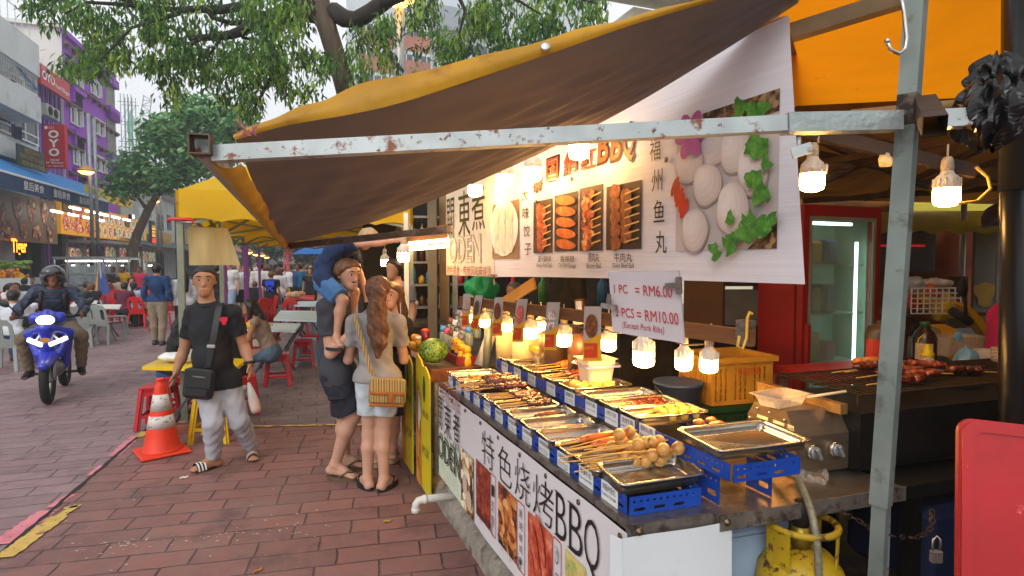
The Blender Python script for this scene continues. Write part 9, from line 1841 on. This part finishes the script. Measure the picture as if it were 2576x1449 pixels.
for a in(('cook in yellow shirt bending over the fruit stand',52,785,PI*.8,('#c9a018',.6,0),('#222222',1.),('short','k'),.1,False,1.6,'d'),('man in bright red tee standing at the display cart',160,782,-.9,('#b8141c',.6,0),('#222222',1.),('short','k'),.1,False,1.68,'d'),('man in red and blue football shirt standing by the counter',355,785,PI,('#a8203a',.55,.0),('#1f2f5a',1.),('short','k'),.2,False,1.6,'d'),('dark haired cook behind the pale yellow counter, the left of two',288,778,PI,('#2a2a2c',.6,0),('#222222',1.),('short','k'),0,False,1.6,'d'),('cook in yellow apron behind the pale yellow counter',312,778,PI,('#c9981c',.6,0),('#222222',1.),('short','k'),0,False,1.6,'d'),
 ('woman with long black hair in white blouse behind the striding man',466,862,.9,('#c9cbd2',2,.05),('#1f2430',1.),('long','k'),.2,True,1.62,'t'),('man in black tee walking away behind the purple post',547,826,.4,('#1a1a1c',.55,.0),('#222222',1.),('short','k'),.3,False,1.7,'t'),('ginger haired man in white tee and pale blue shorts walking towards the viewer',578,812,PI,('#c9c8c6',.6,.02),('#8a9fb8',.5),('short','r'),.4,False,1.8,'l'),('man in white shirt and black shorts with a backpack strap',604,806,PI+.3,('#c5c8c9',.6,0),('#1c1c1e',.45),('short','k'),-.4,False,1.72,'l'),('man in khaki shirt among the crowd beside the purple post',618,795,PI,('#7a7458',.6,0),('#2a2a2a',1.),('short','k'),.2,False,1.68,'t'),
 ('woman in navy dress walking beside the purple post',632,800,PI,('#1c2233',.3,.25),('#1c2233',.45),('bob','k'),.3,True,1.6,'t'),('child in black seen from behind, shortest of the crowd',643,812,.1,('#1a1b1e',.6,.1),('#1a1b1e',.5),('bob','b'),.1,False,1.2,'t'),('man in pale hooded top seen from behind in the crowd',657,808,.2,('#c2c0b8',2,.02),('#6a6455',1.),('short','k'),.2,False,1.75,'t'),('woman with brown hair and green bag in the crowd',673,802,.4,('#5f6a55',.4,.02),('#2c2c2c',1.),('bob','b'),.3,True,1.68,'l'),
 ('woman in white top with brown hair right of the boy with the blue print',702,812,.2,('#c5bfc2',1.3,.1),('#1a1a1a',.5),('bob','b'),.3,True,1.6,'l'),('small boy in yellow at the far fruit table',714,808,.5,('#c9b01c',.5,0),('#2a2a2a',.6),('short','k'),.1,False,1.15,'t'),('tall man in black tee standing behind the boy in yellow',709,790,.9,('#17171a',.6,.02),('#2a2a2a',1.),('short','k'),.2,False,1.78,'t'),('man in white tee with red print facing the viewer',729,790,PI,('#cbc9c9',.6,0),('#2a2a2a',1.),('short','k'),.1,False,1.7,'t'),('man in denim blue shirt beside the man with the red print',751,790,PI,('#2a4668',2,0),('#2a2a2a',1.),('short','k'),.1,False,1.72,'d'),('man in teal and navy jacket seen from the side in the crowd',761,794,-1.3,('#1f5f80',2,0),('#22242c',1.),('short','k'),.1,False,1.72,'t'),('woman in black floral dress near the shoulder of the boy',783,808,PI,('#23232a',.4,.25),('#23232a',.5),('bob','k'),.1,True,1.6,'t')):
 walker(a[0],a[1],a[2],a[3],a[4],a[5],a[6],a[10],.03 if a[2]<830 else .024,a[9],a[7],a[8])
bx_,J=walker('boy in black tee with large bright blue print on his back',684,818,.1,('#15161b',.6,.1),('#1a1a1e',.47),('short','b'),'t',.026,1.5,.2)
mb=MB(); c=J['che']-J['f']*.145*J['k']; fr=Fr(c,J['r'],Z); mb.box((0,.07,-.0),(.24,.13,.02),fr); mb.prism([(-.12,-.16),(-.07,-.16),(.12,0),(.07,0)],fr,.0,.012); mb.prism([(.12,-.16),(.12,-.16),(-.07,0),(-.12,0),(.07,-.16)][1:],fr,.0,.014); mb.build('back_print',mat('bright blue print','#1f45c8',.7),bx_)
def vendor(label,hx,hy,Y,yaw,top,hair,skin='t',H=1.7,h=.018,fine=False):
 p=aty(hx,hy,Y); J=skeleton((p.x,p.y,p.z-1.585*H/1.7),yaw,H); return person(label,J,h,skin,hair,top,('#22222a',1.),'#222222',fine=fine)
vendor('vendor with swept black hair working behind the hanging bulb',996,678,6.6,PI-.6,('#6a6a70',.6,0),('short','k'),'t',1.72); vendor('grey haired vendor bending behind the pale wooden plank',1300,738,5.6,PI*.75,('#5a564e',.6,0),('buzz','g'),'t',1.6); vendor('vendor in black tee behind the beam, head hidden by the overhead banner',1425,640,5.0,PI*.6,('#141416',.6,.02),('short','k'),'d',1.75)
r=random.Random(41); tc_=['#c9c9c9','#1c1d22','#2f4668','#8a2a2a','#5a5a4a','#b9a98a','#3a5a4a']
nm_=['white','black','blue','red','olive','tan','green']
def nth(i): return ['first','second','third','fourth','fifth','sixth','seventh','eighth','ninth','tenth','eleventh','twelfth','thirteenth','fourteenth','fifteenth','sixteenth'][i]
for i,x in enumerate(sorted(r.uniform(-10,390) for i in range(14))): k=r.randrange(7); sitter('far diner in %s top, %s from the left among the far red chairs'%(nm_[k],nth(i)),x,r.uniform(770,792),r.uniform(0,6.3),(tc_[k],.55,0),('#2c2f36',1.),(r.choice(['short','bob','short']),'k'),r.choice('tdl'),.034,.1,1.6)
for i,x in enumerate(sorted(r.uniform(560,790) for i in range(16))): k=r.randrange(7); walker('far passer by in %s top, %s from the left beyond the market tents'%(nm_[k],nth(i)),x,r.uniform(752,778),r.choice([PI,0.2,PI+.3,.5]),(tc_[k],.55,0),(r.choice(['#1f2430','#6a6455','#2a2a2a']),r.choice([1.,.48])),(r.choice(['short','bob','short']),r.choice('kkb')),r.choice('tdl'),.036,1.68,r.uniform(-.5,.5))
r=random.Random(17); mb=MB()
for i in range(70):
 d=r.uniform(30,75); x=r.uniform(560,800); p=aty(x,660,d); hh=r.uniform(1.5,1.78); mb.cur=r.randrange(5)
 mb.lathe([(.12,.0),(.17,hh*.48),(.16,hh*.55)],(p.x,p.y,0),n=6,m=4); mb.lathe([(.17,hh*.47),(.22,hh*.72),(.2,hh*.82),(.06,hh*.86)],(p.x,p.y,0),n=7,m=r.randrange(4),sy=.6); mb.ball((p.x,p.y,hh*.93),(.085,.09,.12),6,m=4 if r.random()<.7 else 5)
tag(mb.build('crowd',[fab('#1c1d22'),fab('#c5c5c5'),fab('#2f4668'),fab('#8a2a2a'),fab('#23252b'),m_skin['t']]),'far crowd of small figures filling the street','crowd',kind='stuff')
# --- motorcycle and rider
mo=onz(122,1016); hd_=unit((.5,-.86,0)); rg=V((hd_.y,-hd_.x,0))*-1   # hd_: travelling direction, rg: to the viewer's right
def mq(x,y,z): return V((mo.x,mo.y,0))-hd_*y+rg*x+Z*z           # x right in picture, y back from front axle, z up
t=thing('motorcycle','blue motorcycle with lit round headlight ridden towards the viewer','motorcycle',(mo.x,mo.y,0))
m_mb=mat('blue motor paint','#1f2fa8',.3,var=.1,coat=.5); m_mk=mat('black motor plastic','#121216',.45); m_rub=mat('tyre rubber','#17171a',.8)
def wheel(y,nm):
 mb=MB(); ring=[(math.cos(a)*.24,math.sin(a)*.24) for a in [i*math.pi/14 for i in range(28)]]; mb.tube([mq(0,y+c_,.29+s_) for c_,s_ in ring],.05,10,closed=True); o=mb.build('wheel',m_rub,t)
 mb=MB(); mb.tube([mq(0,y+c_*.82,.29+s_*.82) for c_,s_ in ring],.016,6,closed=True)
 for k in range(5): a=k*1.2566; mb.bar(mq(0,y,.29),mq(0,y+.2*math.cos(a),.29+.2*math.sin(a)),.02,.025)
 mb.tube([mq(-.05,y,.29),mq(.05,y,.29)],.03,8); mb.build('rim',m_steel,o)
wheel(0,'f'); wheel(1.24,'r')
f=SDF(mq(0,0,.55)-V((.5,.6,.5)),mq(0,0,.55)+V((.5,.6,.7)),.014)
def fm(fn,name,m,noise=0):
 f=SDF(mq(0,.4,.6)-V((.6,1.1,.62)),mq(0,.4,.6)+V((.6,1.1,.62)),.013); fn(f); mb=MB(); f.to(mb); return mb.build(name,m,t)
fm(lambda f:[f.cone(mq(0,-.24,.50),mq(0,.1,.57),.05,.085,.05,flat=(rg,1.2)),f.cone(mq(0,.1,.57),mq(0,.24,.48),.085,.06,.05)],'front_fender',m_mb)
def shield(f):
 for s in(-1,1): f.cone(mq(s*.03,.02,.95),mq(s*.2,.2,.86),.05,.045,.05).cone(mq(s*.2,.2,.86),mq(s*.1,.12,.60),.045,.05,.05).cone(mq(s*.18,.3,.8),mq(s*.12,.42,.42),.05,.05,.06)
 f.cone(mq(0,.02,.93),mq(0,.08,.66),.075,.06,.06)
fm(shield,'front_shield',m_mb)
fm(lambda f:[f.cone(mq(-.12,.14,1.06),mq(.12,.14,1.06),.07,.07,.04),f.cone(mq(0,.06,1.05),mq(0,.12,1.12),.09,.05,.04)],'headlight_cowl',m_mb)
mb=MB(); mb.ball((0,0,0),(.092,.05,.062),14); o=mb.build('headlight',mat('lit headlight','#ffffff',.2,emis='#ffe9c0',es=5)); o.parent=t; o.matrix_parent_inverse=t.matrix_world.inverted(); o.location=mq(0,-.01,1.04); o.rotation_euler=(0,0,yaw_of(hd_))
for s in(-1,1):
 mb=MB(); mb.bar(mq(s*.04,-.05,.74),mq(s*.19,.1,.80),.03,.045); mb.build('running_lamp',mat('lit running lamp','#ffffff',.2,emis='#fff6e0',es=2.2),t)
 mb=MB(); mb.bar(mq(s*.02,-.03,.92),mq(s*.14,.10,.74),.012,.02); mb.build('white_decal',m_label,t)
 mb=MB(); mb.tube([mq(s*.1,.16,1.06),mq(s*.3,.22,1.07),mq(s*.38,.25,1.06)],.018,8); mb.build('handlebar',m_mk,t); mb=MB(); mb.tube([mq(s*.28,.2,1.08),mq(s*.36,.18,1.2),mq(s*.40,.17,1.24)],.009,6); mi=mb.build('mirror_arm',m_mk,t); mb=MB(); mb.ball((0,0,0),(.075,.02,.045),10); o=mb.build('mirror',m_mk); o.parent=t; o.matrix_parent_inverse=t.matrix_world.inverted(); o.location=mq(s*.42,.17,1.25); o.rotation_euler=(0,-.4*s,0)
 mb=MB(); mb.tube([mq(s*.07,0,.29),mq(s*.07,.16,.72)],.022,8); mb.build('fork',m_steel,t)
 mb=MB(); mb.bar(mq(s*.1,.55,.3),mq(s*.24,.55,.3),.03,.03); mb.build('footpeg',m_mk,t)
mb=MB(); mb.disc(Fr(mq(0,-.07,.80),rg,Z),0,0,.05,.03,.0,12); mb.build('orange_badge',mat('orange badge','#c9861a',.5),t)
fm(lambda f:[f.cone(mq(0,.3,.62),mq(0,.9,.68),.09,.1,.06),f.cone(mq(0,.9,.68),mq(0,1.45,.86),.1,.07,.06)],'body',m_mk); fm(lambda f:[f.cone(mq(0,.5,.80),mq(0,1.3,.86),.1,.09,.05,flat=(Z,.6))],'seat',mat('black seat','#141415',.6))
fm(lambda f:[f.cone(mq(0,.4,.4),mq(0,.75,.38),.13,.12,.05)],'engine',m_steel)
J=skeleton(mq(0,.7,0),yaw_of(hd_),1.66); J['f']=hd_; J['r']=-rg if False else V((hd_.y,-hd_.x,0)); J['tf']=hd_
def jr(n,x,y,z): J[n]=mq(x,y,z)
for n,x,y,z in(('pel',0,.82,.93),('wai',0,.78,1.06),('che',0,.70,1.26),('nec',0,.64,1.42),('hed',0,.60,1.54)): jr(n,x,y,z)
for n,s in(('r',-1),('l',1)):
 for a,x,y,z in(('sh',.20,.66,1.36),('el',.34,.50,1.16),('wr',.33,.27,1.08),('ha',.34,.21,1.07),('hi',.10,.80,.90),('kn',.30,.42,.78),('an',.27,.58,.34),('to',.30,.44,.28)): jr(n+a,s*x,y,z)
J['face']=hd_
ri=person('motorcycle rider in navy quilted jacket, khaki trousers and dark helmet',J,.011,'d',None,('#262e44',2,.0,mat('quilted navy','#262e44',.5,var=.15,scale=8,bump=.6,bscale=12,stretch=(.3,.3,3),bdist=.03)),('#6b5d47',1.),'#17171a',fine=True)
f=SDF(J['hed']-V((.25,.25,.25)),J['hed']+V((.25,.25,.25)),.008); H=J['hed']+Z*.02; f.ell(H+Z*.02-hd_*.01,(.135,.14,.135),0); f.cone(H-Z*.02-hd_*-.0,H-Z*.10-hd_*.02,.13,.115,.03); f.ell(H+hd_*.13-Z*.045,(.085,.12,.075),0,neg=True); f.clip(H-Z*.11,-Z); mb=MB(); f.to(mb); mb.build('helmet',mat('dark helmet','#26282c',.2,var=.3,coat=.8,spec=.8),ri)
mb=MB(); mb.grid(lambda u,v:H+V((0,0,.035+.035*v))+hd_*(.138*math.cos((u-.5)*2.0))+rg*(.138*math.sin((u-.5)*2.0))+hd_*.012,12,2); mb.build('visor',mat('tinted visor','#15181c',.08,spec=1.),ri)
for s in(-1,1): mb=MB(); mb.tube([J['lsh' if s>0 else 'rsh']+Z*.05-rg*s*.07+hd_*.03,mq(s*.12,.50,1.30),mq(s*.14,.56,1.12)],.022,6,flat=.5); mb.build('backpack_strap',m_black,ri)
# ================================================================== HAZE
hm=bpy.data.materials.new('air haze'); hm.use_nodes=True; N=hm.node_tree.nodes; N.remove(N['Principled BSDF']); pv=N.new('ShaderNodeVolumePrincipled'); pv.inputs['Color'].default_value=(.92,.95,1,1); pv.inputs['Density'].default_value=.0026; pv.inputs['Anisotropy'].default_value=.2
hm.node_tree.links.new(pv.outputs['Volume'],N['Material Output'].inputs['Volume'])
mb=MB(); mb.box((0,150,24),(620,420,52)); tag(mb.build('haze',hm),kind='stuff')
